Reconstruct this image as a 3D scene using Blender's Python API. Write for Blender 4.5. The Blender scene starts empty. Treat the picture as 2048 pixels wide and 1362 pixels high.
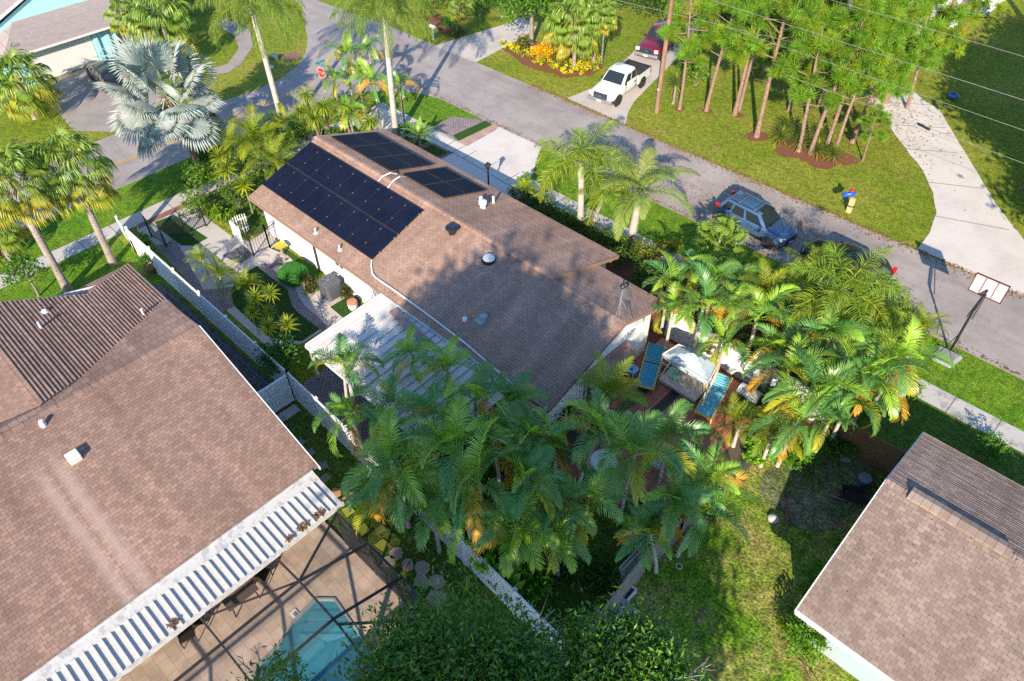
import bpy, math, random
import numpy as np
from mathutils import Matrix, Vector
random.seed(7); np.random.seed(7)
R=math.radians; PI=math.pi
SC=bpy.context.scene; COL=SC.collection
# ------------------------------------------------------------------ camera
H=26.0; F=1495.0; TH=R(44.96); YAW=R(44.52); ROLL=R(.895)
cam=bpy.data.cameras.new('camera'); co=bpy.data.objects.new('camera',cam); COL.objects.link(co)
cam.sensor_width=36; cam.lens=F/2048*36; cam.clip_start=.5; cam.clip_end=3000
_r=Vector((math.cos(YAW),math.sin(YAW),0)); _f=Vector((-math.sin(YAW),math.cos(YAW),0)); _u=Vector((0,0,1))
cx=_r; cy=_f*math.sin(TH)+_u*math.cos(TH); cz=-(_f*math.cos(TH)-_u*math.sin(TH))
m=Matrix((cx,cy,cz)).transposed().to_4x4()
m=Matrix.Translation((0,0,H))@m@Matrix.Rotation(-ROLL,4,'Z')
co.matrix_world=m; SC.camera=co
def ray(px,py):
    x=(px-1024)/F; y=(681-py)/F
    c,s=math.cos(-ROLL),math.sin(-ROLL); x,y=c*x-s*y,s*x+c*y
    f=math.cos(TH)+y*math.sin(TH); u=y*math.cos(TH)-math.sin(TH)
    return Vector((x*math.cos(YAW)-f*math.sin(YAW),x*math.sin(YAW)+f*math.cos(YAW),u))
def at(px,py,z=0.):          # photo pixel -> point at height z
    d=ray(px,py); t=(H-z)/-d.z
    return Vector((d.x*t,d.y*t,z))
def zfor(base,py):           # height above base whose image is at row py
    lo,hi=0,25
    for _ in range(40):
        z=(lo+hi)/2
        X,Y,Z=base[0],base[1],z-H
        f=-X*math.sin(YAW)+Y*math.cos(YAW)
        yc=f*math.sin(TH)+Z*math.cos(TH); zc=f*math.cos(TH)-Z*math.sin(TH)
        if 681-F*yc/zc>py: lo=z
        else: hi=z
    return z
# ------------------------------------------------------------------ world, sun
SAZ=R(123-180); SEL=R(27)       # direction towards the sun
w=bpy.data.worlds.new('World'); SC.world=w; w.use_nodes=True
nt=w.node_tree; bg=nt.nodes['Background']; sky=nt.nodes.new('ShaderNodeTexSky')
sky.sky_type='NISHITA'; sky.sun_disc=False; sky.sun_elevation=SEL; sky.sun_rotation=PI/2-SAZ
sky.air_density=1.0; sky.dust_density=.15; sky.ozone_density=4.0
nt.links.new(sky.outputs[0],bg.inputs[0]); bg.inputs[1].default_value=.15
sl=bpy.data.lights.new('sun','SUN'); sl.energy=4.7; sl.angle=R(.55); sl.color=(1,.86,.68)
so=bpy.data.objects.new('sun',sl); COL.objects.link(so)
so.rotation_euler=Vector((math.cos(SEL)*math.cos(SAZ),math.cos(SEL)*math.sin(SAZ),math.sin(SEL))).to_track_quat('Z','Y').to_euler()
SC.view_settings.view_transform='Standard'; SC.view_settings.look='None'; SC.view_settings.gamma=1
SC.view_settings.exposure=.88
SC.render.filter_size=.95; SC.cycles.sample_clamp_indirect=4; SC.cycles.use_denoising=False; SC.cycles.use_adaptive_sampling=False; SC.cycles.max_bounces=6; SC.cycles.diffuse_bounces=3; SC.cycles.caustics_reflective=False; SC.cycles.caustics_refractive=False; SC.cycles.transparent_max_bounces=8
# ------------------------------------------------------------------ objects
def tag(o,label=None,cat=None,group=None,kind=None):
    if label: o['label']=label
    if cat: o['category']=cat
    if group: o['group']=group
    if kind: o['kind']=kind
    return o
def thing(name,label,cat,loc=(0,0,0),rz=0,group=None):
    o=bpy.data.objects.new(name,None); COL.objects.link(o); o.empty_display_size=.2
    o.location=loc; o.rotation_euler=(0,0,rz)
    return tag(o,label,cat,group)
def copy_tree(o,parent=None):
    c=o.copy(); COL.objects.link(c)
    if parent: c.parent=parent
    for ch in list(o.children): copy_tree(ch,c)
    return c
class MB:
    def __init__(s,origin=(0,0,0)):
        s.v=[];s.f=[];s.m=[];s.uv=[];s.o=Vector(origin);s.M=None
    def pt(s,p):
        p=Vector(p)
        if s.M: p=s.M@p
        s.v.append(tuple(p-s.o)); return len(s.v)-1
    def face(s,pts,m=0,uv=None):
        s.f.append([s.pt(p) for p in pts]); s.m.append(m); s.uv.append(uv); return s
    def box(s,x0,x1,y0,y1,z0,z1,m=0):
        b=len(s.v)
        for z in (z0,z1):
            for x,y in ((x0,y0),(x1,y0),(x1,y1),(x0,y1)): s.pt((x,y,z))
        for q in ((0,3,2,1),(4,5,6,7),(0,1,5,4),(1,2,6,5),(2,3,7,6),(3,0,4,7)):
            s.f.append([b+i for i in q]); s.m.append(m); s.uv.append(None)
        return s
    def bar(s,a,b,w,h,m=0):      # box beam between two points
        a=Vector(a);b=Vector(b);t=(b-a).normalized()
        sd=t.cross(Vector((0,0,1)))
        if sd.length<1e-3: sd=Vector((1,0,0))
        sd.normalize(); up=sd.cross(t); sd*=w/2; up*=h/2
        k=len(s.v)
        for p in (a,b):
            for q in (-sd-up,sd-up,sd+up,-sd+up): s.pt(p+q)
        for q in ((0,3,2,1),(4,5,6,7),(0,1,5,4),(1,2,6,5),(2,3,7,6),(3,0,4,7)):
            s.f.append([k+i for i in q][::-1]); s.m.append(m); s.uv.append(None)
        return s
    def tube(s,pts,r,n=8,m=0,cap=True):
        pts=[Vector(p) for p in pts]; k0=len(s.v); N=len(pts)
        rs=r if isinstance(r,(list,tuple)) else [r]*N
        prev=None
        for i,p in enumerate(pts):
            t=(pts[min(i+1,N-1)]-pts[max(i-1,0)]).normalized()
            if prev is None:
                a=t.cross(Vector((0,0,1)) if abs(t.z)<.95 else Vector((1,0,0))).normalized()
            else: a=(prev-t*prev.dot(t)).normalized()
            prev=a; b=t.cross(a)
            for j in range(n):
                q=2*PI*j/n; s.pt(p+(a*math.cos(q)+b*math.sin(q))*rs[i])
        for i in range(N-1):
            for j in range(n):
                a=k0+i*n+j; b=k0+i*n+(j+1)%n
                s.f.append([a,b,b+n,a+n]); s.m.append(m); s.uv.append(None)
        if cap:
            s.f.append([k0+j for j in range(n)][::-1]); s.m.append(m); s.uv.append(None)
            s.f.append([k0+(N-1)*n+j for j in range(n)]); s.m.append(m); s.uv.append(None)
        return s
    def prism(s,poly,z0,z1,m=0):
        P=[(p[0],p[1]) for p in poly]
        A=sum(P[i][0]*P[(i+1)%len(P)][1]-P[(i+1)%len(P)][0]*P[i][1] for i in range(len(P)))
        if A<0: P=P[::-1]
        n=len(P); k=len(s.v)
        for z in (z0,z1):
            for x,y in P: s.pt((x,y,z))
        s.f.append([k+n+i for i in range(n)]);s.m.append(m);s.uv.append(None)
        s.f.append([k+i for i in range(n)][::-1]);s.m.append(m);s.uv.append(None)
        for i in range(n):
            j=(i+1)%n; s.f.append([k+i,k+j,k+n+j,k+n+i]);s.m.append(m);s.uv.append(None)
        return s
    def lathe(s,prof,n=16,c=(0,0,0),m=0):
        k=len(s.v)
        for r,z in prof:
            for j in range(n):
                q=2*PI*j/n; s.pt((c[0]+r*math.cos(q),c[1]+r*math.sin(q),c[2]+z))
        for i in range(len(prof)-1):
            for j in range(n):
                a=k+i*n+j;b=k+i*n+(j+1)%n
                s.f.append([a,b,b+n,a+n]);s.m.append(m);s.uv.append(None)
        L=len(prof)-1
        s.f.append([k+L*n+j for j in range(n)]);s.m.append(m);s.uv.append(None)
        s.f.append([k+j for j in range(n)][::-1]);s.m.append(m);s.uv.append(None)
        return s
    def loft(s,rings,m=0,cap=True,closed=True):
        k=len(s.v); n=len(rings[0])
        for r in rings:
            for p in r: s.pt(p)
        for i in range(len(rings)-1):
            for j in range(n if closed else n-1):
                a=k+i*n+j;b=k+i*n+(j+1)%n
                s.f.append([a,b,b+n,a+n]);s.m.append(m);s.uv.append(None)
        if cap:
            s.f.append([k+j for j in range(n)][::-1]);s.m.append(m);s.uv.append(None)
            L=len(rings)-1
            s.f.append([k+L*n+j for j in range(n)]);s.m.append(m);s.uv.append(None)
        return s
    def build(s,name,mats,parent=None,smooth=False,bevel=0,sub=0):
        me=bpy.data.meshes.new(name); me.from_pydata(s.v,[],s.f)
        if not isinstance(mats,(list,tuple)): mats=[mats]
        for x in mats: me.materials.append(x)
        me.polygons.foreach_set('material_index',s.m)
        if any(u for u in s.uv):
            l=me.uv_layers.new(name='UVMap'); i=0; d=l.data
            for f,u in zip(s.f,s.uv):
                for k in range(len(f)):
                    if u: d[i].uv=u[k]
                    i+=1
        if smooth:
            me.polygons.foreach_set('use_smooth',[True]*len(s.f))
        me.update()
        o=bpy.data.objects.new(name,me); COL.objects.link(o)
        if smooth and smooth!=2:
            try: me.set_sharp_from_angle(angle=R(40))
            except Exception: pass
        if bevel:
            b=o.modifiers.new('b','BEVEL'); b.width=bevel; b.segments=2; b.limit_method='ANGLE'
        if sub:
            b=o.modifiers.new('s','SUBSURF'); b.levels=b.render_levels=sub
        if parent: o.parent=parent
        return o
def single(name,mb,mats,label,cat,group=None,**k):
    return tag(mb.build(name,mats,**k),label,cat,group)
def struct(name,mb,mats,**k):
    return tag(mb.build(name,mats,**k),kind='structure')
def place(mb_o,loc,rz=0):
    mb_o.location=loc; mb_o.rotation_euler=(0,0,rz); return mb_o
# ------------------------------------------------------------------ materials
def newmat(name):
    m=bpy.data.materials.new(name); m.use_nodes=True
    t=m.node_tree; return m,t,t.nodes['Principled BSDF']
def N(t,k,**kw):
    n=t.nodes.new('ShaderNode'+k)
    for a,b in kw.items():
        if a in n.inputs.keys(): n.inputs[a].default_value=b
        else: setattr(n,a,b)
    return n
def noise(t,scale,detail=4,rough=.6,vec=None):
    n=N(t,'TexNoise'); n.inputs['Scale'].default_value=scale; n.inputs['Detail'].default_value=detail; n.inputs['Roughness'].default_value=rough
    if vec is None:
        tc=t.nodes.get('TC') or N(t,'TexCoord',name='TC'); vec=tc.outputs['Object']
    t.links.new(vec,n.inputs['Vector']); return n.outputs['Fac']
def ramp(t,fac,stops):
    r=N(t,'ValToRGB'); e=r.color_ramp.elements
    while len(e)<len(stops): e.new(.5)
    for i,(p,c) in enumerate(stops):
        e[i].position=p; e[i].color=(*c,1) if len(c)==3 else c
    t.links.new(fac,r.inputs[0]); return r.outputs[0]
def mix(t,fac,a,b,mode='MIX'):
    n=N(t,'Mix',data_type='RGBA',blend_type=mode)
    for s,x in (('Factor',fac),('A',a),('B',b)):
        i=[q for q in n.inputs if q.name==s and (q.type=='RGBA' or s=='Factor')][0]
        if s=='Factor': i=n.inputs[0]
        if isinstance(x,(int,float)): i.default_value=x
        elif isinstance(x,tuple): i.default_value=(*x,1) if len(x)==3 else x
        else: t.links.new(x,i)
    return n.outputs[2]
def bump(t,p,h,strength=.3,dist=.02):
    b=N(t,'Bump'); b.inputs['Strength'].default_value=strength; b.inputs['Distance'].default_value=dist
    t.links.new(h,b.inputs['Height']); t.links.new(b.outputs[0],p.inputs['Normal'])
def plain(name,c,rough=.5,metal=0,var=.12,scale=3,bmp=0,spec=.5):
    m,t,p=newmat(name)
    n=noise(t,scale,5)
    d=tuple(x*(1-var) for x in c); l=tuple(min(1,x*(1+var)) for x in c)
    t.links.new(ramp(t,n,[(.3,d),(.7,l)]),p.inputs['Base Color'])
    p.inputs['Roughness'].default_value=rough; p.inputs['Metallic'].default_value=metal
    p.inputs['Specular IOR Level'].default_value=spec
    if bmp: bump(t,p,noise(t,scale*12,4),bmp,.01)
    return m
def stained(name,c,dirt,rough=.7,s1=.6,s2=9,amt=.55,bmp=.15,th=(.45,.75),crack=0):
    m,t,p=newmat(name)
    a=noise(t,s1,8,.7); b=noise(t,s2,6,.7)
    base=ramp(t,b,[(.25,tuple(x*.86 for x in c)),(.75,tuple(min(1,x*1.1) for x in c))])
    k=ramp(t,a,[(th[0],(0,0,0)),(th[1],(amt,amt,amt))])
    col=mix(t,k,base,dirt)
    if crack:
        tc=t.nodes['TC']; nz_=N(t,'TexNoise'); nz_.inputs['Scale'].default_value=1.2; t.links.new(tc.outputs['Object'],nz_.inputs['Vector'])
        vm=N(t,'VectorMath',operation='MULTIPLY_ADD'); t.links.new(nz_.outputs['Color'],vm.inputs[0]); vm.inputs[1].default_value=(1.6,1.6,0); t.links.new(tc.outputs['Object'],vm.inputs[2])
        vo=N(t,'TexVoronoi',feature='DISTANCE_TO_EDGE'); vo.inputs['Scale'].default_value=crack; t.links.new(vm.outputs[0],vo.inputs['Vector'])
        col=mix(t,ramp(t,vo.outputs['Distance'],[(.0,(.34,.34,.34)),(.007,(0,0,0))]),col,tuple(x*.35 for x in c))
        mp_=N(t,'Mapping'); mp_.inputs['Scale'].default_value=(.05,1.4,1); t.links.new(tc.outputs['Object'],mp_.inputs[0]); tw=noise(t,1,5,.6,mp_.outputs[0]); col=mix(t,.35,col,ramp(t,tw,[(.3,(.36,.36,.36)),(.7,(.62,.62,.62))]),'OVERLAY')
        wv=noise(t,.22,7,.7); col=mix(t,.55,col,ramp(t,wv,[(.3,(.34,.33,.33)),(.7,(.68,.67,.66))]),'OVERLAY')
    t.links.new(col,p.inputs['Base Color']); p.inputs['Roughness'].default_value=rough
    if bmp: bump(t,p,b,bmp,.01)
    return m
def shingle_mat(name,c1,c2,c3,mort,stain=.35,sc=.35,streak=None,bands=()):
    m,t,p=newmat(name)
    uv=N(t,'UVMap'); br=N(t,'TexBrick'); t.links.new(uv.outputs[0],br.inputs['Vector'])
    br.inputs['Color1'].default_value=(*c1,1); br.inputs['Color2'].default_value=(*c2,1); br.inputs['Mortar'].default_value=(*mort,1)
    br.inputs['Scale'].default_value=1; br.inputs['Brick Width'].default_value=1; br.inputs['Row Height'].default_value=1
    br.inputs['Mortar Size'].default_value=.035; br.inputs['Mortar Smooth'].default_value=.3; br.inputs['Bias'].default_value=0
    br.offset=.5
    a=noise(t,sc,7,.65); g=noise(t,40,3)
    c=mix(t,ramp(t,a,[(.35,(0,0,0)),(.75,(stain*2.2,)*3)]),br.outputs['Color'],c3)
    for y0_ in bands:
        tc=t.nodes['TC']; sx=N(t,'SeparateXYZ'); t.links.new(tc.outputs['Object'],sx.inputs[0])
        m1=N(t,'Math',operation='SUBTRACT'); t.links.new(sx.outputs[1],m1.inputs[0]); m1.inputs[1].default_value=y0_
        m2=N(t,'Math',operation='ABSOLUTE'); t.links.new(m1.outputs[0],m2.inputs[0])
        m3=N(t,'MapRange'); t.links.new(sx.outputs[0],m3.inputs[0]); m3.inputs[1].default_value=.9; m3.inputs[2].default_value=2.6
        m4=N(t,'Math',operation='MULTIPLY'); t.links.new(ramp(t,m2.outputs[0],[(.05,(.45,.45,.45)),(.36,(0,0,0))]),m4.inputs[0]); t.links.new(m3.outputs[0],m4.inputs[1])
        c=mix(t,m4.outputs[0],c,(.52,.40,.34))
    if streak:
        tc=t.nodes.get('TC'); mp=N(t,'Mapping'); mp.inputs['Scale'].default_value=streak; t.links.new(tc.outputs['Object'],mp.inputs[0])
        sk=noise(t,1,5,.6,mp.outputs[0]); c=mix(t,.5,c,ramp(t,sk,[(.3,(.3,.29,.28)),(.55,(.5,.5,.5)),(.75,(.8,.78,.76))]),'OVERLAY')
    c=mix(t,.35,c,ramp(t,g,[(.3,(.25,.25,.25)),(.7,(.8,.8,.8))]),'OVERLAY')
    t.links.new(c,p.inputs['Base Color']); p.inputs['Roughness'].default_value=.9; p.inputs['Specular IOR Level'].default_value=.2
    bump(t,p,g,.25,.01); return m
def brick_mat(name,c1,c2,mort,bw,bh,sc=1,rough=.85,ms=.02,noisy=.5,rot=0):
    m,t,p=newmat(name)
    tc=N(t,'TexCoord',name='TC'); mp=N(t,'Mapping'); mp.inputs['Rotation'].default_value=(0,0,rot)
    t.links.new(tc.outputs['Object'],mp.inputs['Vector'])
    br=N(t,'TexBrick'); t.links.new(mp.outputs[0],br.inputs['Vector'])
    br.inputs['Color1'].default_value=(*c1,1); br.inputs['Color2'].default_value=(*c2,1); br.inputs['Mortar'].default_value=(*mort,1)
    br.inputs['Scale'].default_value=sc; br.inputs['Brick Width'].default_value=bw; br.inputs['Row Height'].default_value=bh
    br.inputs['Mortar Size'].default_value=ms; br.inputs['Mortar Smooth'].default_value=.2
    a=noise(t,1.3,7,.65)
    c=mix(t,noisy,br.outputs['Color'],ramp(t,a,[(.3,(.3,.3,.3)),(.7,(.75,.75,.75))]),'OVERLAY')
    t.links.new(c,p.inputs['Base Color']); p.inputs['Roughness'].default_value=rough
    bump(t,p,br.outputs['Fac'],-.4,.01); return m
def grass_mat(name,a,b,c,d,patch=.5,s=.22,fine=13):
    # a,b main greens, c dry, d bare
    m,t,p=newmat(name)
    big=noise(t,s,6,.65); mid=noise(t,s*7,7,.7); fi=noise(t,fine,3,.75); vf=noise(t,fine*.26,5,.75)
    c1=ramp(t,mid,[(.3,a),(.72,b)])
    c2=mix(t,ramp(t,big,[(.42,(0,0,0)),(.72,(patch,)*3)]),c1,c)
    sp=noise(t,s*3.1,8,.75)
    c3=mix(t,ramp(t,sp,[(.56,(0,0,0)),(.72,(patch*1.3,)*3)]),c2,d)
    c4=mix(t,.9,c3,ramp(t,fi,[(.34,(.08,.08,.08)),(.66,(.92,.92,.92))]),'OVERLAY')
    c5=mix(t,.7,c4,ramp(t,vf,[(.32,(.16,.16,.16)),(.68,(.84,.84,.84))]),'OVERLAY')
    t.links.new(c5,p.inputs['Base Color']); p.inputs['Roughness'].default_value=.9; p.inputs['Specular IOR Level'].default_value=.15
    bump(t,p,fi,.9,.05); return m
def leaf_mat(name,c,rough=.42,trans=.25,spec=.45,hue=None):
    m,t,p=newmat(name)
    at_=N(t,'Attribute',attribute_name='tint'); n=noise(t,1.1,3)
    col=mix(t,1.0,at_.outputs['Color'],c,'MULTIPLY')
    col=mix(t,.35,col,ramp(t,n,[(.3,(.3,.3,.3)),(.7,(.75,.75,.75))]),'OVERLAY')
    t.links.new(col,p.inputs['Base Color']); p.inputs['Roughness'].default_value=rough; p.inputs['Specular IOR Level'].default_value=spec
    tr=N(t,'BsdfTranslucent'); t.links.new(mix(t,1.0,col,(1.5,1.6,.7,1),'MULTIPLY'),tr.inputs[0])
    mx=N(t,'MixShader'); mx.inputs[0].default_value=trans
    out=[q for q in t.nodes if q.type=='OUTPUT_MATERIAL'][0]
    t.links.new(p.outputs[0],mx.inputs[1]); t.links.new(tr.outputs[0],mx.inputs[2]); t.links.new(mx.outputs[0],out.inputs[0])
    return m
def bark_mat(name,c,d,sz=7,sxy=2):
    m,t,p=newmat(name)
    tc=N(t,'TexCoord',name='TC'); mp=N(t,'Mapping'); mp.inputs['Scale'].default_value=(sxy,sxy,sz); t.links.new(tc.outputs['Object'],mp.inputs[0])
    n=noise(t,1,6,.7,mp.outputs[0]); n2=noise(t,.9,5)
    k=ramp(t,n,[(.35,d),(.62,c)])
    t.links.new(mix(t,.4,k,ramp(t,n2,[(.3,(.3,.3,.3)),(.7,(.8,.8,.8))]),'OVERLAY'),p.inputs['Base Color']); p.inputs['Roughness'].default_value=.9
    bump(t,p,n,.8,.03); return m
def glass_mat(name,c,rough=.06):
    m,t,p=newmat(name); p.inputs['Base Color'].default_value=(*c,1); p.inputs['Roughness'].default_value=rough; p.inputs['Specular IOR Level'].default_value=.8
    return m
def paint_mat(name,c,metal=.0,rough=.3):
    m,t,p=newmat(name); n=noise(t,2.2,6)
    t.links.new(ramp(t,n,[(.3,tuple(x*.9 for x in c)),(.7,c)]),p.inputs['Base Color'])
    p.inputs['Metallic'].default_value=metal; p.inputs['Roughness'].default_value=rough; p.inputs['Coat Weight'].default_value=.5; p.inputs['Coat Roughness'].default_value=.08
    return m
M={}
M['asphalt']=stained('asphalt',(.36,.32,.305),(.20,.175,.165),.85,.3,9,.75,.3,crack=.22)
M['concrete']=stained('concrete',(.54,.49,.45),(.32,.27,.24),.85,.5,10,.6,.12)
M['pale_concrete']=stained('pale_concrete',(.66,.61,.575),(.42,.36,.33),.85,.45,8,.55,.12)
M['old_concrete']=stained('old_concrete',(.34,.30,.275),(.17,.15,.14),.9,.5,7,.7,.15)
M['sidewalk']=stained('sidewalk',(.50,.48,.46),(.12,.12,.13),.85,1.1,12,.75,.12,(.5,.68))
M['joint']=plain('joint',(.14,.13,.12),.9)
M['lawn']=grass_mat('lawn',(.10,.17,.010),(.22,.27,.02),(.34,.29,.06),(.30,.21,.08),.6,.16)
M['lawn_green']=grass_mat('lawn_green',(.045,.14,.008),(.14,.27,.015),(.24,.28,.03),(.2,.17,.06),.4,.2)
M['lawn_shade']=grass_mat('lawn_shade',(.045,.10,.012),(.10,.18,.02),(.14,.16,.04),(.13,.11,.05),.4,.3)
M['yard']=grass_mat('yard',(.05,.14,.008),(.16,.28,.015),(.34,.25,.09),(.36,.22,.12),1.0,.33,9)
M['dirt']=stained('dirt',(.10,.085,.06),(.06,.09,.02),.95,.9,8,.7,.3)
M['patch']=grass_mat('patchy_ground',(.06,.11,.02),(.13,.15,.05),(.24,.21,.16),(.27,.24,.19),1.0,.5,9)
M['turf']=grass_mat('turf',(.025,.075,.012),(.045,.11,.02),(.05,.10,.02),(.04,.09,.02),.3,.4,50)
M['mulch']=stained('mulch',(.20,.075,.035),(.10,.04,.02),.95,2.5,18,.6,.5)
M['paver']=brick_mat('paver',(.27,.22,.23),(.36,.29,.28),(.10,.09,.1),.24,.12)
M['brick']=brick_mat('brick_paver',(.30,.12,.085),(.38,.18,.13),(.12,.07,.06),.22,.11)
M['dark_paver']=brick_mat('dark_paver',(.07,.07,.075),(.11,.11,.115),(.19,.19,.19),.62,.36,ms=.018)
M['pink_paver']=brick_mat('pink_paver',(.55,.36,.31),(.48,.33,.29),(.3,.2,.18),.2,.1)
M['travertine']=brick_mat('travertine',(.45,.33,.25),(.53,.41,.32),(.30,.22,.16),.62,.41,ms=.008,noisy=.6)
M['shingle']=shingle_mat('shingle',(.43,.29,.225),(.33,.22,.17),(.29,.175,.13),(.16,.10,.075),.3,.45,(1.3,.14,.3))
M['shingle2']=shingle_mat('shingle_left',(.37,.245,.195),(.255,.165,.13),(.21,.13,.10),(.12,.075,.055),.22,.5,(.10,1.1,.3),(-3.75,-3.05))
M['shingle3']=shingle_mat('shingle_right',(.37,.285,.235),(.235,.175,.145),(.23,.165,.135),(.13,.085,.065),.25,.5,(1.1,.12,.3))
M['shingle4']=shingle_mat('shingle_grey',(.40,.34,.32),(.34,.29,.275),(.30,.26,.25),(.22,.18,.17),.2)
M['stucco']=stained('stucco',(.80,.81,.82),(.62,.63,.64),.85,.8,30,.35,.25)
M['white']=stained('white_paint',(.70,.70,.69),(.55,.54,.52),.5,1.2,20,.3,0)
M['vinyl']=stained('white_vinyl',(.78,.80,.82),(.62,.63,.63),.45,1.5,12,.2,0)
M['teal_wall']=stained('teal_wall',(.36,.68,.75),(.30,.6,.68),.8,.8,20,.4,.1)
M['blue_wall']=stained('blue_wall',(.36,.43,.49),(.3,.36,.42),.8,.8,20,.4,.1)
M['wood_trim']=stained('wood_trim',(.31,.18,.12),(.19,.11,.08),.7,2,15,.5,.1)
M['wood_fence']=stained('wood_fence',(.24,.12,.06),(.12,.06,.035),.85,2,14,.6,.3)
M['grey_wood']=stained('grey_wood',(.30,.26,.24),(.14,.11,.10),.9,2,14,.7,.3)
M['pole_wood']=bark_mat('pole_wood',(.32,.17,.11),(.2,.1,.065),1.2,9)
M['black']=plain('black_metal',(.018,.018,.02),.45)
M['bronze']=plain('bronze_metal',(.035,.03,.03),.5,.2)
M['grey_metal']=plain('grey_metal',(.32,.33,.34),.45,.5)
M['ac']=plain('ac_metal',(.13,.14,.155),.5,.3)
M['dark']=plain('dark',(.02,.02,.022),.8)
M['rubber']=plain('rubber',(.025,.025,.025),.85)
M['tan_pan']=stained('pan_metal',(.66,.645,.62),(.42,.36,.32),.6,1.2,9,.45,0,(.52,.8))
M['pan_white']=stained('pan_white',(.56,.55,.53),(.34,.29,.25),.55,2.2,9,.6,0,(.55,.78))
M['rib_shade_grime']=plain('rib_shade_grime',(.16,.145,.13),.9,0,.4,6)
M['flash']=stained('flashing',(.56,.55,.53),(.36,.35,.35),.6,3.0,9,.8,0,(.5,.6))
M['yellow']=plain('yellow_line',(.55,.36,.07),.8,0,.3,6)
# ================================================================== THE SETTING
def sheet(name,pts,mat,z,px=True):
    b=MB()
    P=[at(*p) for p in pts] if px else [Vector((p[0],p[1],0)) for p in pts]
    A=sum(P[i].x*P[(i+1)%len(P)].y-P[(i+1)%len(P)].x*P[i].y for i in range(len(P)))
    if A<0: P=P[::-1]
    b.face([(p.x,p.y,z) for p in P]); return struct(name,b,mat)
def rect(name,x0,x1,y0,y1,mat,z): return sheet(name,[(x0,y0),(x1,y0),(x1,y1),(x0,y1)],mat,z,False)
def wob(pts,amp=.12,step=.5):     # ragged outline
    out=[]
    for i,p in enumerate(pts):
        q=pts[(i+1)%len(pts)]; L=math.hypot(q[0]-p[0],q[1]-p[1]); n=max(1,int(L/step))
        for k in range(n):
            t=k/n; a=random.uniform(-amp,amp)
            out.append((p[0]+(q[0]-p[0])*t+a*random.random(),p[1]+(q[1]-p[1])*t+a*random.random()))
    return out
def W(*px): return [tuple(at(*p)[:2]) for p in px]
POOL=[tuple(at(*p)[:2]) for p in ((632,1200),(670,1200),(728,1282),(762,1335),(745,1400),(640,1500),(500,1420),(513,1337),(558,1293),(586,1247))]
def holed(name,outer,hole,z,mat):      # sheet with an opening for the pool
    import bmesh
    bm=bmesh.new(); ov=[bm.verts.new((x,y,z)) for x,y in outer]; hv=[bm.verts.new((x,y,z)) for x,y in hole]
    es=[bm.edges.new((v[i],v[(i+1)%len(v)])) for v in (ov,hv) for i in range(len(v))]
    bmesh.ops.triangle_fill(bm,use_beauty=True,use_dissolve=False,edges=es)
    bmesh.ops.recalc_face_normals(bm,faces=bm.faces)
    for f in bm.faces:
        if f.normal.z<0: f.normal_flip()
    me=bpy.data.meshes.new(name); bm.to_mesh(me); bm.free(); me.materials.append(mat)
    o=bpy.data.objects.new(name,me); COL.objects.link(o); return o
tag(holed('ground',[(-600,-600),(600,-600),(600,600),(-600,600)],POOL,0,M['lawn']),kind='structure')
rect('street_verge',-44.8,9,29.72,32.9,M['lawn_green'],.004)
rect('verge_lawn',-45.5,-42.1,-30,24.5,M['lawn_green'],.004)
rect('side_lawn',-40.9,-28,-30,9,M['lawn_green'],.004)
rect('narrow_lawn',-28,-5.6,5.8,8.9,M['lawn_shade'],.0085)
sheet('backyard_lawn',[(1150,1362),(1130,1340),(1200,1195),(1290,1090),(1400,1010),(1480,915),(1700,905),(1800,950),(1600,1230),(1700,1362)],M['yard'],.006)
rect('backyard_lawn',-6,3,-12,12.6,M['yard'],.005)
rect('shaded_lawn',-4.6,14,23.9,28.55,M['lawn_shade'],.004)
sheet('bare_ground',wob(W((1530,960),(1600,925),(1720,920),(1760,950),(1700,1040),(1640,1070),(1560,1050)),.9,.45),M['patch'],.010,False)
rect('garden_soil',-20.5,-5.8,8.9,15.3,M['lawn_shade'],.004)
rect('front_bed',-27.2,-4.8,22.4,28.5,M['mulch'],.005)
rect('planting_ground',-12.6,-5.8,15.3,22.4,M['dirt'],.0095)
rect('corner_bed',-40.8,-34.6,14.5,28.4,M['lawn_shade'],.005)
# streets
def arc(cx,cy,r,a0,a1,n=10): return [(cx+r*math.cos(R(a0+(a1-a0)*i/n)),cy+r*math.sin(R(a0+(a1-a0)*i/n))) for i in range(n+1)]
rd=[(60,32.95),(60,39.2),(-41.7,38.95)]+W((772,50),(700,25),(632,0),(560,-35))+W((520,-35),(604,10),(608,45),(615,85),(608,112),(595,132),(560,158),(512,180),(462,197),(350,231),(247,262))+[(-52.6,-40),(-45.4,-40),(-45.5,26)]+arc(-38.5,25.95,7.0,180,90)
sheet('street',wob(rd,.07,1.2),M['asphalt'],.008,False)
b=MB()
for o in (-.12,.12):
    b.face([(-48.6+o-.05,-40,.014),(-48.6+o+.05,-40,.014),(-48.2+o+.05,28.2,.014),(-48.2+o-.05,28.2,.014)])
struct('road_line',b,M['yellow'])
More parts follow.
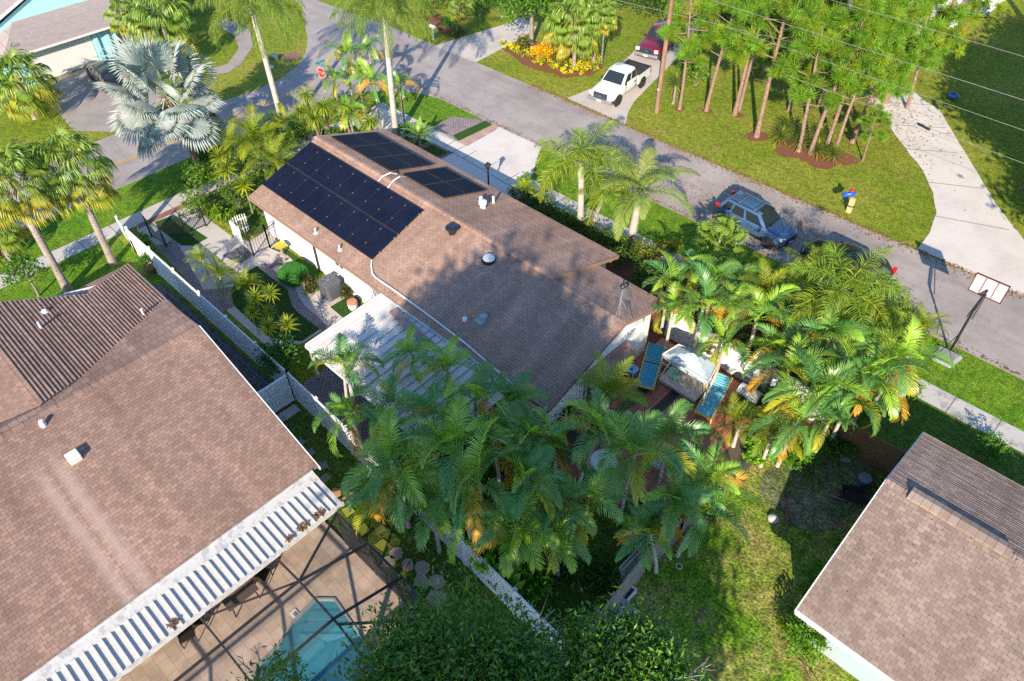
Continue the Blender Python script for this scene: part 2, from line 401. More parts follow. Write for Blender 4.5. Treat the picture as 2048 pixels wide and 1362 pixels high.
# sidewalks with joints
def walk(name,x0,x1,y0,y1,mat,step,axis,z=.012):
    rect(name,x0,x1,y0,y1,mat,z); j=MB()
    a,e=(x0,x1) if axis=='x' else (y0,y1); t=a+step
    while t<e:
        if axis=='x': j.face([(t-.02,y0,z+.004),(t+.02,y0,z+.004),(t+.02,y1,z+.004),(t-.02,y1,z+.004)])
        else: j.face([(x0,t-.02,z+.004),(x1,t-.02,z+.004),(x1,t+.02,z+.004),(x0,t+.02,z+.004)])
        t+=step
    struct('pavement_joint',j,M['joint'])
walk('sidewalk',-42.0,10,28.53,29.75,M['sidewalk'],1.95,'x')
walk('sidewalk',-42.12,-40.88,-25,9.6,M['sidewalk'],1.9,'y',.013)
walk('sidewalk',-42.15,-40.9,9.6,27,M['concrete'],3.1,'y',.0125)
# driveways
sheet('driveway',[(987,249),(1082,293),(1066,345),(1052,380),(1036,400),(700,248),(760,215),(905,281),(934,292)],M['pale_concrete'],.016)
sheet('driveway',W((1134,197),(1200,170),(1235,135),(1300,72),(1335,40),(1400,50),(1352,118),(1268,203),(1256,225),(1251,250)),M['concrete'],.012,False)
sheet('driveway',[(867,92),(952,125),(1040,78),(1075,55),(1045,35),(1005,50)],M['concrete'],.012)
sheet('driveway',wob(W((2048,592),(1940,545),(1835,498),(1860,465),(1873,425),(1866,385),(1845,340),(1800,282),(1770,240),(1740,200),(1690,160),(1660,130),(1700,110),(1760,120),(1840,195),(1880,220),(1905,265),(1945,330),(1990,405),(2048,480),(2140,610),(2140,640)),.05,.8),M['pale_concrete'],.012,False)
j=MB()
for a,c in (((1790,250),(1892,256)),((1812,298),(1915,306)),((1850,364),(1966,377)),((1868,432),(2018,460)),((1780,205),(1862,210))):
    p,q=at(*a),at(*c); j.bar((p.x,p.y,.016),(q.x,q.y,.016),.05,.004)
for a,c in (((905,305),(1030,378)),((902,308),(868,326)),((902,306),(930,292))):
    p,q=at(*a),at(*c); j.bar((p.x,p.y,.020),(q.x,q.y,.020),.045,.004)
struct('driveway_joint',j,M['joint'])
sheet('driveway',[(98,203),(147,262),(250,264),(330,200),(262,96),(205,125),(108,158)],M['old_concrete'],.012)
sheet('path',[(440,30),(500,60),(506,92),(482,128),(455,146),(420,150),(415,140),(455,128),(478,98),(470,72),(430,50)],M['old_concrete'],.012)
sheet('brick_strip',[(836,270),(905,233),(990,243),(915,283)],M['paver'],.010)
sheet('pink_paving',[(916,283),(993,247),(1005,246),(990,262),(934,293)],M['pink_paver'],.020)
sheet('turf_strip',[(906,271),(970,242),(984,249),(917,282)],M['turf'],.022)
sheet('brick_border',[(812,272),(862,285),(908,306),(864,325),(800,318),(800,290)],M['brick'],.018)
sheet('turf_square',[(800,292),(845,277),(856,283),(815,302)],M['turf'],.022)
sheet('turf_square',[(833,305),(863,290),(897,306),(860,321)],M['turf'],.022)
# left garden
def c1(x,y): return (260+x*.14684,380+y*.14684)
def c2(x,y): return (460+x*.14684,480+y*.14684)
sheet('garden_paving',[c1(100,480),c1(770,170),c1(900,260),c1(1100,420),c1(1400,640),c1(1640,700),c1(1900,520),c1(2040,760),c2(1530,1060),c2(1000,1400),c2(560,1500),c1(1000,1362),c1(360,760),c1(100,560)],M['concrete'],.008)
sheet('brick_border',[c1(110,470),c1(760,165),c1(810,215),c1(120,530)],M['brick'],.016)
sheet('turf_square',[c1(330,440),c1(590,345),c1(1060,655),c1(880,760),c1(700,760),c1(420,545)],M['turf'],.014)
sheet('brick_patch',[c1(1250,900),c1(1540,745),c1(1690,890),c1(1500,1005)],M['dark_paver'],.014)
sheet('paver_path',[c1(340,760),c1(640,700),c1(1000,1362),c1(2050,1250),c1(1200,1700)],M['paver'],.011)
sheet('garden_turf',[c2(370,355),c2(780,680),c2(850,900),c2(920,980),c2(1225,1215),c2(980,1380),c2(560,1340),c2(330,1150),c2(60,900),c2(10,700),c2(140,480)],M['turf'],.018)
sheet('paver_path',[c2(380,340),c2(480,310),c2(640,450),c2(740,600),c2(880,640),c2(960,820),c2(1010,890),c2(1330,1170),c2(1400,1300),c2(1225,1215),c2(920,980),c2(850,900),c2(780,680)],M['paver'],.016)
sheet('garden_path',[c2(880,620),c2(930,585),c2(1040,600),c2(1160,740),c2(1560,1080),c2(1400,1250),c2(1330,1170),c2(1010,890),c2(940,760)],M['concrete'],.020)
sheet('turf_strip',[c2(560,120),c2(660,60),c2(1230,430),c2(1190,520),c2(1050,440),c2(780,210)],M['turf'],.018)
sheet('turf_strip',[c2(1200,780),c2(1520,720),c2(1720,760),c2(1850,950),c2(1530,1060)],M['turf'],.014)
rect('patio_paving',-23.4,-14.5,9.2,15.2,M['paver'],.012)
rect('dark_paving',-35,-22.9,7.75,8.85,M['dark_paver'],.010)
rect('side_walkway',-32.8,-28.4,7.25,7.75,M['concrete'],.014)
# red mulch rings under the pines
for i,(x,y,r) in enumerate([(1515,272,.8),(1590,298,1.3),(1640,318,1.25),(1413,222,.4),(1358,218,.4),(1475,230,.4),(1690,318,.8)]):
    p=at(x,y); pts=[(p.x+r*random.uniform(.75,1.15)*math.cos(k*.4),p.y+r*random.uniform(.75,1.15)*math.sin(k*.4)) for k in range(15)]
    sheet('mulch_ring',pts,M['mulch'],.008+.004*i,False)
sheet('flower_bed_soil',wob(W((1000,96),(1050,132),(1130,156),(1185,150),(1203,135),(1195,110),(1140,95),(1060,80)),.2,.6),M['mulch'],.008,False)
sheet('flower_bed_soil',wob(W((842,20),(855,42),(885,68),(915,78),(935,65),(915,50),(890,40),(870,22)),.2,.6),M['mulch'],.008,False)
sheet('brick_patch',[at(x,y)[:2] for x,y in ((560,112),(590,103),(607,109),(580,122))],M['brick'],.010,False)
# ================================================================== HOUSES
def shingle(mb,left,right,course=.17,tab=.33,step=.018,m=0,thick=.03):
    # left/right: polylines eave -> ridge; courses laid as real steps
    def along(P):
        L=[0]
        for a,c in zip(P,P[1:]): L.append(L[-1]+(Vector(c)-Vector(a)).length)
        return L
    zs=[p[2] for p in left]
    def samp(P,z):
        for a,c in zip(P,P[1:]):
            if a[2]<=z<=c[2]+1e-6 and c[2]>a[2]: t=(z-a[2])/(c[2]-a[2]); return Vector(a).lerp(Vector(c),t)
        return Vector(P[-1])
    z0=left[0][2]; z1=left[-1][2]
    slope=along(left)[-1] if len(left)==2 else along(right)[-1]
    l0,r0=Vector(left[0]),Vector(right[0]); l1,r1=Vector(left[-1]),Vector(right[-1])
    ud=(r0-l0).normalized() if (r0-l0).length>.1 else (r1-l1).normalized()
    mid=((l1+r1)/2-(l0+r0)/2); vd=(mid-ud*mid.dot(ud)).normalized(); slope=mid.dot(vd)
    nrm=ud.cross(vd).normalized()
    if nrm.z<0: nrm=-nrm
    n=max(2,round(slope/course)); flip=ud.cross(vd).z<0
    def fc(pts,uv): 
        if flip: pts=pts[::-1]; uv=uv[::-1]
        mb.face(pts,m,uv)
    for i in range(n):
        za=z0+(z1-z0)*i/n; zb=z0+(z1-z0)*(i+1)/n
        a,b_,c,d=samp(left,za),samp(right,za),samp(right,zb),samp(left,zb)
        j=random.random()*.2; lift=nrm*(step*random.uniform(.85,1.15))
        A,B=a+lift,b_+lift
        U=lambda p:(p-l0).dot(ud)/tab+j
        fc([A,B,c,d],[(U(a),i+.02),(U(b_),i+.02),(U(c),i+.98),(U(d),i+.98)])
        fc([a,b_,B,A],[(U(a),i),(U(b_),i),(U(b_),i+.03),(U(a),i+.03)])
def caps(mb,a,b_,wd=.17,dz=.0,tab=.3,sl=.3,m=0):      # ridge caps as overlapping pieces
    a,b_=Vector(a),Vector(b_); L=(b_-a).length; n=int(L/tab); t=(b_-a).normalized(); sd=t.cross(Vector((0,0,1))).normalized()
    for i in range(n):
        p=a+t*(i*tab); q=a+t*((i+1)*tab+.03); h0,h1=.05+dz,.03+dz; k=i*3.0+random.random()
        for s in (-1,1):
            P=[p+Vector((0,0,h0)),q+Vector((0,0,h1)),q+sd*s*wd+Vector((0,0,h1-wd*sl)),p+sd*s*wd+Vector((0,0,h0-wd*sl))]
            uv=[(k,.1+i),(k+.9,.1+i),(k+.9,.8+i),(k,.8+i)]
            if s>0: P=P[::-1]; uv=uv[::-1]
            mb.face(P,m,uv)
# ---------------- main house
HO=thing('house','long white house with brown shingle roof carrying black solar panels','house',(-23.8,15.3,0))
O=HO.location
def hb(): return MB(O)
WB,WF,WF2,XL,XR,XJ=15.3,24.05,22.35,-34.5,-13.0,-17.0
b=hb(); zb=2.6
b.face([(XL,WB,0),(XR,WB,0),(XR,WB,zb),(XL,WB,zb)])
b.face([(XR,WB,0),(XR,WF2,0),(XR,WF2,3.18),(XR,19.75,4.0),(XR,WB,zb)])
b.face([(XR,WF2,0),(XJ,WF2,0),(XJ,WF2,3.18),(XR,WF2,3.18)])
b.face([(XJ,WF2,0),(XJ,WF,0),(XJ,WF,2.75),(XJ,WF2,3.2)])
b.face([(XJ,WF,0),(XL,WF,0),(XL,WF,2.7),(XJ,WF,2.7)])
b.face([(XL,WF,0),(XL,WB,0),(XL,WB,zb),(XL,19.75,4.0),(XL,WF,2.75)])
b.build('wall',M['stucco'],HO)
b=hb()
shingle(b,[(-34.95,14.88,2.49),(-34.95,19.75,4.05)],[(-12.62,14.88,2.49),(-12.62,19.75,4.05)],.15,.30,.014)
shingle(b,[(-16.8,22.95,3.02),(-16.8,19.75,4.05)],[(-12.62,22.95,3.02),(-12.62,19.75,4.05)],.15,.30,.03)
shingle(b,[(-34.95,24.62,2.64),(-34.95,19.8,4.2)],[(-16.7,24.62,2.64),(-16.7,19.8,4.2)],.15,.30,.03)
b.face([(-16.7,19.8,4.0),(-16.7,24.62,2.5),(-16.7,24.62,2.64),(-16.7,19.8,4.2)],0,[(0,.1),(1,.1),(1,.9),(0,.9)])
b.face([(-34.95,19.74,4.05),(-16.7,19.74,4.05),(-16.7,19.8,4.2),(-34.95,19.8,4.2)],0,[(0,.1),(60,.1),(60,.9),(0,.9)])
rf=b.build('roof',M['shingle'],HO)
b=hb(); caps(b,(-34.95,19.77,4.17),(-16.7,19.77,4.17),.16); b.build('ridge_cap',M['shingle'],rf); b=hb(); caps(b,(-16.7,19.75,4.03),(-12.62,19.75,4.03),.16); b.build('ridge_cap',M['shingle'],rf)
for A_,C_,k_ in (((-12.64,14.86,2.40),(-12.64,19.75,3.94),.17),((-12.64,23.0,2.92),(-12.64,19.75,3.95),.17),((-16.68,24.64,2.56),(-16.68,19.8,4.12),.2),((-34.97,14.86,2.40),(-34.97,19.75,3.96),.17),((-34.97,24.64,2.54),(-34.97,19.8,4.1),.17)):
    b=hb(); b.bar(A_,C_,.05,k_); b.build('rake_board',M['wood_trim'],HO)
b=hb()
b.box(-34.9,-12.66,14.84,14.88,2.32,2.50); b.box(-34.9,-12.66,14.88,15.3,2.38,2.40)
b.box(-34.9,-16.75,24.60,24.65,2.45,2.65); b.box(-34.9,-16.75,24.1,24.60,2.46,2.48); b.box(-16.6,-12.66,22.94,22.99,2.82,3.02); b.box(-16.6,-12.66,22.4,22.94,2.84,2.86)
b.build('fascia',M['wood_trim'],HO)
# solar panels
def solar(p0,ud,vd,wu,wv,mat,nm='solar_panel'):
    nn=ud.cross(vd).normalized()
    if nn.z<0: nn=-nn
    b=hb(); t=.04; g=.10
    c=[p0+nn*g,p0+ud*wu+nn*g,p0+ud*wu+vd*wv+nn*g,p0+vd*wv+nn*g]
    if ud.cross(vd).z<0: c=c[::-1]
    k=[q+nn*t for q in c]
    b.face(k,0); 
    for i in range(4): b.face([c[i],c[(i+1)%4],k[(i+1)%4],k[i]],1)
    b.face(c[::-1],1)
    e=.03; ins=[]
    cen=sum(k,Vector())/4
    for q in k:
        ins.append(q+(cen-q).normalized()*e*1.3+nn*.003)
    b.face(ins,2)
    return b.build(nm,mat,HO)
def pv_mat(name,c):
    m,t,p=newmat(name); tc=N(t,'TexCoord',name='TC')
    br=N(t,'TexBrick'); t.links.new(tc.outputs['Object'],br.inputs['Vector']); br.offset=0
    br.inputs['Color1'].default_value=(*c,1); br.inputs['Color2'].default_value=(*[x*1.25 for x in c],1); br.inputs['Mortar'].default_value=(*[x*2.2 for x in c],1)
    br.inputs['Brick Width'].default_value=.166; br.inputs['Row Height'].default_value=.166; br.inputs['Scale'].default_value=1; br.inputs['Mortar Size'].default_value=.006
    n=noise(t,.5,4)
    t.links.new(mix(t,.5,br.outputs[0],ramp(t,n,[(.3,(.3,.3,.3)),(.7,(.7,.7,.7))]),'OVERLAY'),p.inputs['Base Color'])
    p.inputs['Roughness'].default_value=.42; p.inputs['Specular IOR Level'].default_value=.06; p.inputs['IOR'].default_value=1.2; return m
PV=[M['black'],M['black'],pv_mat('pv_cells',(.008,.011,.026))]
sb=(4.05-2.49)/(19.75-14.88); vb=Vector((0,1,sb)).normalized()
zbk=lambda y:2.49+sb*(y-14.88)
for r in range(2):
    for k in range(9):
        y=15.86+r*1.77; solar(Vector((-34.86+k*1.082,y,zbk(y))),Vector((1,0,0)),vb,1.06,1.82,PV)
sf=(4.2-2.64)/(24.62-19.8); vf=Vector((0,-1,sf)).normalized(); zfr=lambda y:4.2-sf*(y-19.8)
for (x0,y0,n,wu) in ((-34.4,23.4,3,1.75),(-28.55,23.75,2,1.66)):
    for r in range(2):
        for k in range(n):
            y=y0-r*1.52; solar(Vector((x0+k*(wu+.03),y,zfr(y))),Vector((1,0,0)),vf,wu,1.52,PV)
rl=hb()
y=15.86+1.755; rl.bar((-34.86,y,zbk(y)+.10),(-25.1,y,zbk(y)+.10),.035,.05)
for y0,x0,x1 in ((23.4-1.51,-34.4,-29.1),(23.75-1.51,-28.55,-25.2)): rl.bar((x0,y0,zfr(y0)+.1),(x1,y0,zfr(y0)+.1),.03,.05)
for k in range(10):
    for yy in (16.3,17.3,18.1,19.0): rl.box(-34.91+k*1.083,-34.83+k*1.083,yy,yy+.08,zbk(yy)+.12,zbk(yy)+.16)
rl.build('panel_rail',M['grey_metal'],HO)
# roof fittings
def on_back(px,py):
    r=ray(px,py); t=(2.49+sb*(0-14.88)-H)/(r.z-sb*r.y); return Vector((0,0,H))+r*t
def on_front(px,py):
    r=ray(px,py); t=(4.2+sf*19.8-H)/(r.z+sf*r.y); return Vector((0,0,H))+r*t
for q in ((632,466),(680,500)):
    p=on_back(*q); b=hb(); b.tube([p,p+Vector((0,0,.30))],.045,10,0); b.lathe([(.13,.0),(.11,.05),(.05,.06)],12,tuple(p)); b.build('vent_pipe',M['white'],HO,smooth=True)
p=on_back(905,465); b=hb(); b.lathe([(.20,-.05),(.19,.22),(.17,.24)],20,tuple(p),0); b.lathe([(.30,.24),(.34,.27),(.34,.33),(.29,.37),(.1,.39)],24,tuple(p),0)
v=b.build('roof_fan',M['black'],HO,smooth=True); b=hb(); b.box(p.x-.17,p.x+.17,p.y-.15,p.y+.15,p.z+.385,p.z+.40); b.build('solar_cell',glass_mat('dark_cell',(.02,.025,.05)),v)
p=on_back(978,520); b=hb(); b.lathe([(.36,-.06),(.36,.10),(.30,.12)],24,tuple(p)); v=b.build('skylight',M['black'],HO,smooth=True)
b=hb(); b.lathe([(.31,.10),(.29,.18),(.22,.24),(.12,.28),(.03,.29)],24,tuple(p)); b.build('dome',plain('dome_acrylic',(.62,.63,.64),.2),v,smooth=True)
p=on_back(930,640); b=hb(); b.lathe([(.12,-.03),(.11,.12),(.07,.16)],14,tuple(p)); b.build('vent_pipe',M['vinyl'],HO,smooth=True)
p=on_back(968,636); b=hb(); b.lathe([(.17,-.04),(.17,.16),(.12,.2)],16,tuple(p)); b.box(p.x-.22,p.x+.22,p.y-.4,p.y-.05,p.z-.1,p.z+.02); b.build('roof_vent',plain('vent_green',(.28,.36,.34),.5),HO,smooth=True)
p=on_front(966,416); b=hb(); b.lathe([(.17,-.1),(.15,.25),(.22,.28),(.22,.42),(.12,.46)],16,tuple(p)); b.build('flue_vent',M['white'],HO,smooth=True)
p=on_front(987,407); b=hb(); b.lathe([(.07,-.1),(.07,.45)],12,tuple(p)); b.build('vent_pipe',M['white'],HO,smooth=True)
p=on_front(962,402); b=hb(); b.lathe([(.1,-.1),(.1,.25)],12,tuple(p)); b.build('vent_pipe',M['white'],HO,smooth=True)
for q in (((757,366),(766,358),(782,352),(794,352)),((776,379),(788,366),(800,360),(811,357))):
    b=hb(); pts=[on_back(*q[0])+Vector((0,0,.1)),on_back(*q[1])+Vector((0,0,.16)),on_back(*q[2])+Vector((0,0,.2)),on_front(*q[3])+Vector((0,0,.12))]
    b.tube(pts,.035,8); b.build('conduit',M['white'],HO,smooth=True)
b=hb(); b.tube([on_back(*q)+Vector((0,0,.06)) for q in ((744,522),(743,532),(745,548),(752,557),(800,590),(860,634),(930,688),(985,735),(1030,775))],.045,8); b.build('conduit',M['white'],HO,smooth=True)
p=Vector((-13.1,19.9,3.98)); b=hb(); b.tube([p,p+Vector((0,0,1.7))],.03,8)
for dx,dy in ((.5,.35),(-.5,.3),(.1,-.6)): b.tube([p+Vector((dx,dy,-.1)),p+Vector((0,0,1.0))],.015,6)
for k in range(6):
    z=1.15+k*.09; l=.38-.03*k; b.bar(p+Vector((-l,-l*.3,z)),p+Vector((l,l*.3,z)),.02,.02)
b.bar(p+Vector((.1,-.3,1.2)),p+Vector((-.1,.45,1.65)),.03,.03)
an=b.build('antenna',M['grey_metal'],HO)
b=hb()
for dx,dy,dz,r in ((0,0,1.75,.13),(.1,.12,1.85,.11),(-.08,.12,1.62,.1),(.16,-.04,1.95,.1)): b.lathe([(.02,-r),(r*.7,-r*.7),(r,0),(r*.7,r*.7),(.02,r)],12,(p.x+dx,p.y+dy,p.z+dz))
b.build('antenna_head',M['black'],an,smooth=True)
# awning, sliding door and trim on the gable wall
b=hb(); y0,y1=17.55,20.5; shingle(b,[(-12.2,y0,1.86),(-12.98,y0,2.24)],[(-12.2,y1,1.86),(-12.98,y1,2.24)],.15,.3,.014)
b.face([(-12.98,y0,2.24),(-12.2,y0,1.86),(-12.2,y0,1.75),(-12.98,y0,1.75)],0,[(0,.1),(1,.1),(1,.9),(0,.9)])
b.face([(-12.2,y0,1.86),(-12.2,y1,1.86),(-12.2,y1,1.73),(-12.2,y0,1.73)],0,[(0,.1),(8,.1),(8,.9),(0,.9)])
b.face([(-12.98,y1,1.75),(-12.2,y1,1.75),(-12.2,y1,1.86),(-12.98,y1,2.24)],0,[(0,.1),(1,.1),(1,.9),(0,.9)])
b.build('door_awning',M['shingle'],HO)
GL=glass_mat('window_glass',(.03,.05,.06))
b=hb(); b.box(-12.96,-12.92,17.7,20.3,.15,2.1); d=b.build('sliding_door',GL,HO)
b=hb()
for yy in (17.68,18.95,20.26): b.box(-12.93,-12.89,yy,yy+.08,.15,2.14)
b.box(-12.93,-12.89,17.68,20.34,2.1,2.18); b.build('frame',M['white'],d)
def window(mb_par,x,y,z,w,h,axis,org,nm='window',gl=None,side=-1):
    b=MB(org); 
    if axis=='y': b.box(x-w/2,x+w/2,y,y+side*.02,z,z+h)
    else: b.box(x,x+side*.02,y-w/2,y+w/2,z,z+h)
    wn=b.build(nm,gl or GL,mb_par); f=MB(org); t=.07
    for (a0,a1,c0,c1_) in ((-w/2-t,w/2+t,h,h+t),(-w/2-t,w/2+t,-t,0),(-w/2-t,-w/2,0,h),(w/2,w/2+t,0,h),(-.02,.02,0,h)):
        if axis=='y': f.box(x+a0,x+a1,min(y,y+side*.05),max(y,y+side*.05),z+c0,z+c1_)
        else: f.box(min(x,x+side*.05),max(x,x+side*.05),y+a0,y+a1,z+c0,z+c1_)
    f.build('frame',M['white'],wn); return wn
window(HO,-27.4,15.29,1.5,.7,.5,'y',O)
window(HO,-30.5,24.06,1.0,1.6,1.1,'y',O,side=1); window(HO,-21,24.06,1.0,1.8,1.1,'y',O,side=1); window(HO,-15,22.36,1.0,1.4,1.0,'y',O,side=1)
b=hb(); b.tube([(-29.55,14.92,2.42),(-29.55,15.2,2.1),(-29.55,15.2,.05)],.05,8); b.build('downspout',M['black'],HO)
b=hb()
for k in range(7):
    b.bar((-24.9+k*.16,15.24,.9),(-24.4+k*.16,15.24,1.9),.02,.02); b.bar((-24.4+k*.16,15.24,.9),(-24.9+k*.16,15.24,1.9),.02,.02)
b.build('lattice_screen',M['grey_metal'],HO)
# patio cover: white pans sloping away from the house
PT=thing('patio_cover','long ribbed white metal patio cover along the back wall of the solar house','patio cover',(-19,12.5,0)); po=PT.location
b=MB(po); n=20; x0,x1=-23.35,-14.6; dx=(x1-x0)/n
for i in range(n):
    a=x0+i*dx
    b.face([(a+.05,10.45,2.1),(a+dx-.0,10.45,2.1),(a+dx,14.75,2.36),(a+.05,14.75,2.36)])
    b.bar((a+.022,10.44,2.15),(a+.022,14.75,2.41),.04,.10); b.face([(a+.02,10.45,2.085),(a+.09,10.45,2.104),(a+.09,14.75,2.364),(a+.02,14.75,2.345)],1)  # dark strips beside the ribs: rib shading put into the colour, with dirt
b.build('pan_roof',[M['tan_pan'],M['rib_shade_grime']],PT)
b=MB(po); b.box(x0,x1,10.40,10.46,1.98,2.12); b.box(x0,x0+.06,10.46,14.75,2.02,2.10); b.build('edge_beam',M['white'],PT)
b=MB(po); b.box(x0+.05,x1,14.76,14.83,2.28,2.50); b.build('back_gutter',M['flash'],PT)
for x in (-23.2,-20.4,-17.6,-14.8):
    b=MB(po); b.box(x-.06,x+.06,10.5,10.62,.0,2.06); b.build('post',M['white'],PT)
b=MB((-20.5,14.2,2.4)); b.bar((-21.95,14.42,2.47),(-19.1,14.1,2.46),.42,.09); place_=b.build('plank',stained('rusty_plank',(.33,.24,.2),(.2,.12,.09),.85,2,16,.7,.3))
place_.location=(-20.5,14.2,2.4); tag(place_,'weathered brown plank lying on the ribbed white patio cover','plank')
# ---------------- left neighbour
LN=thing('house','brown shingled house beside the screened pool in the near left corner','house',(-25,3,0)); lo=LN.location
def lb(): return MB(lo)
b=lb()
b.face([(-17.9,-20,0),(-17.9,6.3,0),(-17.9,6.3,2.6),(-17.9,-20,2.6)])
b.face([(-17.9,6.3,0),(-28.6,6.3,0),(-28.6,6.3,3.6),(-25.5,6.3,4.15),(-17.9,6.3,2.6)])
b.face([(-28.6,7.0,0),(-33.8,7.0,0),(-33.8,7.0,2.5),(-28.6,7.0,2.5)])
b.face([(-28.6,6.3,0),(-28.6,7.0,0),(-28.6,7.0,3),(-28.6,6.3,3)][::-1])
b.face([(-33.3,7.0,0),(-33.3,-6,0),(-33.3,-6,2.5),(-33.3,.6,4.2),(-33.3,7.0,2.5)])
b.build('wall',M['stucco'],LN)
b=lb()
shingle(b,[(-17.1,-20,2.55),(-25.5,-20,4.3)],[(-17.1,6.75,2.55),(-25.5,7.05,4.3)],.15,.25,.014)
r1=b.build('roof',M['shingle2'],LN)
b=lb()
shingle(b,[(-34.25,7.5,2.5),(-32.5,4.95,3.17),(-33.7,1.86,3.97),(-34.2,.6,4.3)],[(-29.2,7.5,2.5),(-25.9,.6,4.3)],.165,.26,.064)
shingle(b,[(-34.2,-6.3,2.5),(-34.2,.6,4.3)],[(-29.2,-6.3,2.5),(-25.9,.6,4.3)],.205,.36,.016)
shingle(b,[(-34.14,4.07,2.5),(-32.5,4.95,3.17)],[(-34.25,7.5,2.5),(-32.5,4.95,3.17)],.2,.36,.02)
b.face([(-34.14,4.07,2.5),(-33.7,1.86,3.97),(-32.5,4.95,3.17)][::-1],0,[(0,0),(1,0),(.5,.5)])
# the far side of the main ridge, down to the valleys
b.face([(-25.5,7.05,4.3),(-25.5,.6,4.3),(-25.9,.6,4.28),(-29.2,7.45,2.6),(-29.1,7.2,3.55)],0,[(0,.3),(20,.3),(20,.4),(5,9),(0,8)])
b.face([(-25.5,.6,4.3),(-25.5,-20,4.3),(-33.9,-20,2.55),(-29.2,-6.3,2.5),(-25.9,.6,4.28)],0,[(0,.3),(60,.3),(60,30),(20,9),(0,.4)])
b.build('wing_roof',M['shingle2'],LN)
b=lb(); caps(b,(-25.5,-20,4.28),(-25.5,7.05,4.28),.2,0,.34,.2); b.build('ridge_cap',M['shingle2'],r1)
b=lb(); caps(b,(-34.2,.6,4.27),(-26,.6,4.27),.2,0,.34,.25); b.build('ridge_cap',M['shingle2'],r1); b=lb(); caps(b,(-34.2,7.45,2.5),(-32.5,4.95,3.15),.14,0,.3,.25); b.build('hip_cap',M['shingle2'],r1)
b=lb(); b.bar((-17.05,6.80,2.46),(-25.5,7.1,4.21),.05,.16); b.bar((-29.2,7.54,2.44),(-34.25,7.54,2.44),.05,.14); b.bar((-29.15,7.5,2.5),(-25.6,7.1,4.15),.05,.1); b.bar((-32.6,4.9,3.08),(-33.75,1.86,3.88),.05,.16)
b.build('fascia',M['white'],LN)
def on_left(px,py):
    k=(2.55-4.3)/8.4; r=ray(px,py); t=(4.3-k*25.5*-1*-1-0-H) if False else None
    t=(4.3+k*25.5-H)/(r.z-k*r.x); return Vector((0,0,H))+r*t
def on_wing(px,py):
    k=(4.3-2.5)/(7.5-.6); r=ray(px,py); t=(2.5+k*7.5-H)/(r.z+k*r.y); return Vector((0,0,H))+r*t
p=on_left(150,918); b=lb(); b.M=Matrix.Translation(p)@Matrix.Rotation(R(12),4,'Y'); b.box(-.2,.2,-.22,.22,-.02,.32); b.M=None; b.build('roof_vent',M['white'],LN,bevel=.03)
p=on_left(88,852); b=lb(); b.lathe([(.1,-.05),(.09,.3),(.02,.31)],12,tuple(p)); b.box(p.x-.14,p.x+.02,p.y-.12,p.y+.12,p.z,p.z+.1); b.build('vent_pipe',M['white'],LN,smooth=True)
p=on_wing(90,625); b=lb(); b.lathe([(.19,-.06),(.17,.06),(.1,.14),(.02,.15)],14,tuple(p)); b.build('roof_vent',M['white'],LN,smooth=True)
for q in ((83,657),(288,630)):
    p=on_wing(*q); b=lb(); b.lathe([(.06,-.05),(.055,.38)],10,tuple(p)); b.build('vent_pipe',M['white'],LN,smooth=True)
# pan roof over the pool patio
PR=thing('patio_cover','dirty white patio cover of wide metal pans beside the screened pool','patio cover',(-16.2,0,0)); po=PR.location
b=MB(po); n=84; y0,y1=-18,6.5; dy=(y1-y0)/n
for i in range(n):
    a=y0+i*dy
    b.face([(-15.36,a,2.30),(-15.36,a+dy,2.30),(-16.75,a+dy,2.47),(-16.75,a,2.47)])
    b.bar((-15.34,a,2.335),(-16.75,a,2.505),.03,.08)
b.build('pan_roof',M['pan_white'],PR)
b=MB(po); b.face([(-16.7,y0,2.53),(-16.7,y1,2.53),(-17.12,y1,2.60),(-17.12,y0,2.60)]); b.box(-16.72,-16.68,y0,y1,2.44,2.53); b.box(-17.12,-17.06,y0,y1,2.585,2.64)
b.build('flashing',M['flash'],PR)
b=MB(po); b.box(-15.36,-15.28,y0,y1+.05,2.14,2.32); b.build('front_gutter',M['flash'],PR)
b=MB(po); random.seed(3)
for (yy,xx,s) in ((-.1,-15.6,.2),(4.9,-15.5,.22),(4.3,-15.45,.16),(5.6,-15.5,.25)):
    for k in range(int(60*s/.3)):
        q=random.uniform(0,2*PI); r=s*math.sqrt(random.random()); p=Vector((xx+r*.6*math.cos(q),yy+r*math.sin(q),2.34+.1*random.random())); t=random.uniform(0,PI)
        d=Vector((math.cos(t),math.sin(t),random.uniform(-.3,.5)))*.06; e=Vector((-d.y,d.x,0))*.3
        b.face([p-d-e,p+d-e,p+d+e,p-d+e])
tag(b.build('leaf_litter',plain('dry_leaf',(.16,.085,.04),.9,0,.4,9),PR),kind='stuff')
# pool deck, pool, water
PD=[(-17,-20),(-9.3,-20),(-9.3,6.1),(-17,6.1)]
pool=POOL
tag(holed('pool_deck',PD,pool,.10,M['travertine']),kind='structure')
PO=thing('swimming_pool','blue plaster swimming pool with corner steps inside the dark screen cage','swimming pool',(-12.8,1.5,0)); po=PO.location
def wm(name,c,alpha=None):
    m,t,p=newmat(name); n=noise(t,1.5,3); p.inputs['Roughness'].default_value=.04
    t.links.new(ramp(t,n,[(.3,tuple(x*.9 for x in c)),(.7,c)]),p.inputs['Base Color']); return m
PLS=wm('pool_plaster',(.11,.26,.32)); 
b=MB(po); P=[Vector((x,y,0)) for x,y in pool]; cen=sum(P,Vector())/len(P)
zf=-1.1
b.face([(p.x,p.y,zf) for p in (P if sum(P[i].x*P[(i+1)%len(P)].y-P[(i+1)%len(P)].x*P[i].y for i in range(len(P)))>0 else P[::-1])])
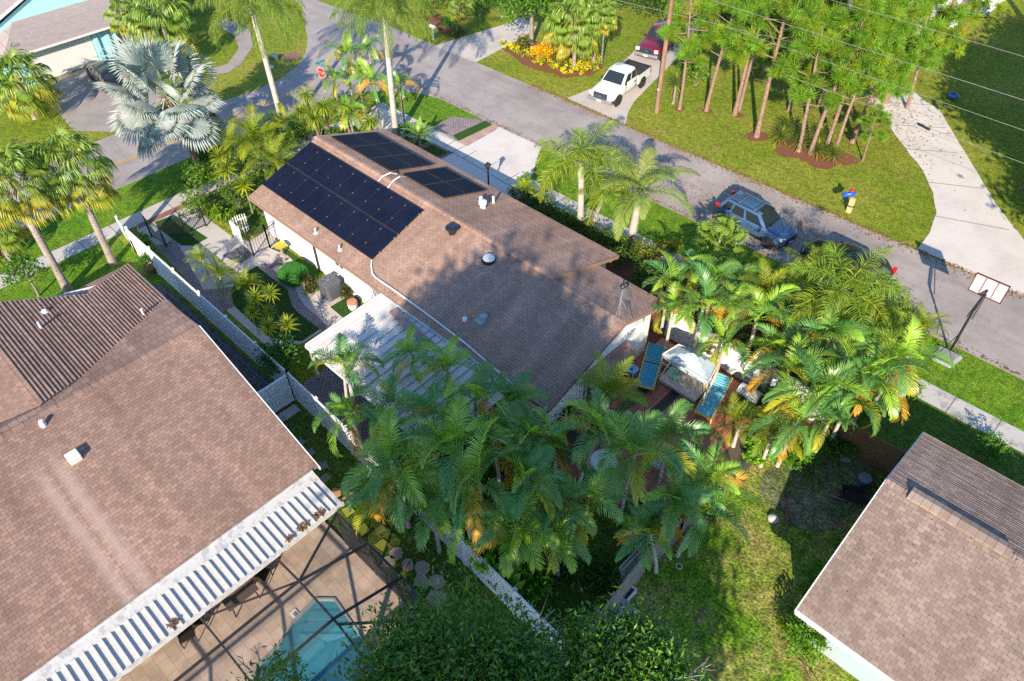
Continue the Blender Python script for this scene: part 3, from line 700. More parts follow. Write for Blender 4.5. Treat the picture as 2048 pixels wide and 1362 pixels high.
for i in range(len(P)):
    p,q=P[i],P[(i+1)%len(P)]; b.face([(p.x,p.y,zf),(q.x,q.y,zf),(q.x,q.y,.1),(p.x,p.y,.1)])
b.build('basin',PLS,PO)
def stepp(pts,z): 
    b=MB(po); b.prism([at(*p,0)[:2] for p in pts],-1.05,z); b.build('step',PLS,PO)
stepp([(632,1202),(669,1202),(690,1232),(612,1232)],-.22); stepp([(612,1233),(690,1233),(706,1257),(592,1257)],-.42)
st=MB(po)
for a,c in (((618,1216),(684,1216)),((612,1232),(690,1232)),((590,1257),(706,1257))):
    p,q=at(*a,0),at(*c,0); st.bar((p.x,p.y,-.195 if a[1]<1230 else -.4),(q.x,q.y,-.195 if a[1]<1230 else -.4),.05,.02)
st.build('step_tile',M['dark'],PO)
m_,t_,p_=newmat('water'); p_.inputs['Base Color'].default_value=(.06,.30,.40,1); p_.inputs['Roughness'].default_value=.03; p_.inputs['Transmission Weight'].default_value=0; p_.inputs['Alpha'].default_value=.5
bump(t_,p_,noise(t_,4,3),.3,.05)
b=MB(po); b.face([(p.x,p.y,-.05) for p in (P if sum(P[i].x*P[(i+1)%len(P)].y-P[(i+1)%len(P)].x*P[i].y for i in range(len(P)))>0 else P[::-1])]); b.build('water_surface',m_,PO)
b=MB(po)
for i in range(len(P)):
    p,q=P[i],P[(i+1)%len(P)]; b.bar((p.x,p.y,.06),(q.x,q.y,.06),.07,.16)
b.build('coping',plain('coping',(.25,.27,.27),.7),PO)
p=at(590,1228,.1); b=MB(p); b.box(p.x-.16,p.x+.16,p.y-.12,p.y+.12,.1,.13); b.box(p.x-.05,p.x+.12,p.y-.06,p.y+.06,.13,.15,1)
o=b.build('skimmer_lid',[M['white'],M['grey_metal']]); o.location=p; tag(o,'small square white skimmer lid set in the deck by the pool edge','skimmer lid')
# screen cage
SCg=thing('pool_enclosure','dark bronze screen cage around the swimming pool','screen cage',(-12,2,0)); so_=SCg.location
b=MB(so_); Ye=6.1; zt=2.3; zp=3.3; Yi=3.45
xs=[-15.15,-13.3,-11.45,-9.35]
for x in xs:
    b.bar((x,Ye,.1),(x,Ye,zt),.09,.06)
b.bar((xs[0],Ye,zt),(-9.35,Ye,zt),.075,.10); b.bar((xs[0],Ye,.16),(-9.35,Ye,.16),.05,.065); b.bar((xs[0],Ye,1.0),(-9.35,Ye,1.0),.05,.06)
for a,c in zip(xs,xs[1:]): b.bar((a,Ye,zt-.1),((a+c)/2,Ye,.2),.04,.04)
b.bar((-9.35,Ye,zt),(-9.35,-20,zt),.075,.10); b.bar((-9.35,Ye,.16),(-9.35,-20,.16),.05,.065)
for k in range(10): b.bar((-9.35,Ye-2.65*k,.1),(-9.35,Ye-2.65*k,zt),.09,.06)
b.build('wall_frame',M['bronze'],SCg)
b=MB(so_)
b.bar((-15.12,Ye,zt),(-13.3,Yi,zp),.065,.085)
b.bar((-15.12,Yi+.1,zt),(-13.3,Yi,zp),.065,.085); b.bar((-13.3,Yi,zp),(-11.2,Yi,zp),.065,.095); b.bar((-11.2,Yi,zp),(-9.35,Yi,zt),.065,.085); b.bar((-11.2,Yi,zp),(-9.35,Ye,zt),.065,.085)
for x in (-13.3,-11.45): b.bar((x,Ye,zt),(x,Yi,zp),.065,.09); b.bar((x,Yi,zp),(x,-20,zp),.065,.09)
b.bar((-15.12,.6,zt),(-13.3,Yi,zp),.05,.065)
for yy in (.6,-2.3,-5.2): b.bar((-15.12,yy,zt),(-13.3,yy,zp),.06,.08); b.bar((-13.3,yy,zp),(-11.45,yy,zp),.06,.08); b.bar((-11.45,yy,zp),(-9.35,yy,zt),.06,.08)
b.build('roof_frame',M['bronze'],SCg)
def screen_mat(name,a):
    m,t,p=newmat(name); p.inputs['Base Color'].default_value=(.03,.03,.035,1); p.inputs['Roughness'].default_value=.7; p.inputs['Alpha'].default_value=a; return m
b=MB(so_); b.face([(xs[0],Ye-.02,.2),(-9.35,Ye-.02,.2),(-9.35,Ye-.02,zt),(xs[0],Ye-.02,zt)]); b.face([(-9.37,-20,.2),(-9.37,Ye,.2),(-9.37,Ye,zt),(-9.37,-20,zt)][::-1]); b.build('wall_screen',screen_mat('wall_mesh',.62),SCg)
b=MB(so_); b.face([(-15.1,Ye,zt),(-9.35,Ye,zt),(-11.2,Yi,zp),(-13.3,Yi,zp)][::-1]); b.face([(-13.3,Yi,zp),(-11.2,Yi,zp),(-11.2,-20,zp),(-13.3,-20,zp)][::-1]); b.build('roof_screen',screen_mat('roof_mesh',.28),SCg)
# patio furniture half under the pans
for i,(px,py,lab) in enumerate([(478,1187,'dark patio table half hidden under the edge of the pan cover'),]):
    p=at(px,py,.8); t=thing('patio_table',lab,'table',(p.x,p.y,.1)); b=MB(); b.box(-.6,.35,-.6,.6,.66,.70)
    b.build('tabletop',plain('dark_table',(.12,.09,.08),.6),t)
    for sx in (-.5,.28):
        for sy in (-.5,.5): b=MB(); b.tube([(sx,sy,0),(sx*.9,sy*.9,.66)],.025,6); b.build('leg',M['bronze'],t)
CH=None
for i,(px,py,rz,lab) in enumerate([(398,1235,2.4,'dark patio chair nearest the bottom edge under the pan cover'),(522,1150,.6,'dark patio chair beside the patio table, at the end nearer the white fence'),(372,1268,2.9,'dark patio chair partly hidden by the pan cover near the palm-like shrub')]):
    p=at(px,py,.5)
    if CH is None:
        t=CH=thing('patio_chair',lab,'chair',(p.x,p.y,.1),rz,'chairs under the pan cover')
        b=MB(); b.box(-.27,.27,-.27,.27,.40,.45); b.build('seat',M['bronze'],t)
        b=MB(); b.bar((0,-.27,.45),(0,-.38,.98),.5,.03); b.build('backrest',M['bronze'],t)
        for sx in (-.25,.25):
            for sy in (-.25,.25): b=MB(); b.tube([(sx,sy,0),(sx,sy,.42)],.02,6); b.build('leg',M['black'],t)
    else:
        t=copy_tree(CH); t.location=(p.x,p.y,.1); t.rotation_euler=(0,0,rz); t['label']=lab
# ---------------- right neighbour
RN=thing('house','brown shingled house with pale blue wall in the near right corner','house',(3,19,0)); ro=RN.location
def rb(): return MB(ro)
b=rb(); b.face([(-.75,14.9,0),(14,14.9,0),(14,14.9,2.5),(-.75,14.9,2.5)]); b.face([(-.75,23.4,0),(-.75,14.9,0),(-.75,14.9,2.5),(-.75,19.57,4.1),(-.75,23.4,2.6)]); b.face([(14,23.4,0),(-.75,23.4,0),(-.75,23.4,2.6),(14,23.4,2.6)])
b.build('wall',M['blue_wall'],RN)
b=rb(); shingle(b,[(-1.15,14.2,2.5),(-1.15,19.57,4.2)],[(14,14.2,2.5),(14,19.57,4.2)],.15,.26,.016); shingle(b,[(-1.15,24.05,2.6),(-1.15,19.57,4.2)],[(14,24.05,2.6),(14,19.57,4.2)],.15,.26,.04)
r2=b.build('roof',M['shingle3'],RN)
b=rb(); caps(b,(-1.15,19.57,4.18),(14,19.57,4.18),.2,0,.32,.3); b.build('ridge_cap',M['shingle3'],r2)
b=rb()
for s_ in (-1,1):
    P_=[(-.35,19.57,4.34),(2.9,19.57,4.34),(2.9,19.57+s_*.26,4.27),(-.35,19.57+s_*.26,4.27)]; U_=[(0,0.02),(11,.02),(11,.98),(0,.98)]
    b.face(P_ if s_<0 else P_[::-1],0,U_ if s_<0 else U_[::-1]); P_=[(-.35,19.57+s_*.26,4.27),(2.9,19.57+s_*.26,4.27),(2.9,19.57+s_*.26,4.15),(-.35,19.57+s_*.26,4.15)]; b.face(P_ if s_<0 else P_[::-1],0,U_)
b.face([(-.35,19.31,4.1),(-.35,19.31,4.27),(-.35,19.57,4.34),(-.35,19.83,4.27),(-.35,19.83,4.1)][::-1],0,[(0,0),(0,.5),(.5,.6),(1,.5),(1,0)]); b.build('ridge_vent',M['shingle3'],r2)
b=rb(); b.box(-1.15,14,14.14,14.2,2.28,2.50); b.box(-1.1,14,14.2,14.9,2.30,2.32); b.bar((-1.17,14.16,2.40),(-1.17,19.57,4.10),.05,.18); b.bar((-1.17,24.1,2.5),(-1.17,19.57,4.10),.05,.18); b.build('fascia',M['white'],RN)
b=rb(); b.box(-.78,14,14.84,14.9,1.2,2.3); b.build('upper_wall',M['white'],RN)
# ---------------- teal house (far left)
TL=thing('house','turquoise house with white garage door at the far upper left','house',(-64,17,0)); to=TL.location
def tb(): return MB(to)
b=tb(); b.face([(-63.9,12.6,0),(-63.9,24,0),(-63.9,24,2.7),(-63.9,12.6,2.7)]); b.face([(-90,12.6,0),(-63.9,12.6,0),(-63.9,12.6,2.7),(-90,12.6,2.7)]); b.face([(-66.3,12.8,3.4),(-66.3,27,3.4),(-66.3,20,6.6)])
b.face([(-66.31,11,2.6),(-66.31,28,2.6),(-66.31,28,3.4),(-66.31,11,3.4)])
b.build('wall',M['teal_wall'],TL)
b=tb(); shingle(b,[(-63.15,12.2,2.6),(-66.28,14.6,3.75)],[(-63.15,26,2.6),(-66.28,26,3.75)],.17,.34,.02)
shingle(b,[(-90,10,2.6),(-90,20,6.8)],[(-66.0,10,2.6),(-66.0,20,6.8)],.17,.34,.02); shingle(b,[(-90,30,2.6),(-90,20,6.8)],[(-66.0,30,2.6),(-66.0,20,6.8)],.17,.34,.02)
b.face([(-63.15,12.2,2.6),(-66.28,14.6,3.75),(-66.28,12.2,2.6)],0,[(0,.1),(3,3),(3,.1)])
b.build('roof',M['shingle4'],TL)
b=tb(); b.bar((-66.0,10,2.68),(-66.0,20,6.88),.1,.16); b.bar((-66.0,30,2.68),(-66.0,20,6.88),.1,.16); b.box(-63.16,-63.1,12.2,26,2.44,2.6); b.build('fascia',M['white'],TL)
b=tb(); b.box(-63.9,-63.86,14.0,18.7,.02,2.3)
for k in range(1,4): b.box(-63.86,-63.85,14.0,18.7,k*.57-.01,k*.57+.01)
b.build('garage_door',M['white'],TL)
b=tb()
for yy in (18.85,19.75,13.5): b=tb(); b.box(-63.9,-63.72,yy,yy+.32,.0,2.5); b.build('pilaster',M['teal_wall'],TL)
window(TL,-63.89,21.3,.8,1.3,1.4,'x',to,side=1); window(TL,-63.89,23,.8,1.3,1.4,'x',to,side=1)
# ================================================================== FENCES AND GATES
def vinyl_fence(label,pts,h,board=.16,name='vinyl_fence',cat='fence',mat='vinyl',post=2.4,group=None,pm=None,rails=False,skip_caps=False):
    o=Vector((pts[0][0],pts[0][1],0)); t=thing(name,label,cat,o,0,group)
    for a,c in zip(pts,pts[1:]):
        a=Vector((*a,0)); c=Vector((*c,0)); L=(c-a).length; d=(c-a).normalized(); n=max(1,round(L/post)); s=L/n
        for k in range(n):
            b=MB(o); q=a+d*(s*k+.05); e=a+d*(s*(k+1)-.05); w=(e-q).length; m=max(1,int(w/board))
            for i in range(m):
                u=q+d*(w*i/m+.006); v=q+d*(w*(i+1)/m-.006); z0=.06+random.uniform(0,.01)
                off=Vector((-d.y,d.x,0))*random.uniform(-.004,.004)
                b.bar((u.x+off.x,u.y+off.y,(h+z0-.06)/2),(v.x+off.x,v.y+off.y,(h+z0-.06)/2),.03,h-.16)
            b.bar((q.x,q.y,h-.05),(e.x,e.y,h-.05),.055,.10); b.bar((q.x,q.y,.1),(e.x,e.y,.1),.055,.14)
            if rails: b.bar((q.x,q.y,h*.55),(e.x,e.y,h*.55),.07,.09)
            b.build('panel',M[mat],t)
        for k in range(n+1):
            p=a+d*s*k; b=MB(o); b.box(p.x-.06,p.x+.06,p.y-.06,p.y+.06,0,h+.06)
            b.box(p.x-.075,p.x+.075,p.y-.075,p.y+.075,h+.06,h+.09); b.build('post',M[pm or mat],t)
    return t
vinyl_fence('long white vinyl fence between the left brown house and the turf garden',[(-38.3,9.1),(-22.85,9.05)],1.8)
vinyl_fence('white vinyl fence behind the dark palm clump, running past the pool cage',[(-22.85,9.05),(-14.0,8.85),(-5.75,8.45)],1.8)
vinyl_fence('low white fence stub at the far end of the turf garden, hung with a vine',[(-41.0,9.5),(-38.3,9.1)],1.0)
# gate across the side yard
G_=thing('gate','white vinyl double gate across the side yard of the left brown house','gate',(-22.8,7.9,0)); g0=(-22.8,7.9,0)
for y0,y1 in ((7.0,7.35),(7.4,8.95)):
    b=MB(g0)
    n=max(2,int((y1-y0)/.16))
    for i in range(n):
        ya=y0+(y1-y0)*i/n+.008; yb=y0+(y1-y0)*(i+1)/n-.008; b.box(-22.815,-22.785,ya,yb,.12,1.7)
    for z in (.14,.95,1.7): b.box(-22.84,-22.76,y0,y1,z-.06,z+.06)
    b.build('door',M['vinyl'],G_)
for yy in (6.95,7.38): b=MB(g0); b.box(-22.86,-22.74,yy-.06,yy+.06,0,1.9); b.build('post',M['vinyl'],G_)
b=MB(); b.box(-.25,.25,-.6,.6,0,.05); o=b.build('step_slab',M['sidewalk']); o.location=(-22.35,8.2,.01); tag(o,'pale concrete slab on the ground in front of the white double gate','slab')
vinyl_fence('white side fence behind the daybed canopy and sunbeds',[(-12.95,24.0),(-4.9,24.0)],1.75,.15,name='white_fence')
vinyl_fence('weathered grey wooden fence at the back of the deck yard',[(-5.75,8.45),(-6.15,13.2),(-6.0,15.0),(-6.3,17.5)],1.75,.14,name='wooden_fence',mat='grey_wood')
vinyl_fence('reddish brown wooden fence with gate between the palms and the right house',[(-3.9,23.35),(-1.3,23.5)],1.75,.14,name='wooden_fence',mat='wood_fence',rails=True)
vinyl_fence('short reddish brown wooden fence along the wall of the right house',[(-1.3,23.5),(-1.2,21.6)],1.6,.14,name='wooden_fence',mat='wood_fence',rails=True)
def iron(label,pts,h=1.2,name='iron_fence',cat='fence',gap=.11,group=None):
    o=Vector((pts[0][0],pts[0][1],0)); t=thing(name,label,cat,o,0,group)
    for a,c in zip(pts,pts[1:]):
        a=Vector((*a[:2],0)); c=Vector((*c[:2],0)); L=(c-a).length; n=int(L/gap); b=MB(o)
        for k in range(1,n):
            p=a.lerp(c,k/n); b.box(p.x-.008,p.x+.008,p.y-.008,p.y+.008,.1,h)
        for z in (.14,h-.02,h-.18): b.bar((a.x,a.y,z),(c.x,c.y,z),.03,.03)
        b.build('railing',M['black'],t)
    for p in pts: b=MB(o); b.box(p[0]-.035,p[0]+.035,p[1]-.035,p[1]+.035,0,h+.1); b.build('post',M['black'],t)
    return t
iron('black iron railing crossing the turf square by the street end of the garden',[at(*c1(500,770)),at(*c1(775,615)),at(*c1(1040,495))],1.35)
iron('open black iron gate leaf standing beside the white fence over the striped paving',[at(*c1(495,765)),at(*c1(300,640))],1.35,'iron_gate','gate')
iron('black iron gate in front of the white house wall on the pale path',[at(*c1(1690,895)),at(*c1(1910,790))],1.5,'iron_gate','gate',.16)
iron('short black iron railing joining the garden gate to the house wall',[at(*c1(1910,790)),at(*c1(2060,690))],1.5,gap=.16)
t=thing('picket_gate','white picket gate between the garden hedge and the pale path','gate',at(*c1(1500,640)))
o=t.location
def pickets(a,c,n,h):
    b=MB(o); a=at(*a);c=at(*c)
    for k in range(n):
        p=a.lerp(c,(k+.5)/n); d=(c-a).normalized()*.045
        b.bar((p.x,p.y,.05),(p.x,p.y,h+ .12*math.sin(PI*(k+.5)/n)),.08,.03)
    for z in (.3,h-.2): b.bar((a.x,a.y,z),(c.x,c.y,z),.04,.08)
    return b
pickets(c1(1420,640),c1(1560,760),7,1.15).build('picket_panel',M['white'],t)
pickets(c1(1430,640),c1(1640,545),7,1.15).build('picket_panel',M['white'],t)
# ================================================================== DECK YARD
def deck_mat():
    m,t,p=newmat('deck_boards'); tc=N(t,'TexCoord',name='TC')
    n=noise(t,2.5,6); at_=N(t,'Attribute',attribute_name='tint')
    t.links.new(mix(t,.45,at_.outputs['Color'],ramp(t,n,[(.3,(.3,.3,.3)),(.7,(.75,.75,.75))]),'OVERLAY'),p.inputs['Base Color']); p.inputs['Roughness'].default_value=.6; return m
DK=(-12.9,14.6,0); b=MB(DK); cols=[]
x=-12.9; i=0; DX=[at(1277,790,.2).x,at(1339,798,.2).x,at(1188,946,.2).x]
while x<-7.0:
    y1=23.6; y0=17.2 if x<-11.6 else (13.9 if x<-9.6 else (14.5 if x<-8.6 else 15.4))
    c=(.42,.15,.095)
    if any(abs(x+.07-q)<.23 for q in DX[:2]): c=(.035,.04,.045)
    k=random.uniform(.8,1.15); c=tuple(q*k for q in c)
    n0=len(b.v); b.box(x,x+.135,y0,y1,.10,.2); cols+= [c]*(len(b.v)-n0); x+=.145; i+=1
# dark boards across, set a little proud
for ya,yb in ():
    n0=len(b.v); b.box(-12.9,-7.0,ya,yb,.15,.206); cols+=[(.03,.035,.04)]*(len(b.v)-n0)
# boards run along Y in the photo's left-right diagonal
dk=b.build('deck',deck_mat()); dk.location=DK; dk['kind']='structure'
ca=dk.data.attributes.new('tint','FLOAT_COLOR','POINT'); ca.data.foreach_set('color',[q for c in cols for q in (*c,1)])
SLAT=plain('blue_slat',(.03,.33,.56),.35,0,.12,6); SLAT2=plain('pale_blue_slat',(.14,.50,.66),.35,0,.14,6); YW=plain('yellow_wood',(.62,.42,.07),.5,0,.15,5)
def lounger(label,mat,foot,head,w,z,back):
    f=Vector((*at(*foot,z)[:2],0)); h=Vector((*at(*head,z)[:2],0)); d=h-f; L=d.length
    t=thing('sunbed',label,'sunbed',f+Vector((0,0,.2)),math.atan2(d.y,d.x))
    b=MB(); n=int(L*.6/.11)
    for i in range(n): x=.02+i*.11; b.box(x,x+.08,-w/2,w/2,.36,.40)
    b.build('seat',mat,t); b=MB()
    n=int(L*.42/.11)
    for i in range(n):
        x=L*.6+i*.11*math.cos(back); zz=.38+i*.11*math.sin(back)
        b.bar((x+.005,0,zz),(x+.085*math.cos(back),0,zz+.085*math.sin(back)),w,.035)
    b.build('backrest',mat,t)
    b=MB()
    for s in (-1,1): b.bar((0,s*(w/2+.03),.36),(L*.62,s*(w/2+.03),.36),.05,.08); b.bar((L*.6,s*(w/2+.03),.36),(L*.6+L*.42*math.cos(back),s*(w/2+.03),.36+L*.42*math.sin(back)),.05,.06)
    b.bar((.0,-w/2,.37),(0,w/2,.37),.06,.09)
    b.build('frame',YW,t)
    for x in (.06,L*.62):
        for s in (-1,1): b=MB(); b.box(x-.03,x+.03,s*(w/2+.03)-.03,s*(w/2+.03)+.03,0,.34); b.build('leg',YW,t)
lounger('bright blue slatted sunbed with yellow legs lying flat by the gable wall',SLAT,(1290,774),(1313,692),.72,.6,R(8))
lounger('pale blue slatted sunbed with raised back beside the daybed',SLAT2,(1406,830),(1446,760),.72,.6,R(28))
lounger('bright blue slatted lounge by the grey wooden fence, half hidden by palm fronds',SLAT,(1262,1090),(1290,1052),.7,.5,R(6))
# side table with a drink
p=at(1264,738,.65); t=thing('side_table','small sky blue plastic side table by the sunbed and the door awning','side table',(p.x,p.y,.2))
BP=plain('blue_plastic',(.10,.42,.72),.35)
b=MB(); pts=[(.28*math.copysign(abs(math.cos(a))**.6,math.cos(a)),.28*math.copysign(abs(math.sin(a))**.6,math.sin(a))) for a in [k*PI/10 for k in range(20)]]; b.prism(pts,.44,.48); b.build('tabletop',BP,t)
for sx in (-1,1):
    for sy in (-1,1): b=MB(); b.bar((sx*.2,sy*.2,.44),(sx*.26,sy*.26,0),.06,.05); b.build('leg',BP,t)
b=MB(); b.lathe([(.05,0),(.06,.03),(.07,.1),(.05,.12)],12); o=b.build('bowl',plain('green_glass',(.05,.3,.14),.2)); o.location=(p.x,p.y,.68); tag(o,'small green bowl on the sky blue side table','bowl')
# daybed with canopy
t=thing('daybed','canopy daybed with white cushion on thin wooden poles on the red deck','daybed',(-10.35,21.3,.2)); o=(-10.35,21.3,.2)
c=[at(1326,708,2.1),at(1357,689,2.1),at(1440,724,2.1),at(1416,764,2.1)]; ap=(c[0]+c[1]+c[2]+c[3])/4+Vector((0,0,.42))
b=MB(o); n=8
G=[[None]*(n+1) for _ in range(n+1)]
for i in range(n+1):
    for j in range(n+1):
        u,v=i/n,j/n; p=c[0]*(1-u)*(1-v)+c[3]*u*(1-v)+c[1]*(1-u)*v+c[2]*u*v
        e=1-max(abs(2*u-1),abs(2*v-1)); sag=-.10*math.sin(PI*u)*(1 if v in(0,1) else 0)-.08*math.sin(PI*v)*(1 if u in (0,1) else 0)
        G[i][j]=p+Vector((0,0,.45*e**1.25+sag*.8))
for i in range(n):
    for j in range(n): b.face([G[i][j],G[i+1][j],G[i+1][j+1],G[i][j+1]])
for i in range(n):      # valance
    for a,d in (((i,0),(i+1,0)),):
        p,q=G[a[0]][a[1]],G[d[0]][d[1]]; b.face([p,p-Vector((0,0,.2)),q-Vector((0,0,.2)),q])
b.build('canopy',plain('canvas',(.40,.48,.51),.8,0,.12,5),t,smooth=2)
for q in c:
    b=MB(o); b.tube([q+Vector((0,0,.02)),Vector((q.x,q.y,.2))],.035,7); b.build('pole',plain('bamboo',(.50,.38,.24),.6),t)
b=MB(o); b.bar(c[0],c[1],.05,.05); b.bar(c[2],c[3],.05,.05); b.bar(c[0],c[3],.05,.05); b.bar(c[1],c[2],.05,.05)
for q,r_ in ((c[0],c[1]),(c[3],c[2])): b.bar(Vector((q.x,q.y,.4)),Vector((r_.x,r_.y,1.6)),.04,.04); b.bar(Vector((q.x,q.y,1.6)),Vector((r_.x,r_.y,.4)),.04,.04)
b.build('frame',M['white'],t)
b=MB(o); b.box(-11.25,-9.3,20.95,22.3,.45,.66); b.box(-11.25,-9.3,22.1,22.4,.66,1.1); b.build('cushion',plain('cushion',(.60,.48,.42),.85,0,.12,7),t,bevel=.05)
b=MB(); b.box(-.3,.3,-.28,.28,0,.13); pw=b.build('pillow',plain('leaf_print',(.28,.48,.34),.85,0,.7,9),smooth=False,bevel=.05); pw.location=(-10.75,21.45,.862); pw.rotation_euler=(R(4),0,R(20)); tag(pw,'square green leaf-print pillow lying on the daybed cushion','pillow')
# dining things on the deck under the palms
p=at(1208,922,.9); t=thing('dining_table','white round table on the red deck under the tall palms','table',(p.x,p.y,.2))
b=MB(); b.lathe([(.0,.70),(.55,.70),(.57,.72),(.55,.74),(.0,.74)],24); b.build('tabletop',M['vinyl'],t)
b=MB(); b.lathe([(.28,0),(.25,.04),(.05,.08),(.05,.7)],14); b.build('pedestal',M['white'],t)
YC=plain('yellow_plastic',(.66,.62,.22),.4)
def chair(label,px,py,rz,seat,frame):
    p=at(px,py,.65); t=thing('garden_chair',label,'chair',(p.x,p.y,.2),rz)
    b=MB(); b.box(-.25,.25,-.25,.25,.40,.44); b.build('seat',seat,t)
    b=MB(); b.bar((0,-.25,.44),(0,-.38,.95),.5,.03); b.build('backrest',seat,t)
    for sx in (-.24,.24):
        for sy in (-.24,.24): b=MB(); b.tube([(sx,sy,0),(sx,sy,.42)],.02,6); b.build('leg',frame,t)
        b=MB(); b.tube([(sx,-.3,.66),(sx,.22,.64),(sx,.24,.42)],.02,6); b.build('armrest',frame,t)
chair('pale yellow garden chair by the white round table on the deck',1172,930,R(-60),YC,M['white'])
chair('white mesh garden chair on the deck edge near the dark pavers',1315,925,R(100),plain('mesh_fabric',(.4,.42,.42),.7),M['white'])
sheet('dark_patio',[(1312,990),(1365,935),(1400,975),(1345,1040)],M['dark_paver'],.014)
p=at(1500,785,.9); t=thing('grill','dark covered grill with a grey round lid beside the pale blue sunbed','grill',(p.x,p.y,.01))
b=MB(); b.box(-.55,.55,-.3,.3,.0,.8); b.build('cabinet',M['dark'],t,bevel=.03)
b=MB(); b.loft([[(-.5,.32*math.cos(a),.8+.3*math.sin(a)) for a in [k*PI/8 for k in range(9)]],[(.5,.32*math.cos(a),.8+.3*math.sin(a)) for a in [k*PI/8 for k in range(9)]]],closed=True); b.build('lid',plain('grill_lid',(.45,.47,.5),.35),t)
# ================================================================== SIDE GARDEN THINGS
p=at(655,598); t=thing('air_conditioner','grey round-cornered air conditioner unit on a concrete pad by the house wall','air conditioner',(p.x,p.y+.3,.02))
b=MB(); b.box(-.62,.62,-.62,.62,0,.08); b.build('pad',M['concrete'],t)
def rr(w,r,n=5):
    o=[]
    for cx,cy,a in ((w-r,w-r,0),(-w+r,w-r,90),(-w+r,-w+r,180),(w-r,-w+r,270)):
        for k in range(n+1): q=R(a+90*k/n); o.append((cx+r*math.cos(q),cy+r*math.sin(q)))
    return o
b=MB(); b.loft([[(x,y,z) for x,y in rr(w,.16)] for w,z in ((.44,.08),(.45,.95),(.47,.97),(.47,1.05),(.40,1.10))]); b.build('casing',M['ac'],t,smooth=True)
b=MB()
for k in range(9):
    z=.16+k*.085
    for w in (.456,): 
        b.bar((-w,-.3,z),(-w,.3,z),.012,.02); b.bar((-.3,-w,z),(.3,-w,z),.012,.02); b.bar((w,-.3,z),(w,.3,z),.012,.02)
b.build('louvre',plain('ac_dark',(.1,.105,.115),.6),t)
b=MB(); b.lathe([(.34,1.085),(.34,1.12),(.31,1.12),(.31,1.09)],24); b.lathe([(.09,1.09),(.08,1.14),(.02,1.15)],14)
for k in range(5):
    a=k*2*PI/5; b.bar((.06*math.cos(a),.06*math.sin(a),1.115),(.31*math.cos(a),.31*math.sin(a),1.115),.1,.01)
b.build('fan_guard',plain('fan_dark',(.16,.17,.19),.5),t)
b=MB(); pp=[(-.1,.45,.3),(-.3,.6,.75),(-.1,.72,.95)]; b.tube(pp,.035,7); b.tube([(-.45,.2,.4),(-.6,.35,.7),(-.4,.6,.9),(-.2,.7,.9)],.03,7); b.build('hose',M['white'],t)
p=at(707,618); t=thing('planter','small white planter with terracotta top on the turf beside the patio cover','planter',(p.x,p.y,.02))
b=MB(); b.lathe([(.18,0),(.24,.15),(.26,.4),(.24,.45)],10); b.build('pot',M['vinyl'],t); b=MB(); b.lathe([(.26,.42),(.27,.52),(.2,.56),(.05,.58)],10); b.build('lid',plain('terracotta',(.5,.2,.12),.8),t)
p=at(566,512); t=thing('bird_bath','yellow bowl ornament on a pedestal beside the garden gate','garden ornament',(p.x,p.y,.02))
b=MB(); b.lathe([(.2,0),(.16,.06),(.07,.12),(.08,.5),(.12,.6)],14); b.build('pedestal',plain('stone_grey',(.3,.26,.24),.9),t,smooth=True)
b=MB(); b.lathe([(.08,.56),(.3,.66),(.34,.74),(.31,.74),(.1,.64)],18); b.build('bowl',plain('yellow_glaze',(.7,.42,.04),.4),t,smooth=True)
p=at(559,527); b=MB()
for k in range(14):
    a=random.uniform(0,6.3); r=random.uniform(0,.5); b.lathe([(.02,0),(.1,.04),(.09,.1),(.02,.13)],7,(r*math.cos(a),r*math.sin(a),0))
o=b.build('edging_rocks',plain('dark_rock',(.09,.09,.09),.9)); o.location=(p.x,p.y,.02); tag(o,'ring of dark rocks round the yellow bowl ornament','rocks')
p=at(586,560); b=MB()
rings=[]
for z,r in ((0,.62),(.25,.70),(.5,.70),(.68,.62),(.78,.4),(.8,.05)):
    rings.append([(r*math.copysign(abs(math.cos(a))**.55,math.cos(a)),r*math.copysign(abs(math.sin(a))**.55,math.sin(a)),z) for a in [k*2*PI/28 for k in range(28)]])
b.loft(rings); o=b.build('turf_mound',M.setdefault('mound',grass_mat('mound_turf',(.03,.15,.02),(.06,.22,.03),(.05,.2,.03),(.04,.15,.03),.3,.6,50)),smooth=True); o.location=(p.x,p.y+.1,.0); o.rotation_euler=(0,0,R(12)); tag(o,'bright green turf covered mound beside the curving paver path','turf mound')
p=at(303,545); t=thing('potted_plant','terracotta pot with a leafy bush at the end of the dark paving','potted plant',(p.x,p.y,0)); b=MB(); b.lathe([(.2,0),(.3,.35),(.33,.38),(.28,.38)],14); b.build('pot',plain('pot_brown',(.25,.12,.07),.8),t,smooth=True); POT=t
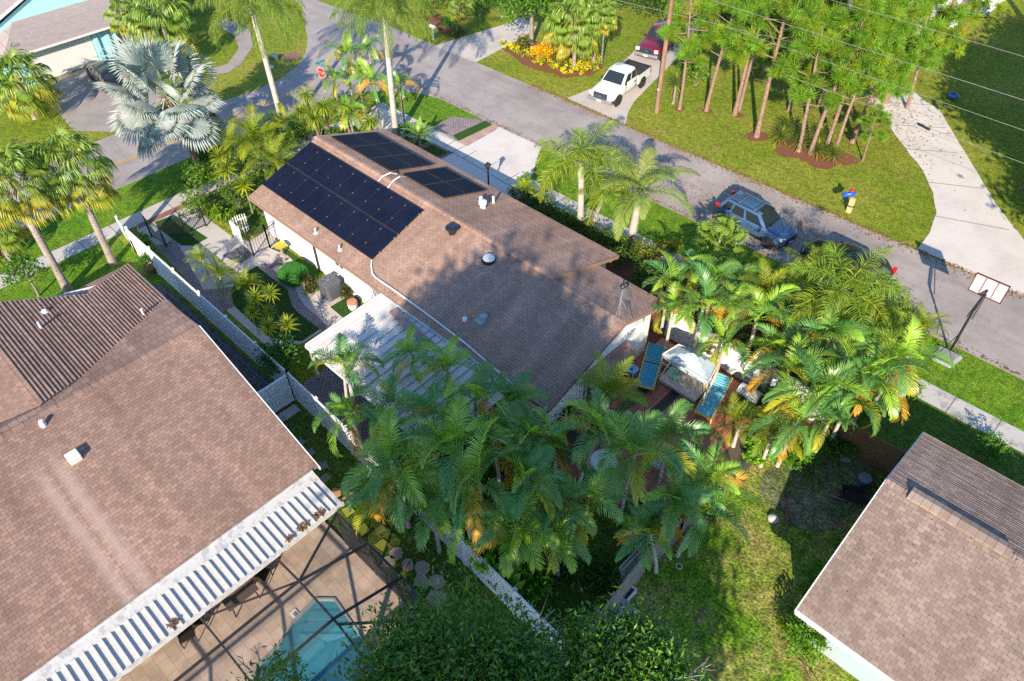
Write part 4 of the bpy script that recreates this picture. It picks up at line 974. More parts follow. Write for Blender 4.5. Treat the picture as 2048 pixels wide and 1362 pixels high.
# stepping stones
for (x,y,r,c,lab) in ((603,885,.25,'g','grey stepping stone nearest the white double gate'),(622,905,.24,'g','grey stepping stone second from the white double gate'),(647,932,.27,'g','square grey stepping stone beside the corner of the brown roof'),(650,957,.28,'g','square grey stepping stone next to the roof flashing'),(672,986,.26,'o','rounded orange stepping stone, the smaller of the orange pair'),(697,994,.29,'o','large orange stepping stone next to the palm fronds'),(697,1022,.28,'y','square yellow stepping stone closest to the orange pair'),(727,1060,.32,'y','square yellow stepping stone with a dark mark'),(760,1056,.30,'m','mottled brown and yellow stepping stone by the fronds'),(765,1090,.3,'y','square yellow stepping stone nearest the pool cage'),(793,1108,.29,'p','pinkish stepping stone below the last yellow one'),(778,1124,.26,'t','tan stepping stone touching the pool cage screen'),(815,1130,.28,'p','pinkish stepping stone with a fallen brown leaf on it'),(845,1136,.34,'p','large pinkish stepping stone, the widest of the pale cluster'),(843,1164,.32,'t','tan stepping stone at the lower left of the pale cluster'),(873,1164,.34,'t','tan slanted stepping stone at the lower right of the pale cluster'),(873,1200,.4,'t','tan stepping stone half under the bottom tree')):
    p=at(x,y); b=MB(); n=4 if c in 'gym' else 7; a0=random.uniform(0,1) if c not in 'gym' else R(random.uniform(25,60))
    pts=[(r*random.uniform(.85,1.12)*math.cos(a0+k*2*PI/n),r*random.uniform(.75,1.1)*math.sin(a0+k*2*PI/n)) for k in range(n)]
    b.prism(pts,0,.045); col={'g':(.20,.20,.19),'o':(.48,.25,.12),'y':(.38,.38,.05),'m':(.25,.22,.06),'p':(.46,.33,.29),'t':(.46,.36,.26)}[c]
    o=b.build('stepping_stone',M.setdefault('st'+c,stained('stone_'+c,col,tuple(q*.6 for q in col),.9,2,14,.6,.3)),bevel=.012); o.location=(p.x,p.y,.006); tag(o,lab,'stepping stone','stepping stones beside the pool cage')
# backyard oddments
p=at(1283,1150); t=thing('folding_table','cream plastic folding table top leaning on the grey wooden fence','table',(p.x,p.y,0),R(0))
CR=plain('cream_plastic',(.62,.64,.55),.5)
for k,(dx,w) in enumerate(((0,.45),(-.14,.2))):
    b=MB(); b.M=Matrix.Translation((dx,0,0))@Matrix.Rotation(R(-24),4,'Y'); b.prism([(-.03,-.8),(.03,-.8),(.03,.8),(-.03,.8)],0,1.0); b.M=None; b.build('table_leaf',CR,t,bevel=.03)
b=MB(); b.M=Matrix.Rotation(R(-24),4,'Y'); b.box(.035,.05,.0,.22,.6,.68); b.build('handle',M['black'],t)
p=at(1247,1192,.3); t=thing('planter_box','empty white framed planter box on the ground along the grey wooden fence','planter',(p.x,p.y,0))
b=MB(); 
for x0,x1,y0,y1 in ((-.2,.2,-.55,-.5),(-.2,.2,.5,.55),(-.2,-.15,-.5,.5),(.15,.2,-.5,.5)): b.box(x0,x1,y0,y1,0,.3)
b.build('frame',M['white'],t); b=MB(); b.box(-.15,.15,-.5,.5,.02,.12); b.build('soil',M['dirt'],t)
p=at(1240,1222,.4); b=MB(); b.box(-.5,.5,-.5,.5,0,.4); o=b.build('utility_box',plain('grey_box',(.30,.29,.33),.7),bevel=.03); o.location=(p.x,p.y,0); tag(o,'flat grey utility box half hidden by the bottom tree by the wooden fence','box')
p=at(1358,1133); b=MB(); b.lathe([(.13,0),(.13,.03),(.09,.03),(.09,.01)],18); b.lathe([(.09,0),(.08,.015),(.01,.015)],12,m=1); o=b.build('sprinkler_ring',[M['concrete'],M['dirt']]); o.location=(p.x,p.y,.008); tag(o,'small pale sprinkler ring set in the shaded backyard lawn','sprinkler')
p=at(1545,1040); b=MB(); b.lathe([(.05,0),(.2,.03),(.22,.14),(.1,.24),(.02,.25)],9); o=b.build('rock',M['concrete'],smooth=True); o.location=(p.x,p.y,0); tag(o,'pale rounded rock on the sunny edge of the backyard lawn','rock')
p=at(1700,1000); t=thing('wheelbarrow','black wheelbarrow tipped over with a grey bin on the shaded dirt','wheelbarrow',(p.x,p.y,0),R(30))
b=MB(); b.loft([[(-.3,-.22,.25),(.35,-.28,.25),(.35,.28,.25),(-.3,.22,.25)],[(-.42,-.32,.5),(.5,-.36,.55),(.5,.36,.55),(-.42,.32,.5)]],cap=False); b.face([(-.3,-.22,.25),(-.3,.22,.25),(.35,.28,.25),(.35,-.28,.25)]); b.build('tray',M['dark'],t)
for s in (-1,1): b=MB(); b.tube([(.4,s*.06,.18),(-.3,s*.25,.25),(-.95,s*.3,.5)],.02,6); b.build('handle',M['grey_metal'],t)
b=MB(); b.M=Matrix.Translation((.5,0,.18))@Matrix.Rotation(R(90),4,'X'); b.lathe([(.04,-.04),(.17,-.04),(.18,0),(.17,.04),(.04,.04)],16); b.build('wheel',M['rubber'],t)
p=at(1722,972); b=MB(); b.lathe([(.22,0),(.25,.5),(.28,.55),(.27,.6),(.1,.62)],14); o=b.build('bin',plain('blue_grey_plastic',(.14,.2,.28),.5),smooth=True); o.location=(p.x,p.y,0); o.rotation_euler=(0,0,0); tag(o,'blue grey plastic bin beside the wheelbarrow','bin')
p=at(1690,918); b=MB(); b.box(-.2,.2,-.15,.15,0,.06); o=b.build('loose_tile',M['concrete']); o.location=(p.x,p.y,.02); o.rotation_euler=(0,0,.5); tag(o,'loose square pale tile lying near the brown gate','tile')
def debris(label,px,py,n,L,rz,name='fallen_frond'):
    p=at(px,py); b=MB()
    for k in range(n):
        a=rz+random.uniform(-.25,.25); l=L*random.uniform(.5,1); q=Vector((random.uniform(-.1,.1),random.uniform(-.1,.1),.03+k*.01)); d=Vector((math.cos(a),math.sin(a),0))
        b.tube([q,q+d*l*.5+Vector((0,0,.07)),q+d*l+Vector((0,0,.0))],[.025,.02,.006],5)
    o=b.build(name,plain('dry_frond',(.24,.13,.09),.9,0,.3,8)); o.location=(p.x,p.y,.01); tag(o,label,'fallen frond')
debris('dry fallen palm frond on the shaded dirt near the sunny edge',1572,1010,9,1.1,R(-50)); debris('dry fallen palm frond lying near the wheelbarrow',1660,1000,10,1.2,R(80)); debris('curved fallen branch near the right house wall',1668,1040,4,.9,R(-30)); debris('dry brown leaf sheath fallen on the pale stepping stones',818,1128,3,.6,R(-60)); debris('thin fallen branch lying below the corner shrub of the right house',1600,1320,3,1.4,R(-25))
# ================================================================== VEHICLES
TIRE=M['rubber']; CHROME=plain('chrome',(.6,.61,.63),.15,1.0); CG=glass_mat('car_glass',(.02,.03,.035),.04); LAMP=plain('lamp_lens',(.7,.72,.72),.1); RED=plain('tail_lens',(.5,.02,.02),.2); GRILLE=plain('grille',(.05,.055,.06),.4,.3)
def wheel(par,x,y,r,w):
    b=MB(); s=1 if y>0 else -1
    b.M=Matrix.Translation((x,y,r))@Matrix.Rotation(R(90),4,'X')
    b.lathe([(r*.55,-w/2),(r*.93,-w/2),(r,-w*.3),(r,w*.3),(r*.93,w/2),(r*.55,w/2)],24); wl=b.build('wheel',TIRE,par,smooth=True)
    b=MB(); b.M=Matrix.Translation((x,y+s*(w/2-.03),r))@Matrix.Rotation(R(-90*s),4,'X')
    b.lathe([(r*.6,-.02),(r*.58,.02),(r*.45,.0),(r*.2,-.01)],20)
    for k in range(6):
        a=k*PI/3; b.bar((.05*math.cos(a),.05*math.sin(a),.02),(r*.56*math.cos(a),r*.56*math.sin(a),.02),.06,.03)
    b.build('rim',CHROME,wl,smooth=False)
def body_loft(secs,W_,mat,par,name='body'):
    # secs: x, zbottom, ztop, halfwidth, shoulder
    rings=[]
    for x,z0,z1,hw,sh in secs:
        h=z1-z0
        half=[(0,z0),(hw*.86,z0),(hw*.97,z0+h*.12),(hw,z0+h*.42),(hw*.985,z0+h*.72),(hw*sh,z1-h*.08),(hw*(sh-.1),z1-.012),(0,z1+.02)]
        ring=[(x,-y,z) for y,z in half]+[(x,y,z) for y,z in reversed(half[1:-1])]
        rings.append(ring)
    b=MB(); b.loft(rings); return b.build(name,mat,par,smooth=True,sub=1)
def cabin(par,mat,xf0,xf1,xr1,xr0,zb,zt,hb_,ht,nsplit=(.5,),roof_mat=None):
    # front base, front top, rear top, rear base
    lo=[(xf0,-hb_*.92),(xf0-.12,-hb_),(xr0+.12,-hb_),(xr0,-hb_*.92),(xr0,hb_*.92),(xr0+.12,hb_),(xf0-.12,hb_),(xf0,hb_*.92)]
    hi=[(xf1,-ht*.9),(xf1-.12,-ht),(xr1+.12,-ht),(xr1,-ht*.9),(xr1,ht*.9),(xr1+.12,ht),(xf1-.12,ht),(xf1,ht*.9)]
    cx_=(xf1+xr1)/2
    in_=[(cx_+(x-cx_)*.93,y*.9) for x,y in hi]
    b=MB(); b.loft([[(x,y,zb) for x,y in lo],[(x,y,zt-.05) for x,y in hi],[(x,y,zt) for x,y in in_]]); cb=b.build('cabin',mat,par,smooth=True)
    L=lambda i,t:Vector((lo[i][0]+(hi[i][0]-lo[i][0])*t,lo[i][1]+(hi[i][1]-lo[i][1])*t,zb+(zt-.05-zb)*t))
    def pane(i,j,u0,u1,t0,t1,nm):
        P=[L(i,t0).lerp(L(j,t0),u0),L(i,t0).lerp(L(j,t0),u1),L(i,t1).lerp(L(j,t1),u1),L(i,t1).lerp(L(j,t1),u0)]
        n=(P[1]-P[0]).cross(P[3]-P[0]).normalized(); c=sum(P,Vector())/4
        if n.dot(c-Vector((cx_,0,zb)))<0: n=-n
        b=MB(); b.face([p+n*.012 for p in P]); return b.build(nm,CG,par)
    pane(7,0,.03,.97,.08,.93,'windshield'); pane(3,4,.06,.94,.2,.9,'rear_window')
    for i,j in ((1,2),(6,5)):
        e=[0]+list(nsplit)+[1]
        for a,c in zip(e,e[1:]): pane(i,j,a+.03,c-.03,.12,.86,'side_window')
    return cb
def quad(par,P,mat,nm): b=MB(); b.face(P); return b.build(nm,mat,par)
def bx(par,nm,mat,*a,bev=0): b=MB(); b.box(*a); return b.build(nm,mat,par,bevel=bev)
def mirrors(par,x,y,z,mat):
    for s in (-1,1): bx(par,'mirror',mat,x-.06,x+.08,s*y-.1 if s<0 else s*y,s*y if s<0 else s*y+.1+.08*0,z,z+.17,bev=.02)
def pickup(label,loc,rz,col,L=5.6,cabL=1.0,bedcover=False):
    t=thing('pickup_truck',label,'pickup truck',loc,rz); P=paint_mat('paint_'+label[:6].strip(),col,0,.3)
    hw=.98; xf=L/2; xb=-L/2
    xc0=xf-1.55; xc1=xc0-.75; xr=xc1-cabL-.35
    body_loft([(xf-.02,.55,.92,hw*.80,.88),(xf-.12,.48,1.08,hw*.92,.9),(xf-.6,.45,1.16,hw,.92),(xc0,.42,1.22,hw,.93),(xr,.42,1.22,hw,.95),(xr-.04,.42,1.22,hw,.95)],1,P,t)
    cabin(t,P,xc0+.1,xc1+.05,xr+.12,xr-.02,1.18,1.88,hw*.93,hw*.78,(.55,) if cabL<1.3 else (.5,))
    bx(t,'bed_side',P,xb,xr-.05,hw-.1,hw,.5,1.22,bev=.02); bx(t,'bed_side',P,xb,xr-.05,-hw,-hw+.1,.5,1.22,bev=.02)
    bx(t,'tailgate',P,xb,xb+.09,-hw+.11,hw-.11,.55,1.2,bev=.02)
    bx(t,'bed_liner',plain('bed_liner',(.06,.055,.055),.9,0,.3,10),xb+.1,xr-.07,-hw+.12,hw-.12,.55,.72)
    for a_ in ((xb,xr-.05,hw-.16,hw+.012,1.215,1.255),(xb,xr-.05,-hw-.012,-hw+.16,1.215,1.255),(xb,xb+.13,-hw+.16,hw-.16,1.205,1.245)): bx(t,'bed_rail',M['black'],*a_)
    for a_ in ((xb+.1,xr-.07,hw-.17,hw-.105,.72,1.21),(xb+.1,xr-.07,-hw+.105,-hw+.17,.72,1.21),(xb+.092,xb+.15,-hw+.17,hw-.17,.72,1.2),(xr-.13,xr-.072,-hw+.17,hw-.17,.72,1.2)): bx(t,'bed_liner',M['dark'],*a_)
    for s in (-1,1):
        for x in (xf-.95,xb+1.1): wheel(t,x,s*(hw-.13),.38,.27)
        bx(t,'headlight',LAMP,xf-.16,xf+.005,s*.78-.16,s*.78+.14 if s>0 else s*.78+.16,.80,1.02,bev=.02)
        bx(t,'taillight',RED,xb-.015,xb+.1,s*.93-.06,s*.93+.06,.75,1.15)
        b=MB(); b.M=Matrix.Translation((xf-.95,s*(hw-.03),.38))@Matrix.Rotation(R(90),4,'X'); b.lathe([(.46,-.05),(.46,.05)],22); b.build('wheel_arch',M['dark'],t)
        b=MB(); b.M=Matrix.Translation((xb+1.1,s*(hw-.035),.38))@Matrix.Rotation(R(90),4,'X'); b.lathe([(.46,-.045),(.46,.045)],22); b.build('wheel_arch',M['dark'],t)
    bx(t,'grille',GRILLE,xf-.1,xf+.03,-.56,.56,.68,1.05,bev=.03)
    g=MB()
    for z in (.78,.88): g.box(xf+.03,xf+.04,-.52,.52,z-.015,z+.015)
    g.build('grille_bar',CHROME,t); bx(t,'bumper',M['grey_metal'],xf-.15,xf+.12,-hw*.98,hw*.98,.42,.66,bev=.05); bx(t,'bumper',M['grey_metal'],xb-.14,xb-.002,-hw*.95,hw*.95,.42,.6,bev=.03)
    b=MB(); b.lathe([(.0,0),(.1,0),(.1,.012),(0,.012)],18); e=b.build('badge',plain('badge_blue',(.05,.1,.3),.3),t); e.rotation_euler=(0,R(90),0); e.scale=(.6,1.2,1); e.location=(xf+.042,0,.86)
    bx(t,'number_plate',M['white'],xf+.12,xf+.128,-.18,.18,.47,.6)
    for s in (-1,1):
        for x in (xc0-.35,xr+.25): bx(t,'door_seam',M['dark'],x-.012,x+.012,min(s*hw*.975,s*(hw+.004)),max(s*hw*.975,s*(hw+.004)),.6,1.12)
        bx(t,'door_handle',M['black'],xr+.35,xr+.55,min(s*hw*.98,s*(hw+.02)),max(s*hw*.98,s*(hw+.02)),.98,1.03)
    mirrors(t,xc0-.25,hw*.97,1.2,M['black'])
    return t
def suv(label,loc,rz,col,L=4.55,h=1.66,name='suv',cat='SUV',rack=True,van=False):
    t=thing(name,label,cat,loc,rz); P=paint_mat('paint_'+label[:9].strip(),col,.35 if col[2]>.1 else 0,.28); hw=.91; xf=L/2; xb=-L/2
    bt=.98
    body_loft([(xf,.42,.74,hw*.68,.9),(xf-.1,.34,.86,hw*.85,.9),(xf-.5,.3,.96,hw*.97,.9),(xf-1.2,.28,1.04,hw,.93),(0,.28,bt+.05,hw,.96),(xb+.9,.28,bt+.08,hw,.96),(xb+.25,.32,bt+.05,hw*.97,.95),(xb+.04,.4,.98,hw*.88,.92),(xb,.45,.9,hw*.8,.9)],1,P,t)
    cabin(t,P,xf-1.15,xf-1.85,xb+.55,xb+.12,.98,h,hw*.93,hw*.72,(.42,.76))
    for s in (-1,1):
        for x in (xf-.85,xb+.85):
            wheel(t,x,s*(hw-.14),.34,.23)
            b=MB(); b.M=Matrix.Translation((x,s*(hw-.03),.35))@Matrix.Rotation(R(90),4,'X'); b.lathe([(.385,-.035),(.385,.035)],22); b.build('wheel_arch',M['dark'],t)
        quad(t,[(xf-.02,s*.52,.70),(xf-.22,s*.83,.74),(xf-.26,s*.82,.90),(xf-.08,s*.50,.84)][::s],LAMP,'headlight')
        bx(t,'taillight',RED,xb+.0,xb+.2,s*.80-.05,s*.80+.06,.9,1.22,bev=.02)
        if rack: bx(t,'roof_rail',CHROME,xb+.8,xf-2.0,s*hw*.66-.02,s*hw*.66+.02,h+.01,h+.05)
    bx(t,'grille',M['black'],xf-.12,xf+.02,-.5,.5,.55,.76,bev=.03); bx(t,'bumper',M['black'],xf-.1,xf+.03,-.6,.6,.34,.5,bev=.03); bx(t,'number_plate',M['white'],xf+.03,xf+.036,-.16,.16,.4,.52)
    for s in (-1,1):
        for x in (xf-1.5,.0,-1.0): bx(t,'door_seam',M['dark'],x-.01,x+.01,min(s*hw*.975,s*(hw+.004)),max(s*hw*.975,s*(hw+.004)),.45,.93)
        for x in (.12,-.88): bx(t,'door_handle',CHROME,x,x+.2,min(s*hw*.98,s*(hw+.02)),max(s*hw*.98,s*(hw+.02)),.82,.86)
        bx(t,'sill_trim',M['black'],-1.35,1.35,min(s*hw*.95,s*(hw+.008)),max(s*hw*.95,s*(hw+.008)),.28,.40)
    mirrors(t,xf-1.45,hw*.98,.98,P)
    if rack:
        for x in (.05,-.95): b=MB(); b.tube([(x,-hw*.7,h+.03),(x,-hw*.62,h+.1),(x,hw*.62,h+.1),(x,hw*.7,h+.03)],.025,7); b.build('crossbar',CHROME,t)
        bx(t,'sunroof',CG,.12,.72,-.42,.42,h-.01,h+.012)
    return t
def dirpx(a,c,z=0): p,q=at(*a,z),at(*c,z); return math.atan2(q.y-p.y,q.x-p.x)
p=at(1240,168,.0); pickup('white single-cab pickup truck with open black bed on the pale driveway',(-30.4,42.55,.012),R(-83),(.80,.80,.80),5.5,.95)
pickup('maroon pickup truck parked behind the white one, half hidden by a pine',(-32.6,50.6,.012),R(-78),(.18,.008,.022),5.5,1.3)
suv('metallic blue SUV with silver roof bars and sunroof parked on the street',(-14.35,34.5,.012),R(-3),(.075,.15,.29))
suv('black SUV parked behind the blue one, mostly hidden by foxtail palm fronds',(-8.9,34.35,.012),R(178),(.012,.012,.016),4.6,1.6,rack=False)
suv('black car in front of the turquoise house garage, half hidden by the silver palm',(-59.9,17.6,.014),R(175),(.012,.012,.014),4.5,1.45,'car','car',False)
p=at(1768,612,1.0); t=thing('utility_trailer','dark blue box trailer on the street edge behind the green shrub','trailer',(-6.25,32.2,.012),R(5))
bx(t,'box',plain('navy_box',(.012,.018,.035),.45),-1.0,1.0,-.75,.75,.35,1.15,bev=.03)
for s in (-1,1): wheel(t,.0,s*.85,.3,.18)
b=MB(); b.tube([(1.0,0,.4),(1.7,0,.4)],.04,7); b.build('tow_bar',M['black'],t)
b=MB(); b.M=Matrix.Translation((0,0,0)); b.lathe([(.02,0),(.2,.05),(.26,.25),(.18,.42),(.03,.46)],12); o=b.build('white_sack',M['white'],smooth=True); o.location=(*at(1778,607,1.3)[:2],.55); o.location.z=1.18; o.location=(-5.55,32.1,1.165); tag(o,'round white sack resting on the dark box trailer','sack')
# ================================================================== STREET FURNITURE
p=at(1313,225); t=thing('utility_pole','tall brown wooden utility pole beside the white truck driveway','utility pole',p)
b=MB(); b.tube([(0,0,0),(0,0,5),(.05,0,12.5)],[.17,.15,.12],14); b.build('pole',M['pole_wood'],t,smooth=True); b=MB(); b.box(-.08,.08,-1.2,1.2,11.6,11.75); b.build('crossarm',M['pole_wood'],t)
b=MB(); b.tube([(0,-.17,.1),(0,-.15,5)],.03,6); b.build('conduit',M['grey_metal'],t); bx(t,'tag',M['white'],-.06,.06,-.175,-.165,1.7,1.85)
WIRE=plain('wire_grey',(.20,.20,.19),.6); 
def wire(label,a,c,za,zc,sag=.5,r=.011,mat=None,nm='power_line'):
    p=at(*a,za);q=at(*c,zc); d=(q-p); p=p-d*.9; q=q+d*1.0; b=MB(p); pts=[]
    for k in range(21):
        u=k/20; v=p.lerp(q,u); v.z-=0; pts.append(v)
    b.tube(pts,r,5,cap=False); o=b.build(nm,mat or WIRE); o.location=p; tag(o,label,'power line','power lines across the pines'); return o
wire('highest thin power line crossing the top right corner of the pines',(1680,5),(2047,113),11.5,11.5)
wire('pale power line, second from the top, over the pines',(1540,38),(2047,200),9.6,9.6,r=.014)
wire('pale power line, third from the top, over the shaded lawn',(1700,140),(2040,258),8.4,8.4,r=.012)
wire('lowest dark cable with a splice sleeve over the curved driveway',(1772,224),(2035,322),7.6,7.6,r=.013)
wire('thin wire leading from the top of the pole over the maroon truck',(1240,2),(1420,45),8.5,7.6,r=.010)
p,q=at(1834,246,7.6),at(1860,260,7.6); b=MB(p); b.tube([p,p.lerp(q,.1),p.lerp(q,.9),q],[.03,.06,.06,.03],8); o=b.build('splice_sleeve',M['black'],smooth=True); o.location=p; tag(o,'black splice sleeve hanging on the lowest cable','cable splice')
# basketball hoop
t=thing('basketball_hoop','portable basketball hoop with white backboard at the edge of the street','basketball hoop',(-2.4,32.4,.01)); o=t.location
b=MB(o); b.loft([[(x,y,.01) for x,y in ((-2.85,31.3),(-1.95,31.3),(-1.75,32.4),(-3.05,32.4))],[(x,y,.2) for x,y in ((-2.75,31.4),(-2.05,31.4),(-1.9,32.3),(-2.9,32.3))]]); b.build('base',plain('base_grey',(.26,.27,.28),.6),t,bevel=.03)
pb=Vector((-2.40,32.35,.2)); ptp=Vector((-2.40,33.0,3.0))
b=MB(o); b.tube([pb,Vector((-2.40,32.4,2.6)),ptp],.06,10); b.build('pole',M['black'],t,smooth=True)
b=MB(o); b.bar((-2.4,32.5,2.7),(-2.4,33.5,3.25),.08,.06); b.bar((-2.52,32.45,2.2),(-2.45,33.5,3.0),.04,.04); b.bar((-2.28,32.45,2.2),(-2.35,33.5,3.0),.04,.04); b.bar((-2.75,31.6,.2),(-2.45,32.4,1.1),.03,.03); b.bar((-2.05,31.6,.2),(-2.35,32.4,1.1),.03,.03); b.build('bracket',M['black'],t)
b=MB(o); b.box(-3.1,-1.7,33.5,33.53,2.85,3.85); b.build('backboard',plain('board',(.60,.48,.50),.4),t)
b=MB(o)
for (x0,x1,z0,z1) in ((-3.13,-1.67,3.82,3.87),(-3.13,-1.67,2.83,2.88),(-3.13,-3.09,2.83,3.87),(-1.71,-1.67,2.83,3.87),(-2.68,-2.65,2.9,3.82),(-2.15,-2.12,2.9,3.82)): b.box(x0,x1,33.49,33.545,z0,z1)
b.build('board_frame',plain('board_red',(.10,.02,.02),.5),t)
b=MB(o); b.tube([(-2.4+.23*math.cos(a),33.80+.23*math.sin(a),3.05) for a in [k*2*PI/18 for k in range(19)]],.015,6); b.bar((-2.4,33.53,3.05),(-2.4,33.6,3.05),.15,.04); b.build('rim',plain('rim_red',(.35,.06,.03),.5),t)
# mailboxes, stop sign, lamp
p=at(1697,424); t=thing('mailbox','blue and red mailbox shaped like a parrot on a pale wooden post','mailbox',p)
b=MB(); b.box(-.14,.14,-.1,.1,0,.95); b.build('post',plain('pale_post',(.55,.43,.22),.8),t)
b=MB(); b.loft([[(x,.13*math.cos(a)*s,1.12+.16*math.sin(a)*s) for a in [k*PI/6 for k in range(12)]] for x,s in ((-.34,.5),(-.25,.95),(.1,1),(.3,.7),(.42,.25))]); m_=b.build('body',plain('parrot_blue',(.01,.08,.5),.35),t,smooth=True); m_.rotation_euler=(0,R(-18),R(35)); m_.location=(.0,.0,.12)
b=MB(); b.lathe([(.02,-.15),(.11,-.1),(.14,0),(.1,.1),(.02,.14)],12); m_=b.build('head',plain('parrot_red',(.5,.02,.03),.4),t,smooth=True); m_.location=(-.24,.05,1.33)
b=MB(); b.tube([(-.3,-.13,.55),(0,-.16,.45),(.3,-.13,.55)],.03,6); b.build('chain',M['black'],t)
p=at(867,80); t=thing('mailbox','white mailbox on a white post by the far driveway','mailbox',p); b=MB(); b.box(-.05,.05,-.05,.05,0,1.0); b.build('post',M['white'],t)
b=MB(); b.loft([[(x,.12*math.cos(a),1.1+(.14*math.sin(a) if math.sin(a)>0 else .1*math.sin(a))) for a in [k*PI/8 for k in range(16)]] for x in (-.3,.3)]); b.build('box',M['white'],t)
p=at(655,200); t=thing('stop_sign','red octagonal stop sign with teal street name blades at the corner','stop sign',p,R(0))
b=MB(); b.tube([(0,0,0),(0,0,2.95)],.035,8); b.build('post',M['grey_metal'],t)
fac=R(-72); sn=Vector((math.cos(fac),math.sin(fac),0)); sd_=Vector((-sn.y,sn.x,0))
SX=Matrix((sd_,(0,0,1),sn)).transposed().to_4x4(); SX=Matrix.Translation((0,0,2.1))@SX
b=MB(); b.M=SX@Matrix.Translation((0,0,.05)); b.prism([(.40*math.cos(R(22.5+45*k)),.40*math.sin(R(22.5+45*k))) for k in range(8)],0,.008); f=b.build('sign_edge',M['white'],t)
b=MB(); b.M=SX@Matrix.Translation((0,0,.0605)); b.prism([(.37*math.cos(R(22.5+45*k)),.37*math.sin(R(22.5+45*k))) for k in range(8)],0,.004); b.build('sign_face',plain('stop_red',(.55,.02,.03),.4),t)
def text(par,s,size,mtx,mat,nm='lettering'):
    c=bpy.data.curves.new(nm,'FONT'); c.body=s; c.size=size; c.align_x='CENTER'; c.align_y='CENTER'; c.extrude=.003; c.materials.append(mat)
    ob=bpy.data.objects.new(nm,c); COL.objects.link(ob); bpy.context.view_layer.update(); dg=bpy.context.evaluated_depsgraph_get(); me=bpy.data.meshes.new_from_object(ob.evaluated_get(dg)); bpy.data.objects.remove(ob)
    me.transform(mtx); o=bpy.data.objects.new(nm,me); COL.objects.link(o); o.parent=par; return o
text(t,'STOP',.27,SX@Matrix.Translation((0,0,.069)),M['white'])
for k,rz in ((0,R(0)),(1,R(90))):
    b=MB(); b.M=Matrix.Translation((0,0,2.68+k*.18))@Matrix.Rotation(rz,4,'Z'); b.box(-.42,.42,-.01,.01,-.08,.08); b.build('name_blade',plain('sign_teal',(.02,.28,.32),.4),t)
p=at(978,390); t=thing('lamp_post','black lantern lamp post on the edge of the pale driveway','lamp post',p)
b=MB(); b.tube([(0,0,0),(0,0,1.75)],.05,8); b.build('post',M['black'],t); b=MB(); b.lathe([(.08,1.75),(.16,2.1),(.14,2.1)],6); b.build('lantern',M['dark'],t); b=MB(); b.lathe([(.22,2.1),(.12,2.22),(.02,2.3)],6); b.build('cap',M['black'],t)
p=at(544,137); b=MB(); b.lathe([(.1,0),(.16,.1),(.1,.22),(.02,.25)],10); o=b.build('hydrant_cap',M['white'],smooth=True); o.location=p; tag(o,'small white utility cap on the corner lawn','utility cap')
p=at(552,117); b=MB(); b.box(-.35,.35,-.2,.2,0,.35); o=b.build('utility_cabinet',plain('teal_dark',(.05,.09,.11),.5),bevel=.03); o.location=p; o.rotation_euler=(0,0,.5); tag(o,'low dark utility cabinet on the brick patch of the corner lawn','utility cabinet')
# ---------------- things behind the pines
WH=thing('house','white house mostly hidden behind the pines at the top right','house',(-24,76,0)); wo=WH.location
b=MB(wo); b.box(-34,-16,74.5,84,0,2.8); b.build('wall',M['stucco'],WH)
b=MB(wo); shingle(b,[(-35,73.8,2.7),(-35,79,4.6)],[(-15,73.8,2.7),(-15,79,4.6)],.25,.5,.02); shingle(b,[(-35,84.5,2.7),(-35,79,4.6)],[(-15,84.5,2.7),(-15,79,4.6)],.25,.5,.02); b.build('roof',M['shingle4'],WH)
for x in (-31,-26,-20): window(WH,x,74.49,.9,1.6,1.2,'y',wo)
def trailer(label,px,py,L,w,h,rz,emblem=False):
    p=at(px,py); t=thing('camper_trailer',label,'trailer',(p.x,p.y,.01),rz)
    b=MB(); b.loft([[(x,-w/2*s,z0+.5),(x,w/2*s,z0+.5),(x,w/2*s,h*k),(x,w/2*s*.9,h*k+.08),(x,-w/2*s*.9,h*k+.08),(x,-w/2*s,h*k)] for x,s,z0,k in ((-L/2,.9,.1,.8),(-L/2+.4,1,0,1),(L/2-.6,1,0,1),(L/2,.9,.15,.75))]); b.build('body',M['white'],t)
    for s in (-1,1):
        for x in (-.4,.5): wheel(t,x,s*(w/2-.1),.33,.2)
        b=MB(); b.box(-L*.3,L*.3,s*w/2-(.02 if s<0 else -.004),s*w/2+(.02 if s>0 else -.004),1.5,2.0); b.build('window',CG,t)
    b=MB(); b.tube([(L/2,0,.5),(L/2+1,0,.45)],.05,6); b.build('tow_bar',M['black'],t)
    if emblem:
        b=MB(); b.tube([(-L*.05+.5*math.cos(a),-w/2-.008,1.25+.5*math.sin(a)) for a in [k*2*PI/24 for k in range(25)]],.035,5); b.build('emblem_ring',M['dark'],t)
        text(t,'15',.6,Matrix.Translation((-L*.05,-w/2-.012,1.25))@Matrix.Rotation(R(90),4,'X'),M['dark'],'emblem')
    return t
t=trailer('white camper trailer with a round emblem behind the pines',1752,66,5.5,2.3,2.5,R(30),True)
t=trailer('second white camper trailer nearer the top edge behind the pines',1835,78,4.6,2.1,2.3,R(25))
suv('white and blue car parked on the far driveway behind the pine trunks',(*at(1695,62)[:2],.012),R(-62),(.7,.72,.74),4.6,1.6,'car','car',False)
suv('dark blue car parked at the top right behind the pines',(*at(1945,20)[:2],.012),R(-62),(.03,.07,.2),4.6,1.5,'car','car',False)
p=at(1904,197); b=MB(); b.lathe([(.1,0),(.35,.1),(.4,.3),(.2,.45),(.03,.5)],10); o=b.build('blue_tub',plain('tub_blue',(.03,.10,.28),.5),smooth=True); o.location=p; tag(o,'small blue tub on the shaded lawn right of the pines','tub')
